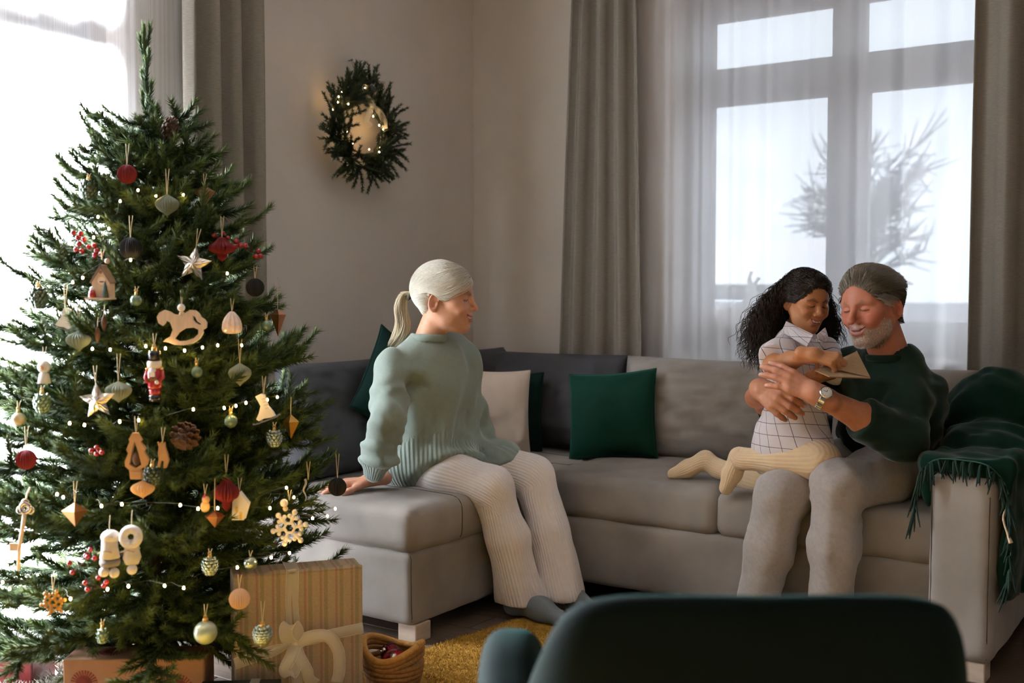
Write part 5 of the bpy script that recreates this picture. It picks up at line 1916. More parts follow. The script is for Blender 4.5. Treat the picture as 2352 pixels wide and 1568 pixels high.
def needles(twigs, rng, dens=1450, nl=(.018, .029), rad=.0013, spread=.62, up=0.0):
    """spiky needles around twig polylines: returns verts, tris, colours"""
    V, C = [], []
    for (pts, w) in twigs:
        L = np.linalg.norm(np.diff(pts, axis=0), axis=1).sum()
        n = int(L * dens * w)
        t = np.sort(rng.uniform(.0, 1, n))
        c = spline(pts, 24); i = np.clip((t * 23).astype(int), 0, 22)
        fr = (t * 23 - i)[:, None]
        p = c[i] * (1 - fr) + c[i + 1] * fr
        d = c[i + 1] - c[i]; d /= np.linalg.norm(d, axis=1, keepdims=True)
        r = rng.normal(0, 1, (n, 3)); r -= d * (r * d).sum(1, keepdims=True); r /= np.linalg.norm(r, axis=1, keepdims=True)
        fo = rng.uniform(.45, .95, (n, 1)) + .25 * t[:, None]
        nd = d * fo + r * spread; nd[:, 2] += up; nd /= np.linalg.norm(nd, axis=1, keepdims=True)
        ln = rng.uniform(*nl, (n, 1))
        a = np.cross(nd, r + .01); a /= np.linalg.norm(a, axis=1, keepdims=True); b_ = np.cross(nd, a)
        tri = [p + rad * (a * math.cos(q) + b_ * math.sin(q)) for q in (0, 2.094, 4.189)]
        V.append(np.stack([*tri, p + nd * ln], 1).reshape(-1, 3))
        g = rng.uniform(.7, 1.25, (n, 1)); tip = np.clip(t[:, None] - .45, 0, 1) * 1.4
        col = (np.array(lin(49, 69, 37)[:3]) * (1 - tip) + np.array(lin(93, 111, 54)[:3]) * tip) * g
        C.append(np.repeat(col, 4, 0))
    V = np.concatenate(V); C = np.concatenate(C)
    b0 = np.arange(len(V) // 4)[:, None] * 4
    F = np.concatenate([b0 + np.array([[0, 1, 3]]), b0 + np.array([[1, 2, 3]]), b0 + np.array([[2, 0, 3]])])
    return V, F, C


def branch_mesh(L, seed, flatness=1.0):
    rng = np.random.default_rng(seed)
    lift = rng.uniform(.02, .10) * L
    main = np.array([(0, 0, 0), (rng.normal(0, .01), L * .35, -.03 * L), (rng.normal(0, .02), L * .7, -.02 * L + lift * .3), (rng.normal(0, .03), L, lift)])
    mc = spline(main, 30)
    tw = [(mc[8:], 1.0)]
    n = max(4, int(L * 29))
    for k in range(n):
        t = .22 + .74 * (k + rng.uniform(0, .6)) / n
        i = int(t * 29); p = mc[i]
        s = 1 if k % 2 else -1
        tl = rng.uniform(.080, .125) * (1.15 - .45 * t) * (.75 + .4 * min(L / .4, 1))
        az = math.radians(rng.uniform(28, 58)) * s
        el = rng.uniform(-.30, .55)
        d = np.array([math.sin(az), math.cos(az), el]); d /= np.linalg.norm(d)
        e = p + d * tl
        tw.append((np.array([p, p + d * tl * .5 + [0, 0, -.006], e + [0, .008, .010]]), 1.15))
    V, F, C = needles(tw, rng)
    mb = MB()
    mb.tube(mc, np.linspace(.0055, .0015, 30), 5, False)
    for q, _ in tw[1:]:
        mb.tube(spline(q, 4), [.002, .0017, .0014, .001], 3, False)
    tv = np.concatenate(mb.v); tf = []
    for q in mb.f:
        tf.append((q[0], q[1], q[2])); tf.append((q[0], q[2], q[3]))
    n0 = len(V)
    V = np.concatenate([V, tv]); F = np.concatenate([F, np.array(tf) + n0]); C = np.concatenate([C, np.tile(np.array(lin(60, 66, 38)[:3]), (len(tv), 1))])
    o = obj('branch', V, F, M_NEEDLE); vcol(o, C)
    me = o.data
    bpy.data.objects.remove(o)
    return me


tree = thing('christmas_tree', 'tall decorated green christmas tree in front of the glowing window', 'christmas tree', (TX, TY, 0))
tb = MB(); tb.tube([(TX, TY, .10), (TX, TY, .8), (TX + .004, TY, 1.45)], [.019, .015, .006], 10)
tb.build('trunk', M_TRUNK, tree, smooth=True)
sl_ = MB(); sl_.tube([(TX, TY, .05), (TX, TY, .22)], .024, 14)
sl_.build('stand_sleeve', M_BLACK, tree)
for k in range(3):
    a = math.radians(126 + 120 * k); c_, s_ = math.cos(a), math.sin(a)
    lg = MB(); lg.tube([(TX + c_ * .02, TY + s_ * .02, .19), (TX + c_ * .10, TY + s_ * .10, .10), (TX + c_ * .18, TY + s_ * .18, .014), (TX + c_ * .205, TY + s_ * .205, .010)], .009, 8)
    lg.build('stand_leg', M_BLACK, tree, smooth=True)
    ft = MB(); ft.tube([(TX + c_ * .198, TY + s_ * .198, .0), (TX + c_ * .198, TY + s_ * .198, .018)], .013, 10); ft.build('stand_foot', M_BLACK, tree)
LENS = (.12, .18, .25, .32, .39, .46, .52)
TMPL = {L: [branch_mesh(L, 100 + int(L * 100) * 3 + q) for q in range(3)] for L in LENS}
trg = np.random.default_rng(21)


def put_branch(me, z, az, el, roll, s=1.0):
    o = bpy.data.objects.new('branch', me); COL.objects.link(o)
    o.parent = tree
    o.location = (0, 0, z)
    o.rotation_euler = (Matrix.Rotation(az - math.pi / 2, 3, 'Z') @ Matrix.Rotation(el, 3, 'X') @ Matrix.Rotation(roll, 3, 'Y')).to_euler()
    o.scale = (s, s, s)
    return o


# slim leader
rng = np.random.default_rng(5)
ld = [(np.array([(TX, TY, 1.40), (TX + .006, TY, 1.50), (TX - .004, TY, 1.60), (TX - .006, TY, TOPZ)]), 1.5)]
for k in range(9):
    z0 = 1.42 + k * .028; a = k * 2.4
    ld.append((np.array([(TX, TY, z0), (TX + .010 * math.cos(a), TY + .010 * math.sin(a), z0 + .03), (TX + .013 * math.cos(a), TY + .013 * math.sin(a), z0 + .055)]), 1.1))
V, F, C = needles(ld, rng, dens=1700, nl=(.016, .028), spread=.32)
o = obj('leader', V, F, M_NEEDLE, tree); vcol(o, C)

# ------------------------------------------------------------------ string of lights
M_BULB = mat('warm_bulb', lin(255, 225, 160), .4, 0, emit=(1.0, .62, .20, 1), estr=75.0)
M_WIRE = mat('light_wire', lin(62, 66, 44), .6)
BULBS = [[(225, 498), (276, 462), (317, 437), (358, 450), (421, 447)], [(215, 545), (250, 525), (190, 638), (300, 597), (522, 628)],
         [(167, 648), (212, 801), (253, 803), (335, 795), (380, 800), (424, 805), (465, 798), (500, 793), (555, 793)],
         [(160, 972), (194, 976), (275, 968), (318, 965), (444, 940), (515, 937), (542, 932), (565, 925), (614, 918), (637, 912)],
         [(131, 1135), (145, 1142), (233, 1162), (280, 1158), (414, 1160), (455, 1168), (500, 1167), (620, 1167), (658, 1120), (675, 1142), (718, 1190), (752, 1185), (770, 1168)],
         [(6, 1337), (22, 1352), (162, 1375), (247, 1353), (295, 1346), (378, 1345), (422, 1350), (545, 1303), (623, 1280), (665, 1270)]]
lights = thing('string_lights', 'string of small warm lights wound round the christmas tree', 'string lights', (TX, TY, .8))
bv, bf = lathe_vf(np.array([(.0002, .006), (.0022, .005), (.0036, .002), (.0038, -.001), (.0028, -.004), (.0002, -.005)]) * .62, 8)
b0 = None
for row in BULBS:
    P = [on_tree(u, v, 1.14) for u, v in row]
    for p in P:
        if b0 is None:
            b0 = obj('bulb', bv, bf, M_BULB, lights, keep=False, smooth=True); q = b0
        else:
            q = b0.copy(); COL.objects.link(q)
        q.location = Vector(p - np.array([TX, TY, .8]))
    pts = []
    for i, p in enumerate(P):
        pts.append(p + [0, 0, .004])
        if i + 1 < len(P):
            m_ = (p + P[i + 1]) / 2; dir2 = np.array([m_[0] - TX, m_[1] - TY, 0]); pts.append(m_ - dir2 * .16 - [0, 0, .010])
    obj('wire', *tube_vf(spline(pts, len(pts) * 6), .0006, 4), M_WIRE, lights)
# ------------------------------------------------------------------ ornaments on the tree
def paper(name, col, t=.25):
    """thin pleated tissue: diffuse with a little light passing through"""
    if name in MATS: return MATS[name]
    m = bpy.data.materials.new(name); MATS[name] = m
    w = NT(m)
    tl = w.node('ShaderNodeBsdfTranslucent'); tl.inputs[0].default_value = col
    mx = w.node('ShaderNodeMixShader'); mx.inputs[0].default_value = t
    w.b.inputs['Roughness'].default_value = .8; w.b.inputs['Base Color'].default_value = col
    nz = w.node('ShaderNodeTexNoise'); nz.inputs['Scale'].default_value = 60
    hs = w.node('ShaderNodeMix'); hs.data_type = 'RGBA'; hs.inputs[6].default_value = tuple(c * .8 for c in col[:3]) + (1,); hs.inputs[7].default_value = tuple(min(1, c * 1.2) for c in col[:3]) + (1,)
    w.link(nz.outputs[0], hs.inputs[0]); w.link(hs.outputs[2], w.b.inputs['Base Color'])
    w.link(w.b.outputs[0], mx.inputs[1]); w.link(tl.outputs[0], mx.inputs[2]); w.link(mx.outputs[0], w.out.inputs[0])
    return m


P_RED = paper('wine_tissue', lin(128, 32, 40)); P_SAGE = paper('sage_tissue', lin(142, 150, 134)); P_BLACK = paper('black_tissue', lin(26, 28, 36), .1)
P_AMBER = paper('cream_tissue', lin(226, 190, 140), .5); P_PEACH = paper('blush_tissue', lin(222, 190, 170), .3)
GOLD = mat('gold_cap', lin(214, 170, 96), .3, .05, metal=1.0); COPPER = mat('rose_gold', lin(206, 150, 110), .28, .08, 30, metal=1.0)
SILVER = mat('silver_foil', lin(214, 206, 196), .2, .06, 30, metal=1.0); G_GREEN = mat('green_glass', lin(110, 136, 112), .22, .12, 60, metal=.35, coat=.6)
G_DARK = mat('dark_green_glass', lin(66, 84, 66), .3, .2, 60, metal=.3, coat=.5); G_PEARL = mat('pearl_green', lin(172, 186, 164), .3, .04, metal=.3, coat=.7)
G_SILV = mat('antique_silver_glass', lin(160, 176, 168), .18, .12, 70, metal=.8, coat=.5)
WOODL = mat('pale_wood', lin(214, 190, 168), .6, .10, 30, stretch=(6, 1, 1)); WOODB = mat('ginger_wood', lin(190, 146, 100), .6, .14, 30)
WHITE = mat('white_paint', lin(235, 230, 226), .5, .03); WOOL = mat('white_wool', lin(240, 236, 234), .95, .08, 200, bump=.8, bscale=500, bdist=.004, sheen=.4)
BERRY = mat('red_berry', lin(150, 24, 34), .25, .1, coat=.5); CONE = mat('cone_brown', lin(92, 66, 50), .8, .25, 40); STRING = mat('ornament_string', lin(196, 184, 150), .9)
NRED = mat('enamel_red', lin(176, 40, 44), .25, .05, coat=.6); NBLK = mat('enamel_black', lin(30, 28, 32), .25, .05, coat=.6); FLESH = mat('painted_face', lin(214, 160, 132), .4)
GREY = mat('grey_felt', lin(205, 200, 200), .95, .06, 100, bump=.3, bscale=300, bdist=.002); HONEY = mat('honey_beads', lin(226, 190, 90), .3, .05)
PINKISH = mat('shell_glitter', lin(226, 206, 200), .35, .12, 120, coat=.5)

YR = (0, 0, YAW)
KEEP_CLEAR = []          # (centre, axes, radii) of hung ornaments, so that branches go round them


def ornament(name, label, u, v, parts, string=.05, rot=None, off=0.0, group=None, roll=0.0, depth=None, k=1.08, cat='ornament', strn=2):
    """parts: list of (part name, verts, faces, material, smooth, [(sub name, verts, faces, material)])"""
    p = on_tree(u, v, k, off) if depth is None else at_depth(u, v, depth)
    if p[0] < .13: p = p + FW * 0 + np.array([.13 - p[0], 0, 0])
    t = thing(name, label, cat, p, rot or (0, roll, YAW), group)
    for q in parts:
        o = obj(q[0], q[1], q[2], q[3], t, keep=False, smooth=q[4] if len(q) > 4 else False)
        for sbp in (q[5] if len(q) > 5 else ()):
            obj(sbp[0], sbp[1], sbp[2], sbp[3], o, keep=False, smooth=True)
    Rm = np.array(t.rotation_euler.to_matrix())
    for q in parts:
        b_ = np.asarray(q[1]); lo_, hi_ = b_.min(0), b_.max(0)
        if max(hi_ - lo_) > .008:
            KEEP_CLEAR.append((Rm @ ((lo_ + hi_) / 2) + p, Rm, np.maximum((hi_ - lo_) / 2, .004)))
    if string:
        zt = max(np.asarray(q[1])[:, 2].max() for q in parts)
        for s_ in ((-1, 1) if strn == 2 else (0,)):
            obj('string', *tube_vf([(0, 0, zt - .003), (.002 * s_, .002, zt + string * .5), (.004 * s_, .006, zt + string)], .0008, 4), STRING, t, keep=False)
    return t


def px(n, u, v, k=1.08):
    """size in metres of n pixels at the tree surface there"""
    p = on_tree(u, v, k)
    return n * float((p - CAM) @ FW) / FPX


def pleated(prof, n=26, depth=.13):
    prof = np.asarray(spline(prof, 22), float)
    th = np.linspace(0, 2 * math.pi, n * 2, endpoint=False)
    r = prof[:, 0][:, None] * (1 - depth * (np.arange(n * 2) % 2)[None])
    v = np.stack([r * np.cos(th), r * np.sin(th), np.repeat(prof[:, 1][:, None], n * 2, 1)], -1).reshape(-1, 3)
    f = [(i * 2 * n + j, i * 2 * n + (j + 1) % (2 * n), (i + 1) * 2 * n + (j + 1) % (2 * n), (i + 1) * 2 * n + j) for i in range(len(prof) - 1) for j in range(2 * n)]
    return v, f


def sphere_prof(r, n=12): return [(max(r * math.sin(a), .0004), r * math.cos(a)) for a in np.linspace(0, math.pi, n)]


def lantern_prof(w, h, tip=.45):
    """onion shape with a point below"""
    return [(.001, h * .5), (w * .10, h * .45), (w * .42, h * .25), (w * .5, h * .06), (w * .40, -h * .16), (w * .16, -h * .34), (w * .04, -h * .45), (.0006, -h * .5)]


def cap_part(r, z):
    v, f = lathe_vf([(.0004, .006 + z), (r * .22, .006 + z), (r * .26, .001 + z), (r * .26, -.004 + z)], 12)
    return ('cap', v, f, GOLD, True, [('loop', *ring_vf((0, 0, z + .009), (0, 1, 0), .0035, .0008, n=12), GOLD)])


def paper_ball(r, m): return [('tissue', *pleated(sphere_prof(r)), m)]
def paper_lantern(w, h, m): return [('tissue', *pleated(lantern_prof(w, h)), m)]


def double_lantern(w, h, m):
    return [('tissue', *pleated([(.0006, h * .5), (w * .14, h * .46), (w * .22, h * .36), (w * .30, h * .28), (w * .5, h * .12), (w * .46, -h * .08), (w * .2, -h * .2), (w * .17, -h * .36), (.0006, -h * .5)], 22, .18), m)]


def glass_ball(r, m, ribs=0, cap=True):
    if ribs:
        v, f = pleated(sphere_prof(r, 14), ribs, .07)
    else:
        v, f = lathe_vf(sphere_prof(r, 16), 28)
    return [('glass', v, f, m, True)] + ([cap_part(r, r)] if cap else [])


def scaly(r, m, h=1.2, rows=6, cols=9, cap=True):
    """artichoke or cone of overlapping scales"""
    parts = [('core', *lathe_vf([(max(a * r * .86, .0004), b * r * h) for a, b in sphere_prof(1, 12)], 18), m, True)]
    for i in range(rows):
        z = (1 - 2 * (i + .5) / rows) * .88
        rr = math.sqrt(max(0, 1 - z * z)) * r * .9
        n = max(4, int(cols * math.sqrt(1 - z * z) + 1))
        mb = MB()
        for j in range(n):
            a = 2 * math.pi * (j + .5 * (i % 2)) / n
            sv, sf = lathe_vf([(max(x, .0003), y) for x, y in sphere_prof(1, 6)], 7)
            sv = sv * [r * .34, r * .14, r * .34]
            Q = np.array(Matrix.Rotation(a + math.pi / 2, 3, 'Z') @ Matrix.Rotation(.5, 3, 'X'))
            mb.add(sv @ Q.T + [rr * math.cos(a), rr * math.sin(a), z * r * h], sf)
        parts.append(('scale_row', np.concatenate(mb.v), mb.f, m, True))
    if cap: parts.append(cap_part(r, r * h * .95))
    return parts


def pinecone(r, h, m=None):
    parts = [('core', *lathe_vf([(.0004, h * .5), (r * .4, h * .3), (r * .55, 0), (r * .45, -h * .35), (.0004, -h * .5)], 12), CONE, True)]
    for i in range(7):
        t = (i + .5) / 7; z = h * (.48 - .95 * t); rr = r * (.35 + .65 * math.sin(math.pi * min(1, t * .9 + .12)))
        n = 7
        mb = MB()
        for j in range(n):
            a = 2 * math.pi * (j + .5 * (i % 2)) / n; c, s_ = math.cos(a), math.sin(a)
            w_ = r * .32
            vv = np.array([(rr * .45 * c - w_ * .4 * -s_, rr * .45 * s_ - w_ * .4 * c, z + .002), (rr * .45 * c + w_ * .4 * -s_, rr * .45 * s_ + w_ * .4 * c, z + .002),
                           (rr * c + w_ * .5 * -s_, rr * s_ + w_ * .5 * c, z - h * .05), (rr * c - w_ * .5 * -s_, rr * s_ - w_ * .5 * c, z - h * .05), (rr * 1.08 * c, rr * 1.08 * s_, z - h * .01)])
            vv = np.concatenate([vv, vv + [0, 0, -.003]])
            mb.add(vv, [(0, 1, 2, 4, 3), (8, 9, 7, 6, 5), (0, 5, 6, 1), (1, 6, 7, 2), (2, 7, 9, 4), (4, 9, 8, 3), (3, 8, 5, 0)])
        parts.append(('scale_row', np.concatenate(mb.v), mb.f, CONE))
    return parts


def extrude(outline, d, holes=None):
    """flat outline in xz given as points, thickness d along y"""
    bm = bmesh.new()
    loops = [outline] + list(holes or [])
    edges = []
    for lp in loops:
        vs_ = [bm.verts.new((p[0], -d / 2, p[1])) for p in lp]
        for i in range(len(vs_)): edges.append(bm.edges.new((vs_[i], vs_[(i + 1) % len(vs_)])))
    bmesh.ops.triangle_fill(bm, use_beauty=True, use_dissolve=False, edges=edges)
    r = bmesh.ops.extrude_face_region(bm, geom=list(bm.faces))
    bmesh.ops.translate(bm, verts=[q for q in r['geom'] if isinstance(q, bmesh.types.BMVert)], vec=(0, d, 0))
    bmesh.ops.recalc_face_normals(bm, faces=bm.faces)
    bm.verts.index_update()
    v = np.array([p.co[:] for p in bm.verts]); f = [tuple(x.index for x in q.verts) for q in bm.faces]
    bm.free()
    return v, f


def star(r, d=.012):
    o = []
    for k in range(10):
        a = math.pi / 2 + k * math.pi / 5; q = r if k % 2 == 0 else r * .46
        o.append((q * math.cos(a), q * math.sin(a)))
    v = [(x, 0, z) for x, z in o]
    # ribbed faces: extra ridge between tip and notch
    v2 = []; n = 10
    for k in range(10):
        x0, z0 = o[k]; x1, z1 = o[(k + 1) % 10]
        for t in (0, .33, .66):
            v2.append((x0 + (x1 - x0) * t, 0, z0 + (z1 - z0) * t))
    V = []; m = len(v2)
    for s_ in (-1, 1):
        V.append((0, s_ * d, 0))
        for i, p in enumerate(v2): V.append((p[0] * .5, s_ * d * (.62 if i % 2 else .38), p[2] * .5))
    V += v2
    F = []
    for si, s_ in enumerate((-1, 1)):
        c = si * (m + 1)
        for i in range(m):
            j = (i + 1) % m
            q = [(c, c + 1 + i, c + 1 + j), (c + 1 + i, 2 * (m + 1) + i, 2 * (m + 1) + j, c + 1 + j)]
            F += [x if s_ < 0 else x[::-1] for x in q]
    return np.array(V), F


def facet_diamond(w, h, n=6, up=.3):
    v = [(0, 0, h * up)] + [(w / 2 * math.cos(a), w / 2 * math.sin(a), 0) for a in np.linspace(0, 2 * math.pi, n, endpoint=False)] + [(0, 0, -h * (1 - up))]
    f = [(0, 1 + i, 1 + (i + 1) % n) for i in range(n)] + [(n + 1, 1 + (i + 1) % n, 1 + i) for i in range(n)]
    return np.array(v), f


def ball_vf(c, r, n=8, sc=(1, 1, 1)):
    v, f = lathe_vf(sphere_prof(r, max(6, n)), n)
    return v * np.array(sc) + np.array(c), f


def berries(pts, r):
    ps = []
    for i, (x, y, z) in enumerate(pts):
        v, f = ball_vf((x, y, z), r, 10)
        ps.append(('berry', v, f, BERRY, True))
    st = MB()
    for (x, y, z) in pts: st.tube([(0, .008, -.004), (x * .5, y + .004, z * .5 - .002), (x, y, z)], .0009, 4)
    ps.append(('stem', np.concatenate(st.v), st.f, M_TWIG))
    return ps


def bead_parts(z, rs=(.007, .006)):
    out = []; q = z
    for i, r in enumerate(rs):
        out.append(('bead', *ball_vf((0, 0, q + r), r, 12), (WHITE, WOODL)[i % 2], True)); q += 2 * r * .95
    return out


s_ = lambda n, u, v: px(n, u, v)
# --- paper
ornament('paper_ball', 'wine red honeycomb paper ball near the top of the tree', 292, 400, paper_ball(s_(22, 292, 400), P_RED), .05)
ornament('paper_ball', 'wine red paper ball hanging over the bright window edge of the tree', 60, 1055, paper_ball(s_(23, 60, 1055), P_RED), .05)
ornament('paper_ball', 'black paper ball half hidden above the wooden house', 300, 570, paper_ball(s_(25, 300, 570), P_BLACK), .05)
ornament('paper_ball', 'black paper ball on the sofa side of the tree', 586, 660, paper_ball(s_(21, 586, 660), P_BLACK), .03)
ornament('paper_ball', 'black paper ball hanging at the branch tip by the hand on the chaise', 775, 1118, paper_ball(s_(21, 775, 1118), P_BLACK), .06)
ornament('paper_ball', 'blush pink paper ball above the wrapped striped gift', 550, 1375, paper_ball(s_(24, 550, 1375), P_PEACH), .03)
GRP = 'sage paper lanterns on the tree'
ornament('paper_lantern', 'sage grey paper lantern under the top red paper ball', 384, 472, paper_lantern(s_(54, 384, 472), s_(52, 384, 472), P_SAGE), .06, group=GRP)
ornament('paper_lantern', 'sage grey paper lantern below the white skate', 180, 783, paper_lantern(s_(56, 180, 783), s_(48, 180, 783), P_SAGE), .06, group=GRP)
ornament('paper_lantern', 'sage grey paper lantern beside the lower silver star', 272, 900, paper_lantern(s_(60, 272, 900), s_(50, 272, 900), P_SAGE), .06, group=GRP)
ornament('paper_lantern', 'sage grey paper lantern below the white glitter pouch', 551, 860, paper_lantern(s_(52, 551, 860), s_(54, 551, 860), P_SAGE), .055, group=GRP)
ornament('paper_lantern', 'wine red double paper lantern beside the berry sprig', 510, 572, double_lantern(s_(60, 510, 572), s_(56, 510, 572), P_RED), .05)
ornament('paper_lantern', 'wine red double paper lantern low on the tree by the white house', 520, 1135, double_lantern(s_(58, 520, 1135), s_(80, 520, 1135), P_RED), .05)
ornament('paper_lantern', 'cream paper lantern glowing amber under the gingerbread tree', 328, 1124, paper_lantern(s_(54, 328, 1124), s_(42, 328, 1124), P_AMBER), .03)
# --- stars, prisms
ornament('star_ornament', 'silver ribbed star in front of the trunk below the red lantern', 445, 606, [('star', *star(s_(42, 445, 606)), SILVER)], .04, roll=.15)
ornament('star_ornament', 'silver ribbed star beside the sage lantern and the nutcracker', 224, 920, [('star', *star(s_(43, 224, 920)), SILVER)], .035, roll=-.08, off=.035)
ornament('prism_ornament', 'faceted copper prism near the top of the tree by the curtain', 470, 440, [('prism', *facet_diamond(s_(50, 470, 440), s_(46, 470, 440), 5), COPPER)], .03)
ornament('prism_ornament', 'tall faceted amber prism hanging at the wall side of the tree', 638, 722, [('prism', *facet_diamond(s_(38, 638, 722), s_(64, 638, 722), 5, .2), COPPER)], .08, strn=1)
ornament('prism_ornament', 'faceted copper prism above the white wool boots', 172, 1170, [('prism', *facet_diamond(s_(60, 172, 1170), s_(56, 172, 1170), 5), COPPER)], .045)
ornament('prism_ornament', 'faceted copper prism under the low wine red lantern', 493, 1184, [('prism', *facet_diamond(s_(48, 493, 1184), s_(40, 493, 1184), 6), COPPER)], .07, strn=1)
ornament('prism_ornament', 'small gold framed glass prism beside the white ice skate', 668, 968, [('prism', *facet_diamond(s_(38, 668, 968), s_(58, 668, 968), 4, .3), GOLD)], .04, strn=1)
# --- glass
ornament('glass_ornament', 'dark green artichoke glass ornament high on the bright window side', 204, 436, scaly(s_(20, 204, 436), G_DARK), .01)
ornament('glass_ornament', 'dark green artichoke glass ornament beside the branch tip by the window', 88, 684, scaly(s_(21, 88, 684), G_DARK), .01)
ornament('glass_ornament', 'dark green artichoke glass ornament under the gingerbread tree', 350, 1093, scaly(s_(19, 350, 1093), G_DARK), .01)
ornament('glass_ornament', 'pale green ridged glass bauble beside the lower star by the window', 97, 926, scaly(s_(19, 97, 926), G_GREEN, 1.25), .012)
ornament('glass_ornament', 'silver green scaled glass bauble below the ice skate', 630, 1007, scaly(s_(17, 630, 1007), G_SILV, 1.2), .012)
ornament('glass_ornament', 'silver green scaled glass bauble low on the tree above the blush ball', 482, 1300, scaly(s_(18, 482, 1300), G_SILV, 1.2), .012)
ornament('glass_ornament', 'tiny smoky glass bauble at the bottom of the tree by the stand', 235, 1460, scaly(s_(13, 235, 1460), G_GREEN, 1.5, 4, 7), .012)
ornament('bauble', 'small sage ribbed bauble beside the wooden house', 313, 690, glass_ball(s_(14, 313, 690), G_GREEN, 12), .012)
ornament('bauble', 'small green ribbed bauble behind the amber prism', 612, 748, glass_ball(s_(13, 612, 748), G_GREEN, 12), .012)
ornament('bauble', 'small green ribbed bauble under the rocking horse string of lights', 452, 854, glass_ball(s_(14, 452, 854), G_GREEN, 12), .012)
ornament('bauble', 'small sage ribbed bauble below the lights near the ice skate', 530, 967, glass_ball(s_(16, 530, 967), G_GREEN, 12), .012)
ornament('bauble', 'shiny silver bauble just above the striped gift', 575, 1293, glass_ball(s_(16, 575, 1293), G_SILV, 8, False), .012)
ornament('bauble', 'large pearly green bauble at the foot of the tree', 472, 1452, glass_ball(s_(27, 472, 1452), G_PEARL), .03)
ornament('bauble', 'embossed silver green bauble in front of the striped gift', 603, 1460, scaly(s_(21, 603, 1460), G_SILV, 1.0, 7, 12), .05, depth=2.46)
ornament('bauble', 'pale bauble tucked at the window edge of the tree', 42, 962, glass_ball(s_(15, 42, 962), mat('cream_glass', lin(190, 176, 140), .3, coat=.5)), .02)
# --- cones and berries
ornament('pine_cone', 'open brown pine cone at the top of the tree', 390, 294, pinecone(s_(28, 390, 294), s_(38, 390, 294)), 0, rot=(.3, -1.1, YAW))
ornament('pine_cone', 'large brown pine cone in the middle of the tree', 425, 1002, pinecone(s_(34, 425, 1002), s_(58, 425, 1002)), 0, rot=(-1.0, .2, YAW))
for (u, v, lab) in ((239, 742, 'slim brown fir cone hanging straight under the wooden house'), (224, 768, 'slim brown fir cone hanging lower, beside the sage lantern under the skate')):
    ornament('cone_ornament', lab, u, v, [('cone', *lathe_vf([(.0004, s_(19, u, v)), (s_(5, u, v), s_(12, u, v)), (s_(7, u, v), 0), (s_(4, u, v), -s_(13, u, v)), (.0004, -s_(19, u, v))], 10), CONE, True)], .02, group='slim fir cones under the house', strn=1)
bp = lambda pts, u, v: [(px(a - u, u, v), -.01 + .006 * (i % 3), -px(b - v, u, v)) for i, (a, b) in enumerate(pts)]
for (u, v, pts, lab) in ((200, 560, [(173, 535), (181, 546), (185, 536), (197, 550), (183, 560), (203, 567), (220, 564), (176, 573), (187, 576), (225, 575), (219, 586), (232, 584)], 'sprig of red berries on the window side above the wooden house'),
                         (545, 555, [(495, 541), (513, 537), (523, 547), (521, 557), (544, 553), (552, 563), (542, 566), (565, 564), (593, 577), (590, 589), (599, 588)], 'sprig of red berries on the wall side above the silver star'),
                         (222, 1035, [(214, 1033), (224, 1027), (221, 1042), (238, 1037), (230, 1033)], 'small cluster of red berries beside the gingerbread tree'),
                         (205, 1275, [(212, 1259), (199, 1274), (217, 1282), (205, 1276), (161, 1292), (165, 1315)], 'cluster of red berries beside the white wool boots'),
                         (235, 1345, [(205, 1350), (228, 1325), (238, 1345), (200, 1335), (246, 1335)], 'red berries beneath the white wool boots')):
    ornament('berry_sprig', lab, u, v, berries(bp(pts, u, v), px(6.3, u, v)), 0, cat='berry sprig')
# --- figures
def P(pts, u, v, k=1.08):
    """outline given in picture pixels around a centre, turned into local metres"""
    m = px(1, u, v, k)
    return [((a - u) * m, (v - b) * m) for a, b in pts]


u, v = 418, 755
horse = P([(362, 728), (368, 718), (380, 712), (392, 716), (402, 722), (415, 723), (428, 718), (437, 712), (450, 713), (458, 720), (463, 729), (470, 733), (475, 741), (474, 752), (466, 757), (467, 764), (458, 778), (442, 788), (424, 792), (402, 791),
           (388, 786), (376, 784), (382, 778), (392, 772), (398, 757), (392, 740), (384, 736), (381, 742), (375, 748), (366, 742)], u, v)
hole1 = P([(402, 777), (412, 763), (426, 754), (446, 752), (456, 757), (456, 766), (446, 776), (428, 782), (412, 783)], u, v)
hole2 = P([(443, 724), (449, 728), (454, 738), (463, 744), (459, 746), (450, 741), (444, 734)], u, v)
hv_, hf_ = extrude(horse, .008, [hole1, hole2])
m_ = px(1, u, v)
ornament('rocking_horse', 'pale wooden rocking horse with beads in the middle of the tree', u, v, [('horse', hv_, hf_, WOODL)] +
         [('bead', *ball_vf((-1 * m_, 0, 48 * m_), 9 * m_, 12), WHITE, True), ('bead', *ball_vf((0, 0, 34 * m_), 6.5 * m_, 12), WOODL, True)], .03, off=.03)
# wooden house with a little figure and a fir
u, v = 235, 650; m_ = px(1, u, v)
hb_ = [('body', *extrude(P([(217, 684), (217, 645), (237, 613), (258, 645), (258, 684)], u, v), 30 * m_), WOODL)]
rf = MB()
for sg in (-1, 1):
    a_ = np.array([(2 + 0) * m_ * 0, 0, 41 * m_]); b_ = np.array([sg * 27 * m_, 0, 0 * m_])
    A = np.array([2 * m_, 0, 42 * m_]); B = np.array([2 * m_ + sg * 25 * m_, 0, 1 * m_])
    d_ = B - A; nrm_ = np.array([-d_[2], 0, d_[0]]); nrm_ = nrm_ / np.linalg.norm(nrm_) * 4 * m_ * (-sg)
    vv = [];
    for y in (-18 * m_, 17 * m_):
        vv += [A + [0, y, 0], B + [0, y, 0], B + nrm_ + [0, y, 0], A + nrm_ + [0, y, 0]]
    rf.add(vv, [(0, 1, 2, 3), (7, 6, 5, 4), (0, 4, 5, 1), (1, 5, 6, 2), (2, 6, 7, 3), (3, 7, 4, 0)])
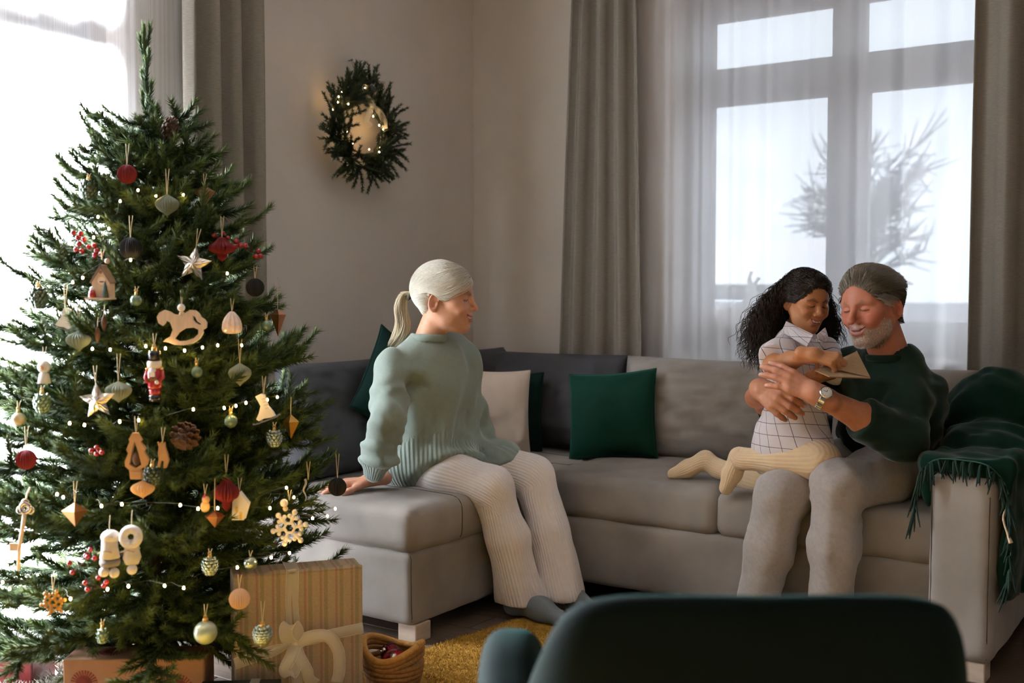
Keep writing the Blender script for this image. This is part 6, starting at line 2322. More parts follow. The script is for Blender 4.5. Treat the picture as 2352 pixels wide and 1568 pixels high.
hb_.append(('roof', np.concatenate(rf.v), rf.f, mat('roof_wood', lin(120, 98, 88), .6)))
hb_.append(('base', *box_vf((-32 * m_, -24 * m_, -37 * m_), (26 * m_, 15 * m_, -33 * m_)), WOODL))
cv_, cf_ = lathe_vf([(.0004, 6 * m_), (4 * m_, 6 * m_), (4 * m_, 0)], 12); cv_ = cv_[:, [0, 2, 1]]
hb_.append(('clock_face', *lathe_vf([(.0003, 0), (9 * m_, 0)], 20), WHITE)); q_ = hb_.pop(); qv = q_[1][:, [0, 2, 1]] + [4 * m_, -15.6 * m_, 5 * m_]
hb_.append(('clock_face', qv, q_[2], mat('clock_cream', lin(232, 214, 196), .6)))
hb_.append(('clock_hand', *box_vf((0 * m_, -17 * m_, 2 * m_), (9 * m_, -16 * m_, 4 * m_)), NBLK))
hb_.append(('moon', *[(lambda a, b: (a[:, [0, 2, 1]] + [2 * m_, -15.8 * m_, 25 * m_], b))(*lathe_vf([(.0003, 0), (4 * m_, 0)], 14))][0], mat('moon_brown', lin(150, 110, 80), .6)))
hb_.append(('figure', *lathe_vf([(.0003, -16 * m_), (7 * m_, -17 * m_), (9 * m_, -32 * m_), (.0003, -33 * m_)], 12), NRED, True)); w0 = hb_.pop(); hb_.append(('figure', w0[1] + [-17 * m_, -17 * m_, 0], w0[2], NRED, True))
hb_.append(('figure_head', *ball_vf((-17 * m_, -17 * m_, -13 * m_), 5.5 * m_, 10), WHITE, True))
w1 = lathe_vf([(.0003, 5 * m_), (4 * m_, -8 * m_), (8 * m_, -33 * m_), (.0003, -33 * m_)], 10)
hb_.append(('fir', w1[0] + [13 * m_, -19 * m_, 0], w1[1], mat('fir_paint', lin(60, 84, 84), .6), True))
hb_.append(('bead', *ball_vf((12 * m_, 0, 50 * m_), 6 * m_, 10), WOODL, True))
ornament('house_ornament', 'small wooden house with clock face, red figure and fir', u, v, hb_, .02, off=.03)
# white house low on the tree
u, v = 550, 1165; m_ = px(1, u, v)
wh_ = [('body', *extrude(P([(535, 1192), (537, 1150), (552, 1128), (573, 1155), (562, 1192)], u, v), 26 * m_), WHITE), ('window', *box_vf((-6 * m_, -13.6 * m_, -8 * m_), (0, -12.8 * m_, 4 * m_)), HONEY), ('door', *box_vf((3 * m_, -13.6 * m_, -26 * m_), (9 * m_, -12.8 * m_, -8 * m_)), HONEY)]
ornament('house_ornament', 'white ceramic house behind the low wine red lantern', u, v, wh_, .03, off=-.02)
# white glitter pouch
u, v = 533, 741; m_ = px(1, u, v)
pv_, pf_ = pleated([(4 * m_, 26 * m_), (9 * m_, 22 * m_), (18 * m_, 10 * m_), (23 * m_, -6 * m_), (21 * m_, -20 * m_), (10 * m_, -25 * m_), (.0005, -25 * m_)], 11, .2)
ornament('pouch_ornament', 'white glitter scrunched pouch beside the rocking horse', u, v, [('pouch', pv_, pf_, PINKISH, False)], .03)


# ice skates
def skate(u, v, flip, s=1.0):
    m_ = px(1, u, v) * s
    o_ = [(-18, 30), (-6, 36), (2, 34), (6, 22), (10, 8), (22, -6), (26, -14), (16, -18), (2, -20), (-10, -26), (-16, -22), (-10, -8), (-6, 8), (-12, 20)]
    bl = [(-26, -36), (-14, -34), (8, -26), (30, -18), (38, -12), (36, -9), (28, -13), (20, -17), (18, -15), (14, -17), (15, -20), (-2, -26), (-4, -22), (-9, -24), (-8, -29), (-22, -33), (-25, -31)]
    f_ = -1 if flip else 1
    A = extrude([(x * m_ * f_, z * m_) for x, z in o_], 14 * m_); B = extrude([(x * m_ * f_, z * m_) for x, z in bl], 3 * m_)
    lc = MB()
    for k in range(4):
        z0 = (24 - 7 * k) * m_; x0 = (2 + 2.5 * k) * m_ * f_
        lc.tube([(x0 - 5 * m_ * f_, -8 * m_, z0), (x0 + 4 * m_ * f_, -8 * m_, z0 + 2 * m_)], .9 * m_, 5)
    return [('boot', *A, WHITE), ('blade', *B, SILVER), ('laces', np.concatenate(lc.v), lc.f, GREY)]


ornament('ice_skate', 'white ice skate ornament on the sofa side above the gold prism', 606, 940, skate(606, 940, False), .04, off=.03)
ornament('ice_skate', 'white ice skate ornament against the window beside the house', 150, 735, skate(150, 735, True, .8), .05)
# nutcracker
u, v = 355, 862; m_ = px(1, u, v)
nc = [('hat', *lathe_vf([(.0004, 56 * m_), (12 * m_, 56 * m_), (14 * m_, 50 * m_), (12 * m_, 32 * m_), (.0004, 31 * m_)], 16), NBLK, True),
      ('head', *lathe_vf([(.0004, 34 * m_), (13 * m_, 32 * m_), (15 * m_, 24 * m_), (14 * m_, 15 * m_), (.0004, 14 * m_)], 16), FLESH, True),
      ('hair', *lathe_vf([(14.5 * m_, 33 * m_), (16.5 * m_, 28 * m_), (16 * m_, 20 * m_), (13 * m_, 16 * m_)], 16), WHITE, True),
      ('body', *lathe_vf([(.0004, 17 * m_), (14 * m_, 16 * m_), (17 * m_, 4 * m_), (15 * m_, -12 * m_), (16 * m_, -24 * m_), (14 * m_, -30 * m_), (.0004, -31 * m_)], 18), NRED, True),
      ('legs', *lathe_vf([(.0004, -29 * m_), (13 * m_, -30 * m_), (12 * m_, -44 * m_), (.0004, -45 * m_)], 16), NRED, True),
      ('boots', *lathe_vf([(.0004, -43 * m_), (13 * m_, -44 * m_), (13 * m_, -58 * m_), (.0004, -60 * m_)], 16), NBLK, True),
      ('beard', *(lambda a, b: (a + [0, -12 * m_, 12 * m_], b))(*ball_vf((0, 0, 0), 8 * m_, 10, (1, .6, 1))), WHITE, True),
      ('collar', *box_vf((-6 * m_, -18 * m_, -2 * m_), (6 * m_, -14 * m_, 8 * m_)), WHITE), ('sash', *box_vf((-10 * m_, -18.5 * m_, -10 * m_), (10 * m_, -15 * m_, -5 * m_)), GOLD)]
for sg in (-1, 1):
    nc.append(('arm', *tube_vf([(sg * 16 * m_, 0, 12 * m_), (sg * 20 * m_, -3 * m_, -4 * m_), (sg * 12 * m_, -15 * m_, -14 * m_)], [4.5 * m_, 4.5 * m_, 4 * m_], 8), NRED, True))
    nc.append(('epaulette', *ball_vf((sg * 16 * m_, 0, 15 * m_), 5 * m_, 8, (1, 1, .6)), GOLD, True))
nc.append(('glove', *ball_vf((10 * m_, -16 * m_, -14 * m_), 5 * m_, 8), WHITE, True))
nc.append(cap_part(.022, 58 * m_))
ornament('nutcracker', 'red nutcracker soldier with a black hat and white beard', u, v, nc, .03, off=.04)
# bearded head in white hood
u, v = 101, 842; m_ = px(1, u, v)
ornament('doll_ornament', 'small doll in a white fur hood at the window edge of the tree', u, v, [('hood', *ball_vf((0, 0, 0), 15 * m_, 14), WOOL, True), ('face', *ball_vf((0, -8 * m_, -1 * m_), 8 * m_, 12), FLESH, True),
         ('body', *lathe_vf([(.0004, -10 * m_), (11 * m_, -16 * m_), (15 * m_, -38 * m_), (.0004, -38 * m_)], 12), WHITE, True)], .03)
# gingerbread tree frame with a nut in it
u, v = 313, 1045; m_ = px(1, u, v)
gt = P([(306, 994), (318, 994), (328, 1010), (324, 1014), (336, 1030), (331, 1036), (342, 1055), (338, 1068), (324, 1076), (326, 1099), (300, 1099), (298, 1078), (289, 1070), (288, 1060), (296, 1040), (292, 1032), (300, 1014), (298, 1008)], u, v)
gh_ = P([(311, 1012), (317, 1030), (322, 1050), (326, 1066), (312, 1074), (298, 1066), (303, 1046), (306, 1030)], u, v)
ornament('tree_ornament', 'ginger wooden fir tree frame with a cut-out and beads', u, v, [('frame', *extrude(gt, .010, [gh_]), WOODB), ('nut', *ball_vf((0, 0, -8 * m_), 9 * m_, 12, (1, 1, 1.8)), CONE, True),
         ('pot', *box_vf((-12 * m_, -8 * m_, -54 * m_), (12 * m_, 8 * m_, -36 * m_)), WOODB)], .035, off=.03)
u, v = 374, 1045
ornament('reindeer_ornament', 'small wooden reindeer beside the gingerbread tree', u, v, [('deer', *extrude(P([(362, 1072), (366, 1052), (364, 1040), (366, 1026), (363, 1014), (368, 1020), (371, 1014), (374, 1020), (379, 1015), (380, 1026), (385, 1040), (388, 1056), (382, 1074), (376, 1074), (377, 1058), (371, 1056), (368, 1072)], u, v), .009), WOODB)], .03, off=.02)
# long wooden key with beads
u, v = 48, 1225; m_ = px(1, u, v)
kb = MB()
rv_, rf_ = ring_vf((12 * m_, 0, 60 * m_), (0, 1, 0), 11 * m_, 4.5 * m_, 1.0, 18)
key = [('bow', rv_, rf_, SILVER, True)]
for k in range(3):
    a = math.radians(90 + 120 * k)
    r2, f2 = ring_vf((12 * m_ + 13 * m_ * math.cos(a), 0, 60 * m_ + 11 * m_ * math.sin(a)), (0, 1, 0), 7 * m_, 3.2 * m_, 1.0, 14)
    key.append(('bow_ring', r2, f2, SILVER, True))
key.append(('shaft', *tube_vf([(10 * m_, 0, 48 * m_), (4 * m_, 0, 10 * m_), (-4 * m_, 0, -30 * m_), (-8 * m_, 0, -85 * m_)], [5 * m_, 4.5 * m_, 4.5 * m_, 3.5 * m_], 10), WOODL, True))
key.append(('bit', *box_vf((-26 * m_, -3 * m_, -40 * m_), (-6 * m_, 3 * m_, -22 * m_)), WOODL))
key.append(('ribbon', *tube_vf([(12 * m_, 0, 72 * m_), (16 * m_, 0, 92 * m_), (22 * m_, 4 * m_, 106 * m_)], 2 * m_, 6), WHITE, True))
ornament('key_ornament', 'long ornate pale key hanging at the window side low on the tree', u, v, key, 0)
# wool boots
for (u, v, lab, fl) in ((252, 1268, 'white wool boot seen from its grey sole end', 0), (303, 1266, 'white wool boot seen into its fluffy cuff', 1)):
    m_ = px(1, u, v)
    if fl == 0:
        bt = [('cuff', *(lambda a, b: (a, b))(*ball_vf((2 * m_, 0, 36 * m_), 21 * m_, 16, (1, 1, .72))), WOOL, True), ('shaft', *lathe_vf([(17 * m_, 34 * m_), (18 * m_, 10 * m_), (22 * m_, -12 * m_), (.0004, -18 * m_)], 16), GREY, True),
              ('sole', *lathe_vf([(.0004, -14 * m_), (22 * m_, -16 * m_), (23 * m_, -24 * m_), (20 * m_, -30 * m_), (.0004, -32 * m_)], 18), mat('sole_felt', lin(140, 132, 128), .95), True)]
        pom = ((-10, -42), (13, -44))
    else:
        rv_, rf_ = ring_vf((0, -6 * m_, 34 * m_), (0, 1, -.2), 17 * m_, 10 * m_, 1.0, 24)
        bt = [('cuff', rv_, rf_, WOOL, True), ('shaft', *lathe_vf([(15 * m_, 24 * m_), (16 * m_, 4 * m_), (20 * m_, -14 * m_), (14 * m_, -28 * m_), (.0004, -30 * m_)], 16), GREY, True)]
        pom = ((3, -38),)
    for (a, b) in pom: bt.append(('pompom', *ball_vf((a * m_, -10 * m_, b * m_), 11.5 * m_, 12), WOOL, True))
    bt.append(('lace', *tube_vf([(-20 * m_, -18 * m_, 2 * m_), (-4 * m_, -22 * m_, 8 * m_), (12 * m_, -20 * m_, 4 * m_)], 1.6 * m_, 5), mat('jute', lin(170, 150, 120), .9)))
    ornament('wool_boot', lab, u, v, bt, .03, off=.05 + .012 * fl, strn=1)


# snowflakes
def flake(u, v, r, m, ball=True, n=6, th=.008):
    m_ = px(1, u, v); R = r * m_
    ps = []
    ho = [(R * .36 * math.cos(a), R * .36 * math.sin(a)) for a in np.linspace(0, 2 * math.pi, 6, endpoint=False)]
    hi_ = [(R * .22 * math.cos(a), R * .22 * math.sin(a)) for a in np.linspace(0, 2 * math.pi, 6, endpoint=False)]
    ps.append(('centre', *extrude(ho, th, [hi_]), m))
    for k in range(n):
        a = 2 * math.pi * k / n + .2; c, s__ = math.cos(a), math.sin(a)
        mb = MB(); mb.tube([(R * .3 * c, 0, R * .3 * s__), (R * .88 * c, 0, R * .88 * s__)], R * .10, 8)
        for sg in (-1, 1):
            e = (R * .62 * c - sg * R * .20 * s__, 0, R * .62 * s__ + sg * R * .20 * c)
            mb.tube([(R * .5 * c, 0, R * .5 * s__), e], R * .085, 7)
            if ball: mb.add(*ball_vf(e, R * .12, 8))
        if ball: mb.add(*ball_vf((R * .9 * c, 0, R * .9 * s__), R * .15, 10))
        ps.append(('arm', np.concatenate(mb.v), mb.f, m, True))
    return ps


fl_ = flake(665, 1212, 42, WHITE)
m_ = px(1, 665, 1212)
fl_ += [('bead', *ball_vf((-12 * m_, 0, 57 * m_), 9 * m_, 12), WHITE, True), ('bead', *ball_vf((-9 * m_, 0, 44 * m_), 6 * m_, 10), WOODL, True)]
ornament('snowflake_ornament', 'white snowflake with rounded tips and beads above the striped gift', 665, 1212, fl_, .02, off=.03)
ornament('snowflake_ornament', 'golden brown snowflake low on the window side of the tree', 122, 1383, flake(122, 1383, 30, mat('ginger_gold', lin(176, 130, 60), .5, .2, 60)), .03, off=.02)
# bead figure, glass bell, angel
u, v = 471, 1153; m_ = px(1, u, v)
ornament('bead_figure', 'tiny cream bead snowman with a red cap left of the low red lantern'.replace(' left of', ' beside'), u, v, [('body', *ball_vf((0, 0, -10 * m_), 11 * m_, 12, (1, 1, 1.2)), P_AMBER, True), ('head', *ball_vf((2 * m_, 0, 6 * m_), 9 * m_, 12), P_AMBER, True), ('cap', *lathe_vf([(.0003, 20 * m_), (7 * m_, 12 * m_)], 10), NRED, True)], .02)
u, v = 708, 1118; m_ = px(1, u, v)
ornament('icicle_ornament', 'clear twisted glass icicle near the hand on the chaise', u, v, [('glass', *tube_vf([(-8 * m_ + 3 * m_ * math.sin(t * 9), 3 * m_ * math.cos(t * 9), (18 - 50 * t) * m_) for t in np.linspace(0, 1, 26)], np.linspace(3.2 * m_, .8 * m_, 26), 7), mat('clear_resin', lin(225, 222, 215), .1, .03, trans=.5), True)], .04)
# ------------------------------------------------------------------ wreath on the wall
wc_ = at_x(828, 292, .062)
WR = .150
wreath = thing('wreath', 'lit fir wreath with a sheer ribbon bow hanging on the wall', 'wreath', wc_)
rg = np.random.default_rng(33)
M_NEEDLE_D = bpy.data.materials.new('dark_fir_needles')
_w = NT(M_NEEDLE_D); _a = _w.node('ShaderNodeAttribute'); _a.attribute_name = 'col'
_w.link(_a.outputs['Color'], _w.b.inputs['Base Color']); _w.b.inputs['Roughness'].default_value = .55
hoop = MB(); hoop.tube([wc_ + [0, WR * math.cos(a), WR * math.sin(a)] for a in np.linspace(0, 6.2832, 40)], .006, 6, False)
hoop.build('hoop', M_TWIG, wreath, smooth=True)
for k in range(60):
    a = 2 * math.pi * k / 60 + rg.normal(0, .05)
    e = np.array([0, math.cos(a), math.sin(a)]); tg_ = np.array([0, -math.sin(a), math.cos(a)])
    # sprigs sweep round and outward, hanging a little on the lower right
    tw = []
    base = wc_ + e * WR * rg.uniform(.70, 1.06)
    for j in range(5):
        sgn = 1 if math.cos(a) < 0 else -1
        d = e * rg.uniform(-.5, 1.0) + tg_ * sgn * -rg.uniform(.2, 1.0) * (1 if rg.random() < .8 else -1) + np.array([rg.uniform(.05, .55), 0, -.15])
        d /= np.linalg.norm(d)
        L = rg.uniform(.075, .125)
        p1 = base + d * L; p1[0] = max(p1[0], .028)
        tw.append((np.array([base, base + d * L * .5 + [.006, 0, 0], p1]), 1.0))
    V, F, C = needles(tw, rg, dens=1500, nl=(.011, .017), rad=.0014, spread=.8)
    V[:, 0] = np.maximum(V[:, 0], .012)
    o = obj('sprig', V, F, M_NEEDLE_D, wreath); vcol(o, C * np.array([.40, .42, .42]))
WB = [(785, 211), (778, 222), (776, 235), (800, 239), (820, 221), (838, 201), (815, 221), (865, 231), (764, 252), (855, 254), (857, 267), (871, 288), (880, 297), (810, 329), (871, 349), (848, 343), (872, 340), (797, 303)]
wl = None
for (u, v) in WB:
    p = at_x(u, v, .075 + .02 * rg.random())
    if wl is None:
        wl = obj('bulb', bv * .8, bf, mat('wreath_bulb', lin(255, 215, 150), .4, 0, emit=(1.0, .62, .24, 1), estr=130.0), wreath, keep=False, smooth=True); q = wl
    else:
        q = wl.copy(); COL.objects.link(q)
    q.location = Vector(p - wc_)
wp = [at_x(u, v, .078) for (u, v) in WB[:13]]
obj('light_wire', *tube_vf(spline(wp, 90), .0006, 4), M_WIRE, wreath)
def organza(name, dens):
    m = bpy.data.materials.new(name)
    w = NT(m)
    tr = w.node('ShaderNodeBsdfTransparent'); df = w.node('ShaderNodeBsdfDiffuse'); df.inputs[0].default_value = (.92, .90, .87, 1)
    tl = w.node('ShaderNodeBsdfTranslucent'); tl.inputs[0].default_value = (.92, .90, .87, 1)
    m0 = w.node('ShaderNodeMixShader'); w.link(df.outputs[0], m0.inputs[1]); w.link(tl.outputs[0], m0.inputs[2])
    m1 = w.node('ShaderNodeMixShader'); m1.inputs[0].default_value = dens
    w.link(tr.outputs[0], m1.inputs[1]); w.link(m0.outputs[0], m1.inputs[2]); w.link(m1.outputs[0], w.out.inputs[0])
    return m


M_ORG = organza('organza', .26)
M_ORG2 = organza('organza_gift_ribbon', .55)
M_ORGE = mat('organza_edge', lin(226, 218, 208), .5, .03)


def ribbon(name, pts, width, side, m, parent, n=40, wfn=None, edge=True):
    """strip along a curve; side = direction(s) across the strip"""
    c = spline(pts, n)
    s = np.asarray(side, float)
    if s.ndim == 1: s = np.tile(s, (n, 1))
    else: s = spline(s, n)
    d = np.gradient(c, axis=0); d /= np.linalg.norm(d, axis=1, keepdims=True)
    s = s - d * (s * d).sum(1, keepdims=True); s /= np.linalg.norm(s, axis=1, keepdims=True)
    w = np.full(n, width) if wfn is None else width * np.array([wfn(t) for t in np.linspace(0, 1, n)])
    nr = np.cross(d, s)
    rows = [c + s * (w * k)[:, None] + nr * (w * .12 * (1 - (2 * k) ** 2))[:, None] for k in (-.5, -.25, 0, .25, .5)]
    v = np.stack(rows, 1).reshape(-1, 3)
    o = obj(name, v, grid_faces(n, 5), m, parent, smooth=True)
    sol = o.modifiers.new('thick', 'SOLIDIFY'); sol.thickness = .0004
    if edge:
        for k in (-.5, .5):
            obj('ribbon_edge', *tube_vf(c + s * (w * k)[:, None], .0006, 4), M_ORGE, o if False else parent, smooth=True)
    return o


kn = at_x(856, 245, .10)


def wpt(u, v, x): return at_x(u, v, x)


ribbon('bow_loop', [kn, wpt(842, 215, .11), wpt(838, 200, .105), wpt(850, 196, .10), wpt(862, 215, .10), kn], .018, (.25, .9, .1), M_ORG, wreath)
ribbon('bow_loop', [kn, wpt(868, 205, .09), wpt(882, 192, .07), wpt(870, 188, .07), wpt(858, 215, .09), kn], .018, (.9, .3, .2), M_ORG, wreath)
ribbon('bow_tail', [kn, wpt(848, 262, .11), wpt(842, 278, .105), wpt(852, 290, .10)], .020, (.3, .9, .2), M_ORG, wreath)
ribbon('bow_tail', [kn, wpt(872, 258, .11), wpt(882, 278, .105), wpt(884, 296, .10)], .022, (.3, .8, -.3), M_ORG, wreath)
nl_ = at_x(802, 140, .004)
hk = MB(); hk.tube([nl_ - [.02, 0, 0], nl_ + [.014, 0, .002]], .0022, 8); hk.tube([nl_ + [.012, 0, .002], nl_ + [.016, 0, .002]], .0045, 10)
setp(hk.build('nail', mat('nail_steel', lin(120, 120, 125), .3, metal=1.0)), 'small steel nail in the wall above the wreath', 'nail')
tw_ = MB()
tpw = wc_ + [.01, 0, WR]
tw_.tube(spline([tpw, (tpw + nl_) / 2 + [.006, -.006, 0], nl_ + [.010, 0, .003], (tpw + nl_) / 2 + [.006, .006, 0], tpw], 24), .0008, 5)
tw_.build('hanging_loop', mat('twine', lin(120, 105, 85), .9), wreath)
# ------------------------------------------------------------------ throw pillows
M_EMER = velvet('emerald_velvet', lin(10, 52, 40), .18, .5, .8, (.10, .45, .35, 1))
M_DKGR = velvet('bottle_green_velvet', lin(9, 36, 31), .18, .4, .8, (.08, .35, .28, 1))
M_BEIGE = velvet('beige_velvet', lin(206, 188, 172), .08, .3)


def throw_pillow(label, w, h, t, loc, out, tilt, roll, m, seed, name='throw_pillow', pinch=.07, wr=.006):
    R = frame_r(out, tilt, roll)
    v, f = pillow_vf(w, h, t, 30, pinch, wr, seed, 2.4)
    th = thing(name, label, 'pillow', loc)
    o = weld(obj('cover', v @ np.array(R).T + np.array(loc), f, m, th))
    # piped edge
    n = 30; u = np.sin(np.linspace(-1, 1, n) * math.pi / 2)
    e = []
    for a in u[:-1]: e.append((a, -1))
    for a in u[:-1]: e.append((1, a))
    for a in u[::-1][:-1]: e.append((a, 1))
    for a in u[::-1][:-1]: e.append((-1, a))
    e = np.array(e + [e[0]])
    X = e[:, 0] * w / 2 * (1 - pinch * (1 - e[:, 1] ** 2) * np.abs(e[:, 0]) ** 3); Z = e[:, 1] * h / 2 * (1 - pinch * (1 - e[:, 0] ** 2) * np.abs(e[:, 1]) ** 3)
    ev = np.stack([X, X * 0, Z], 1) @ np.array(R).T + np.array(loc)
    obj('piping', *tube_vf(ev, .0028, 6, False), m, th, smooth=True)
    return th


throw_pillow('emerald velvet cushion leaning on the pale back cushion', .345, .325, .075, (.965, -.455, SEAT + .166), (.12, -1), .22, -.10, M_EMER, 3)
throw_pillow('beige velvet cushion with a pinched side behind the sweater', .30, .33, .065, (.555, -.645, SEAT + .165), (.75, -.65), .20, .05, M_BEIGE, 5, wr=.010)
throw_pillow('bottle green cushion behind the beige one on the corner seat', .27, .31, .05, (.528, -.497, SEAT + .155), (.6, -.8), .16, .03, M_DKGR, 7)
throw_pillow('bottle green cushion propped up behind the ponytail', .34, .34, .06, (.440, -1.03, SEAT + .275), (1, -.15), .25, .62, M_DKGR, 9)

# ------------------------------------------------------------------ green throw over the armrest
M_THROW = attr_mat('wool_throw', .9, sheen=.15, bump=.4, bscale=380, spec=.1)
thr = thing('throw_blanket', 'dark green fringed throw heaped over the armrest', 'blanket', (2.3, -.5, .56))


def throw_sdf(p):
    d = d_box(p, (2.300, -.590, .572), (.112, .400, .020), .016)
    d = smin(d, d_box(p, (2.404, -.590, .40), (.014, .400, .19), .012), .03)
    d = smin(d, d_box(p, (2.197, -.60, .515), (.014, .30, .075), .010), .03)
    d = smin(d, d_ell(p, (2.265, -.385, .64), (.155, .13, .155)), .05)
    d = smin(d, d_ell(p, (2.36, -.36, .60), (.12, .13, .12)), .05)
    d = smin(d, d_ell(p, (2.29, -.56, .60), (.12, .16, .045)), .04)
    d = d + vnoise(p * np.array([10, 14, 9], np.float32), 71) * .014 + vnoise(np.stack([p[:, 0] * 18 + p[:, 2] * 16, p[:, 1] * 30, p[:, 2] * 14], 1), 72) * .009
    d = smax(d, -.176 - p[:, 1], .02) if False else d
    d = smax(d, p[:, 1] + .185, .01)
    # open front edge, cut in a curve
    d = smax(d, (-.957 - .014 * np.cos((p[:, 0] - 2.3) * 22)) - p[:, 1], .006)
    return pressed(p, d, sofa_solid, .008)


tv_, tf_ = sdf_mesh(throw_sdf, (2.05, -1.02, .16), (2.56, -.17, .86), .0075)
o = obj('cloth', tv_, tf_, M_THROW, thr, smooth=True); vcol(o, np.clip(np.array(lin(12, 44, 35)[:3]) * (1 + .15 * vnoise(tv_ * 60, 3))[:, None], 0, 1))
rgf = np.random.default_rng(4)
M_FRINGE = mat('throw_fringe', lin(14, 46, 38), .9)
edge = spline([(2.178, -.945, .44), (2.190, -.955, .53), (2.23, -.966, .580), (2.30, -.970, .586), (2.37, -.966, .574), (2.412, -.955, .51), (2.420, -.950, .40), (2.420, -.945, .28)], 26)
for i, p in enumerate(edge):
    out_ = np.array([0, -1.0, 0]) * .018
    dn = np.array([rgf.normal(0, .008), -.004 - abs(rgf.normal(0, .005)), -rgf.uniform(.030, .062)])
    if i < 6: dn[0] -= .008
    if i > 24: dn[0] += .010
    mb = MB()
    for j in range(4):
        a = rgf.normal(0, .003, 3)
        mb.tube(spline([p, p + out_ + a, p + out_ + dn * .6 + a * 2, p + out_ * 1.0 + dn + a * 3], 7), [.0028, .003, .0028, .0026, .0024, .002, .0012], 5)
    mb.build('tassel', M_FRINGE, thr, smooth=True)
bt_ = MB()
q0 = at_y(2313, 1163, -.975)
bt_.tube(spline([q0, q0 + [-.008, -.004, -.03], q0 + [.004, -.006, -.07], q0 + [.012, -.006, -.092]], 12), np.interp(np.linspace(0, 1, 12), [0, .6, 1], [.0022, .0028, .006]), 7)
setp(bt_.build('tassel', mat('cream_cord', lin(214, 190, 160), .9), thr, smooth=True), 'cream cord tassel')
hl = MB(); hl.tube(edge[6:30] + [0, -.002, .006], .0018, 5); hl.build('stitched_edge', mat('edge_stitch', lin(60, 100, 84), .9), thr, smooth=True)

# ------------------------------------------------------------------ rugs
RUG_Z = .012
gA, gB_ = np.array([.925, -2.235, RUG_Z]), np.array([1.112, -1.985, RUG_Z])
da, db = at_z(455, 1690, 0.0) + [0, 0, RUG_Z], at_z(640, 1684, 0.0) + [0, 0, RUG_Z]
GIFT_FEET = [(gA, gB_, .10), (da, db, .06)]
cf_d = np.array([FW[0], FW[1], 0]); cf_d /= np.linalg.norm(cf_d)
cx_d = np.array([cf_d[1], -cf_d[0], 0])
cc_ = np.array([CAM[0], CAM[1], 0]) + cf_d * 1.275 + cx_d * .283
CHAIR_FEET = [cc_ + cf_d * .23 + cx_d * .21 * i + cf_d * .21 * j for i in (-1, 1) for j in (-1, 1)]
M_RUGY = mat('mustard_pile', lin(186, 142, 54), .95, .22, 90, bump=.6, bscale=240, bdist=.006, sheen=.2)
rug = thing('area_rug', 'mustard yellow low-pile rug in front of the sofa', 'rug', (2.2, -2.2, 0))
ca, sa = math.cos(math.radians(-8)), math.sin(math.radians(-8))
RC = np.array([1.055, -1.075, 0])
rot2 = lambda v: (np.asarray(v) @ np.array([[ca, sa, 0], [-sa, ca, 0], [0, 0, 1]])) + RC
v, f = rbox((0, -2.5, 0), (2.3, 0, .012), .004, 2)
obj('backing', rot2(v), f, M_RUGY, rug)
n = 34000
rr = np.stack([RNG.uniform(0, .9, n) ** 1.0, -RNG.uniform(0, 1.25, n), np.full(n, .011)], 1)
nd = np.stack([RNG.normal(0, .004, n), RNG.normal(0, .004, n), RNG.uniform(.005, .009, n)], 1)
wpos = rot2(rr)
free = np.ones(n, bool)
for (cx0, cy0, r0) in ((1.090, -1.845, .088),) + tuple((b_[0], b_[1], .016) for b_ in CHAIR_FEET):
    free &= np.hypot(wpos[:, 0] - cx0, wpos[:, 1] - cy0) > r0
for h0, t0 in SOLES:
    w_ = wpos[:, :2] - h0[:2]; d_ = (t0 - h0)[:2]; tt0 = np.clip(w_ @ d_ / (d_ @ d_), 0, 1)
    free &= np.linalg.norm(w_ - tt0[:, None] * d_, axis=1) > .040
for a0, b0_, dep in GIFT_FEET:
    e_ = (b0_ - a0)[:2]; L0 = np.linalg.norm(e_); e_ = e_ / L0; m0 = np.array([-e_[1], e_[0]]); w_ = wpos[:, :2] - a0[:2]
    free &= ~((w_ @ e_ > -.006) & (w_ @ e_ < L0 + .006) & (w_ @ m0 > -.006) & (w_ @ m0 < dep + .006))
rr, nd = rr[free], nd[free]
cu = np.stack([rr, rr + nd * .6, rr + nd], 1)
v, f = strands_vf(rot2(cu.reshape(-1, 3)).reshape(cu.shape), .0013)
setp(obj('pile', v, f, M_RUGY, rug), kind='stuff')
M_SHAG = mat('grey_shag', lin(196, 190, 182), .95, .2, 60)
rg2 = thing('shaggy_rug', 'pale grey shaggy rug under the christmas tree by the window', 'rug', (.35, -2.2, 0))
v, f = rbox((.16, -2.62, 0), (.455, -1.74, .010), .004, 2)
obj('backing', v, f, M_SHAG, rg2)
n = 7000
rr = np.stack([RNG.uniform(.165, .45, n), RNG.uniform(-2.61, -1.75, n), np.full(n, .009)], 1)
ga_, gy_ = at_z(74, 1590, 0.0), YAW - .15
w_ = rr[:, :2] - ga_[:2]; lx_ = w_ @ np.array([math.cos(gy_), math.sin(gy_)]); ly_ = w_ @ np.array([-math.sin(gy_), math.cos(gy_)])
rr = rr[~((lx_ > -.150) & (lx_ < .032) & (ly_ > -.032) & (ly_ < .142))]; n = len(rr)
d1 = RNG.normal(0, .010, (n, 3)); d1[:, 2] = RNG.uniform(.012, .024, n); d2 = d1 + RNG.normal(0, .010, (n, 3)); d2[:, 2] = d1[:, 2] * .9
cu = np.stack([rr, rr + d1, rr + d1 + d2 * .6], 1); cu[:, :, 2] = np.maximum(cu[:, :, 2], .006)
v, f = strands_vf(cu, .0022)
setp(obj('pile', v, f, M_SHAG, rg2), kind='stuff')

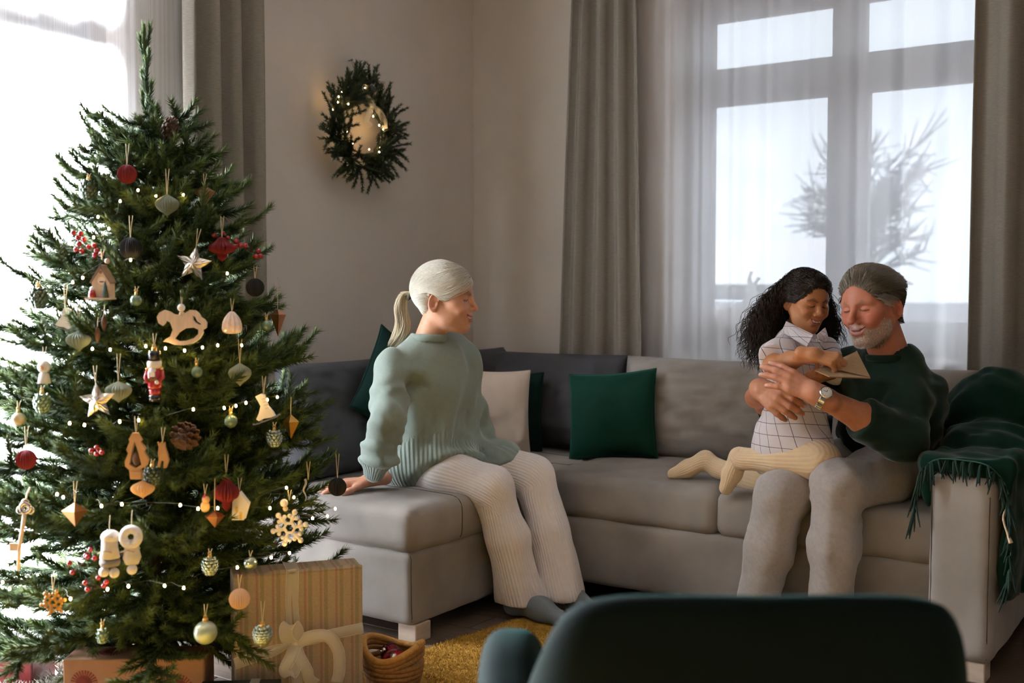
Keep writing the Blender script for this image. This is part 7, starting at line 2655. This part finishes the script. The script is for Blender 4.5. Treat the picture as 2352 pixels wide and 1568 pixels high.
# ------------------------------------------------------------------ big striped gift
def stripe_mat(name, a, b, c, scale):
    m = bpy.data.materials.new(name); MATS[name] = m
    w = NT(m); tc = w.node('ShaderNodeTexCoord'); sx = w.node('ShaderNodeSeparateXYZ'); w.link(tc.outputs['Object'], sx.inputs[0])
    mu = w.node('ShaderNodeMath'); mu.operation = 'MULTIPLY'; mu.inputs[1].default_value = scale; w.link(sx.outputs[0], mu.inputs[0])
    fr = w.node('ShaderNodeMath'); fr.operation = 'FRACT'; w.link(mu.outputs[0], fr.inputs[0])
    rp = w.node('ShaderNodeValToRGB'); rp.color_ramp.interpolation = 'CONSTANT'
    e = rp.color_ramp.elements; e[0].position = 0; e[0].color = a; e[1].position = .34; e[1].color = b
    for pos, cc in ((.50, a), (.62, c), (.86, a)):
        q = e.new(pos); q.color = cc
    w.link(fr.outputs[0], rp.inputs[0])
    nz = w.node('ShaderNodeTexNoise'); nz.inputs['Scale'].default_value = 260; w.link(tc.outputs['Object'], nz.inputs['Vector'])
    mx = w.node('ShaderNodeMix'); mx.data_type = 'RGBA'; mx.blend_type = 'MULTIPLY'; mx.inputs[0].default_value = .55
    w.link(rp.outputs[0], mx.inputs[6]); w.link(nz.outputs['Color'], mx.inputs[7])
    hs = w.node('ShaderNodeHueSaturation'); hs.inputs['Value'].default_value = 1.35; hs.inputs['Saturation'].default_value = .95
    w.link(mx.outputs[2], hs.inputs['Color']); w.link(hs.outputs[0], w.b.inputs['Base Color'])
    w.b.inputs['Roughness'].default_value = .8
    return m


M_STRIPE = stripe_mat('striped_kraft', lin(172, 150, 124), lin(160, 126, 108), lin(150, 136, 106), 26)
gx = gB_ - gA; gw = np.linalg.norm(gx); gyaw = math.atan2(gx[1], gx[0])
gH = .340; gD = .10
gift = thing('gift_box', 'large gift box in striped kraft paper tied with a sheer white bow', 'gift', gA, (0, 0, gyaw))
obj('box', *rbox((0, 0, 0), (gw, gD, gH), .004, 2), M_STRIPE, gift, keep=False)
# folded paper rim
tt_ = np.linspace(0, 1, 46)
lipv = []
for t in tt_:
    lipv += [(gw * t, -.0015, gH - .001), (gw * t, .004 + .003 * math.sin(t * 31), gH + .006 + .003 * math.sin(t * 23)), (gw * t, .02, gH + .001)]
obj('paper_fold', lipv, grid_faces(46, 3), M_STRIPE, gift, keep=False, smooth=True)
GM = world_of(gift)
gl_ = lambda x, y, z: np.array(GM @ Vector((x, y, z)))
bx_ = gw * .46; bz_ = .165
sd_ = gl_(1, 0, 0) - gl_(0, 0, 0); upv = np.array([0, 0, 1.0])
ribbon('ribbon', [gl_(bx_, -.003, .0), gl_(bx_, -.003, bz_ * .5), gl_(bx_, -.003, bz_), gl_(bx_ - .006, -.003, .26), gl_(bx_ - .004, -.003, gH - .002), gl_(bx_ - .004, .003, gH + .008), gl_(bx_, gD, gH + .004)], .030, sd_, M_ORG2, gift)
ribbon('ribbon', [gl_(0.0, -.003, bz_ - .035), gl_(bx_ * .5, -.003, bz_ - .018), gl_(bx_, -.003, bz_), gl_(bx_ + .08, -.003, bz_ + .012), gl_(gw, -.003, bz_ + .022)], .026, upv, M_ORG2, gift, wfn=lambda t: 1 - .6 * math.exp(-((t - .46) / .08) ** 2))
k0 = gl_(bx_, -.010, bz_)
K = lambda dx, dy, dz: gl_(bx_ + dx, -.010 + dy, bz_ + dz)
sdw = sd_ * .3 + np.array([0, 0, .1]) - (gl_(0, 1, 0) - gl_(0, 0, 0)) * .9
ribbon('bow_loop', [k0, K(-.022, -.025, .022), K(-.026, -.03, .052), K(-.008, -.02, .056), K(.004, -.012, .03), k0], .030, sd_, M_ORG2, gift)
ribbon('bow_loop', [k0, K(-.014, -.03, -.018), K(-.030, -.035, -.048), K(-.014, -.03, -.062), K(.002, -.02, -.035), k0], .028, sd_, M_ORG2, gift)
ribbon('bow_tail', [k0, K(.035, -.022, .022), K(.075, -.03, .020), K(.100, -.025, -.018), K(.104, -.018, -.070), K(.098, -.015, -.100)], .028, [sd_ * .2 + upv, sd_ * .3 + upv, sd_ * .8 + upv * .5, sd_, sd_, sd_], M_ORG2, gift)
ribbon('bow_tail', [k0, K(.010, -.02, -.03), K(.024, -.025, -.058), K(.030, -.02, -.082), K(.046, -.015, -.098)], .026, sd_, M_ORG2, gift)
ribbon('bow_tail', [k0, K(.000, -.015, -.06), K(.004, -.012, -.16)], .024, sd_, M_ORG2, gift)
obj('knot', *(lambda v, f: (v + k0, f))(*ball_vf((0, 0, 0), .009, 10, (1, .8, 1.2))), M_ORGE, gift, smooth=True)

# ------------------------------------------------------------------ gifts under the tree
M_WINE = mat('wine_wrap', lin(118, 30, 34), .35, .08, 20, coat=.2)
ra = at_z(74, 1590, 0.0) + [0, 0, .010]
rb_ = thing('gift_box', 'small dark red wrapped gift box under the tree by the window', 'gift', ra, (0, 0, YAW - .15))
obj('box', *rbox((-.12, .0, 0), (0, .11, .098), .004, 2), M_WINE, rb_, keep=False)
obj('paper_flap', [(-.10, -.002, .097), (-.045, -.002, .097), (-.060, -.003, .06), (-.10, -.001, .0975), (-.045, -.001, .1), (-.060, -.0015, .06)], [(0, 2, 1), (3, 4, 5), (0, 1, 4, 3), (1, 2, 5, 4), (2, 0, 3, 5)], M_WINE, rb_, keep=False)
M_KR2 = mat('brown_kraft_wrap', lin(158, 116, 84), .7, .08, 30)
M_REDP = mat('red_print', lin(128, 50, 40), .7, .15, 60)
fa = np.array([.601, -2.480, 0]); fb = np.array([.873, -2.283, 0]); fx_ = fb - fa; fw_ = np.linalg.norm(fx_); fyaw = math.atan2(fx_[1], fx_[0])
fg = thing('gift_box', 'low brown kraft gift box printed with red starburst circles', 'gift', fa, (0, 0, fyaw))
obj('box', *rbox((0, 0, 0), (fw_, .10, .158), .004, 2), M_KR2, fg, keep=False)
for (cx_, cz_, r_, top_) in ((.275, .085, .034, 0), (.15, .05, .03, 0), (.05, .10, .032, 0), (.25, .045, .034, 1), (.10, .060, .032, 1)):
    mb = MB()
    for k in range(26):
        a = 2 * math.pi * k / 26
        p0_ = (cx_ + r_ * .25 * math.cos(a), cz_ + r_ * .25 * math.sin(a)); p1_ = (cx_ + r_ * math.cos(a), cz_ + r_ * math.sin(a)); w_ = .0022
        nx_, nz_ = -math.sin(a) * w_, math.cos(a) * w_
        q = [(p0_[0] - nx_ * .4, p0_[1] - nz_ * .4), (p1_[0] - nx_, p1_[1] - nz_), (p1_[0] + nx_, p1_[1] + nz_), (p0_[0] + nx_ * .4, p0_[1] + nz_ * .4)]
        if top_: vv = [(x, z, .1586) for x, z in q] + [(x, z, .1580) for x, z in q]
        else: vv = [(x, -.0006, z) for x, z in q] + [(x, .0, z) for x, z in q]
        mb.add(vv, [(0, 1, 2, 3), (7, 6, 5, 4), (0, 4, 5, 1), (1, 5, 6, 2), (2, 6, 7, 3), (3, 7, 4, 0)])
    mb.add(*((lambda v, f: ((v[:, [0, 1, 2]] + [cx_, cz_, .1586]) if top_ else (v[:, [0, 2, 1]] + [cx_, -.0006, cz_]), f))(*lathe_vf([(.0002, 0), (r_ * .62, 0)], 18))))
    mb.build('starburst', M_REDP, fg, keep=False)
M_TEAL = mat('dark_teal_wrap', lin(16, 40, 42), .5, .1)
dyaw = math.atan2(*(db - da)[[1, 0]])
dk = thing('gift_box', 'flat dark teal gift with a silver ribbon at the foot of the tree', 'gift', da, (0, 0, dyaw))
dw_ = float(np.linalg.norm(db - da))
obj('box', *rbox((0, 0, 0), (dw_, .06, .098), .003, 2), M_TEAL, dk, keep=False)
obj('ribbon', *box_vf((dw_ * .62, -.0012, 0), (dw_ * .62 + .022, .061, .0995)), mat('silver_ribbon', lin(176, 178, 180), .35, metal=.4), dk, keep=False)

# ------------------------------------------------------------------ basket with red foil
bc_ = np.array([1.090, -1.845, .012])
M_JUTE = mat('jute_coil', lin(164, 118, 66), .9, .25, 120, bump=.5, bscale=400, bdist=.003)
bk = thing('jute_basket', 'small coiled jute basket with a wavy rim beside the striped gift', 'basket', bc_)
th_ = np.linspace(0, 2 * math.pi, 49)
for i in range(8):
    z = .008 + i * .0125; r = .066 + .012 * math.sin(min(i / 7, 1) * 1.8)
    wob = .003 + .002 * i
    pts = np.stack([r * np.cos(th_) * (1 + .05 * np.cos(2 * th_ + .6)), r * np.sin(th_) * (1 + .05 * np.cos(2 * th_ + .6)), z + (wob * np.sin(2 * th_ + 1.1) if i > 4 else 0 * th_)], 1)
    obj('coil', *tube_vf(pts, .0078 if i < 7 else .0092, 8, False), M_JUTE if i < 7 else mat('jute_rim', lin(192, 140, 70), .9, .2, 120, bump=.4, bscale=400, bdist=.002), bk, keep=False, smooth=True)
obj('bottom', *lathe_vf([(.0004, .004), (.064, .004), (.064, .010), (.0004, .010)], 24), M_JUTE, bk, keep=False)
M_FOIL = mat('red_foil', lin(150, 14, 28), .16, .15, 30, metal=.9, bump=.3, bscale=60, bdist=.01)
rb2 = thing('foil_bauble', 'shiny red foil bauble with ring grooves lying in the basket', 'bauble', bc_ + [.018, -.012, .056], (.6, .4, 0))
prof_ = [(max(.050 * math.sin(a) * (1 + .03 * math.sin(a * 26)), .0004), .050 * math.cos(a)) for a in np.linspace(0, math.pi, 60)]
obj('shell', *lathe_vf([(a * .78, b * .78) for a, b in prof_], 30), M_FOIL, rb2, keep=False, smooth=True)
obj('cap', *lathe_vf([(.0004, .045), (.008, .045), (.009, .037)], 12), SILVER, rb2, keep=False, smooth=True)
rb3 = thing('foil_bauble', 'dark red foil bauble tucked against the back of the basket', 'bauble', bc_ + [-.032, .026, .069], (1.1, -.3, 0))
obj('shell', *lathe_vf([(a * .50, b * .50) for a, b in prof_], 26), mat('dark_red_foil', lin(96, 10, 22), .25, .1, metal=.8), rb3, keep=False, smooth=True)
obj('cap', *lathe_vf([(.0004, .030), (.006, .030), (.007, .023)], 12), SILVER, rb3, keep=False, smooth=True)

# ------------------------------------------------------------------ chair in front of the camera
M_CHAIR = velvet('dark_teal_velvet', lin(5, 19, 18), .12, .15, .85, (.05, .30, .27, 1))
ch = thing('armchair', 'dark green velvet tub chair turned toward the sofa, seen from behind', 'chair', cc_)
NT_, NP_ = 121, 26
half = [(0, -.004, .700), (.09, .0, .700), (.165, .008, .695), (.205, .022, .672), (.235, .05, .600), (.258, .095, .525), (.275, .15, .495), (.286, .21, .520), (.288, .27, .545), (.284, .33, .548), (.276, .375, .53), (.270, .395, .48)]
path = np.array([(-x, y, h) for x, y, h in half[::-1]] + half[1:])
path = spline(path, NT_)
tan_ = np.gradient(path[:, :2], axis=0); tan_ /= np.linalg.norm(tan_, axis=1, keepdims=True)
v = []
for i in range(NT_):
    lx, ly, h_ = path[i]
    thk = .046 + .040 * min(1, max(0, (ly - .08) / .12))
    nx_, ny_ = tan_[i][1], -tan_[i][0]          # outward
    z0 = .38
    for k in range(NP_):
        a = 2 * math.pi * k / NP_
        x = math.cos(a); y = math.sin(a)
        hh = (h_ - z0) / 2
        xx = math.copysign(abs(x) ** .7, x) * thk / 2; zz = math.copysign(abs(y) ** .45, y) * hh
        z = (z0 + h_) / 2 + zz
        e_ = xx + .14 * max(0, z - .45) * max(0, -ny_)
        v.append(cc_ + cx_d * (lx + nx_ * e_) + cf_d * (ly + ny_ * e_) + np.array([0, 0, z]))
fs = []
for i in range(NT_ - 1):
    for k in range(NP_):
        fs.append((i * NP_ + k, i * NP_ + (k + 1) % NP_, (i + 1) * NP_ + (k + 1) % NP_, (i + 1) * NP_ + k))
fs.append(tuple(range(NP_ - 1, -1, -1))); fs.append(tuple((NT_ - 1) * NP_ + k for k in range(NP_)))
obj('back_shell', v, fs, M_CHAIR, ch, smooth=True)
sv, sf = lathe_vf([(.0004, .36), (.22, .36), (.255, .38), (.26, .42), (.245, .455), (.15, .468), (.0004, .47)], 32)
sc_ = cc_ + cf_d * .23
obj('seat', sv + np.array([sc_[0], sc_[1], 0]), sf, M_CHAIR, ch, smooth=True)
for sx_ in (-1, 1):
    for sy_ in (-1, 1):
        a_ = sc_ + cx_d * .15 * sx_ + cf_d * .15 * sy_; b_ = sc_ + cx_d * .21 * sx_ + cf_d * .21 * sy_
        obj('leg', *tube_vf([a_ + [0, 0, .37], b_ + [0, 0, .013]], [.015, .009], 10), M_BLACK, ch, smooth=True)
# ------------------------------------------------------------------ branches of the tree, grown round the ornaments and the gifts
PTS = {}
for L, ms in TMPL.items():
    for me in ms:
        a = np.empty(len(me.vertices) * 3, np.float32); me.vertices.foreach_get('co', a); a = a.reshape(-1, 3)
        PTS[me.name] = a[::max(1, len(a) // 1500)]
BOXES = []
for g_, w_, d_, h_ in ((gift, gw, gD, gH + .012), (fg, fw_, .10, .158), (dk, dw_, .06, .098)):
    BOXES.append((world_of(g_).inverted(), np.array([-.004, -.012, 0]), np.array([w_ + .004, d_ + .004, h_ + .003])))
BOXES.append((world_of(rb_).inverted(), np.array([-.124, -.004, 0]), np.array([.004, .114, .101])))
KC = np.array([k[0] for k in KEEP_CLEAR]); KR = [(k[1], k[2]) for k in KEEP_CLEAR]; KM = np.array([k[2].max() for k in KEEP_CLEAR])


def clash(P):
    """how many sample points of a branch lie in an ornament or a gift, under the floor or in the voile"""
    n = 3 * int((P[:, 2] < .004).sum()) + 3 * int((P[:, 0] < .085).sum())
    for M, lo, hi in BOXES:
        R = np.array(M)[:3, :3]; t = np.array(M)[:3, 3]
        q = P @ R.T + t
        n += 2 * int(((q > lo) & (q < hi)).all(1).sum())
    D = ((P[:, None, :] - KC[None]) ** 2).sum(2)
    for j in np.flatnonzero((D < KM[None] ** 2).any(0)):
        R, r = KR[j]
        q = (P[D[:, j] < KM[j] ** 2] - KC[j]) @ R
        n += int((((q / (r * .95)) ** 2).sum(1) < 1).sum())
    return n


def grow_branch(me, z, az, el, roll, s):
    best = None
    for dz, da_, de, dr, ds in TRIES:
        R = np.array(Matrix.Rotation(az + da_ - math.pi / 2, 3, 'Z') @ Matrix.Rotation(el + de, 3, 'X') @ Matrix.Rotation(roll + dr, 3, 'Y'))
        P = (PTS[me.name] * s * ds) @ R.T + np.array([TX, TY, z + dz])
        c = clash(P) + 4 * (1 - ds) + 2.0 * abs(da_)
        if best is None or c < best[0]:
            best = (c, (z + dz, az + da_, el + de, roll + dr, s * ds))
        if clash(P) == 0:
            break
    if best[0] > 25:
        return None              # no room there: a gift fills the place
    return put_branch(me, *best[1])


TRIES = [(0, 0, 0, 0, 1), (0, .07, 0, .3, 1), (0, -.07, 0, -.3, 1), (0, 0, .10, .8, 1), (0, 0, -.09, -.8, 1), (.015, .13, .05, .2, 1), (-.015, -.13, .05, -.2, 1), (.012, .13, -.08, 1.4, 1), (-.012, -.13, -.08, -1.4, 1),
         (.02, .20, .12, .5, 1), (.02, -.20, .12, -.5, 1), (0, .06, .03, 2.4, .88), (0, -.06, .03, -2.4, .88), (0, 0, .22, 0, .95), (0, .26, .0, 1., .9), (0, -.26, .0, -1., .9), (0, 0, .34, .4, .9), (0, .15, .1, 0, .72), (0, -.15, .1, 0, .72),
         (0, .35, .1, 0, .8), (0, -.35, .1, 0, .8), (0, 0, .45, 0, .7), (0, 0, .1, .5, .55), (0, .2, .3, 0, .5), (0, -.2, .3, 0, .5)]
z = .15; tier = 0
while z < 1.47:
    R = tree_r(z)
    n = int(7 + R * 20)
    for k in range(n):
        az = 2 * math.pi * (k + .5 * (tier % 2)) / n + trg.normal(0, .09)
        r = R * trg.uniform(.86, 1.05)
        L = min(LENS, key=lambda q: abs(q - r))
        el = trg.normal(.10, .09) - (.20 if z < .35 else 0) + (.18 if z > 1.3 else 0)
        grow_branch(TMPL[L][trg.integers(3)], z + trg.normal(0, .018), az, el, trg.normal(0, .25), r / L)
    # shorter inner filling
    for k in range(max(3, n * 2 // 3)):
        az = trg.uniform(0, 6.28); r = R * trg.uniform(.45, .68)
        L = min(LENS, key=lambda q: abs(q - r))
        grow_branch(TMPL[L][trg.integers(3)], z + trg.uniform(-.03, .05), az, trg.normal(.3, .15), trg.normal(0, .6), r / L)
    z += .088 if z < 1.2 else .066
    tier += 1
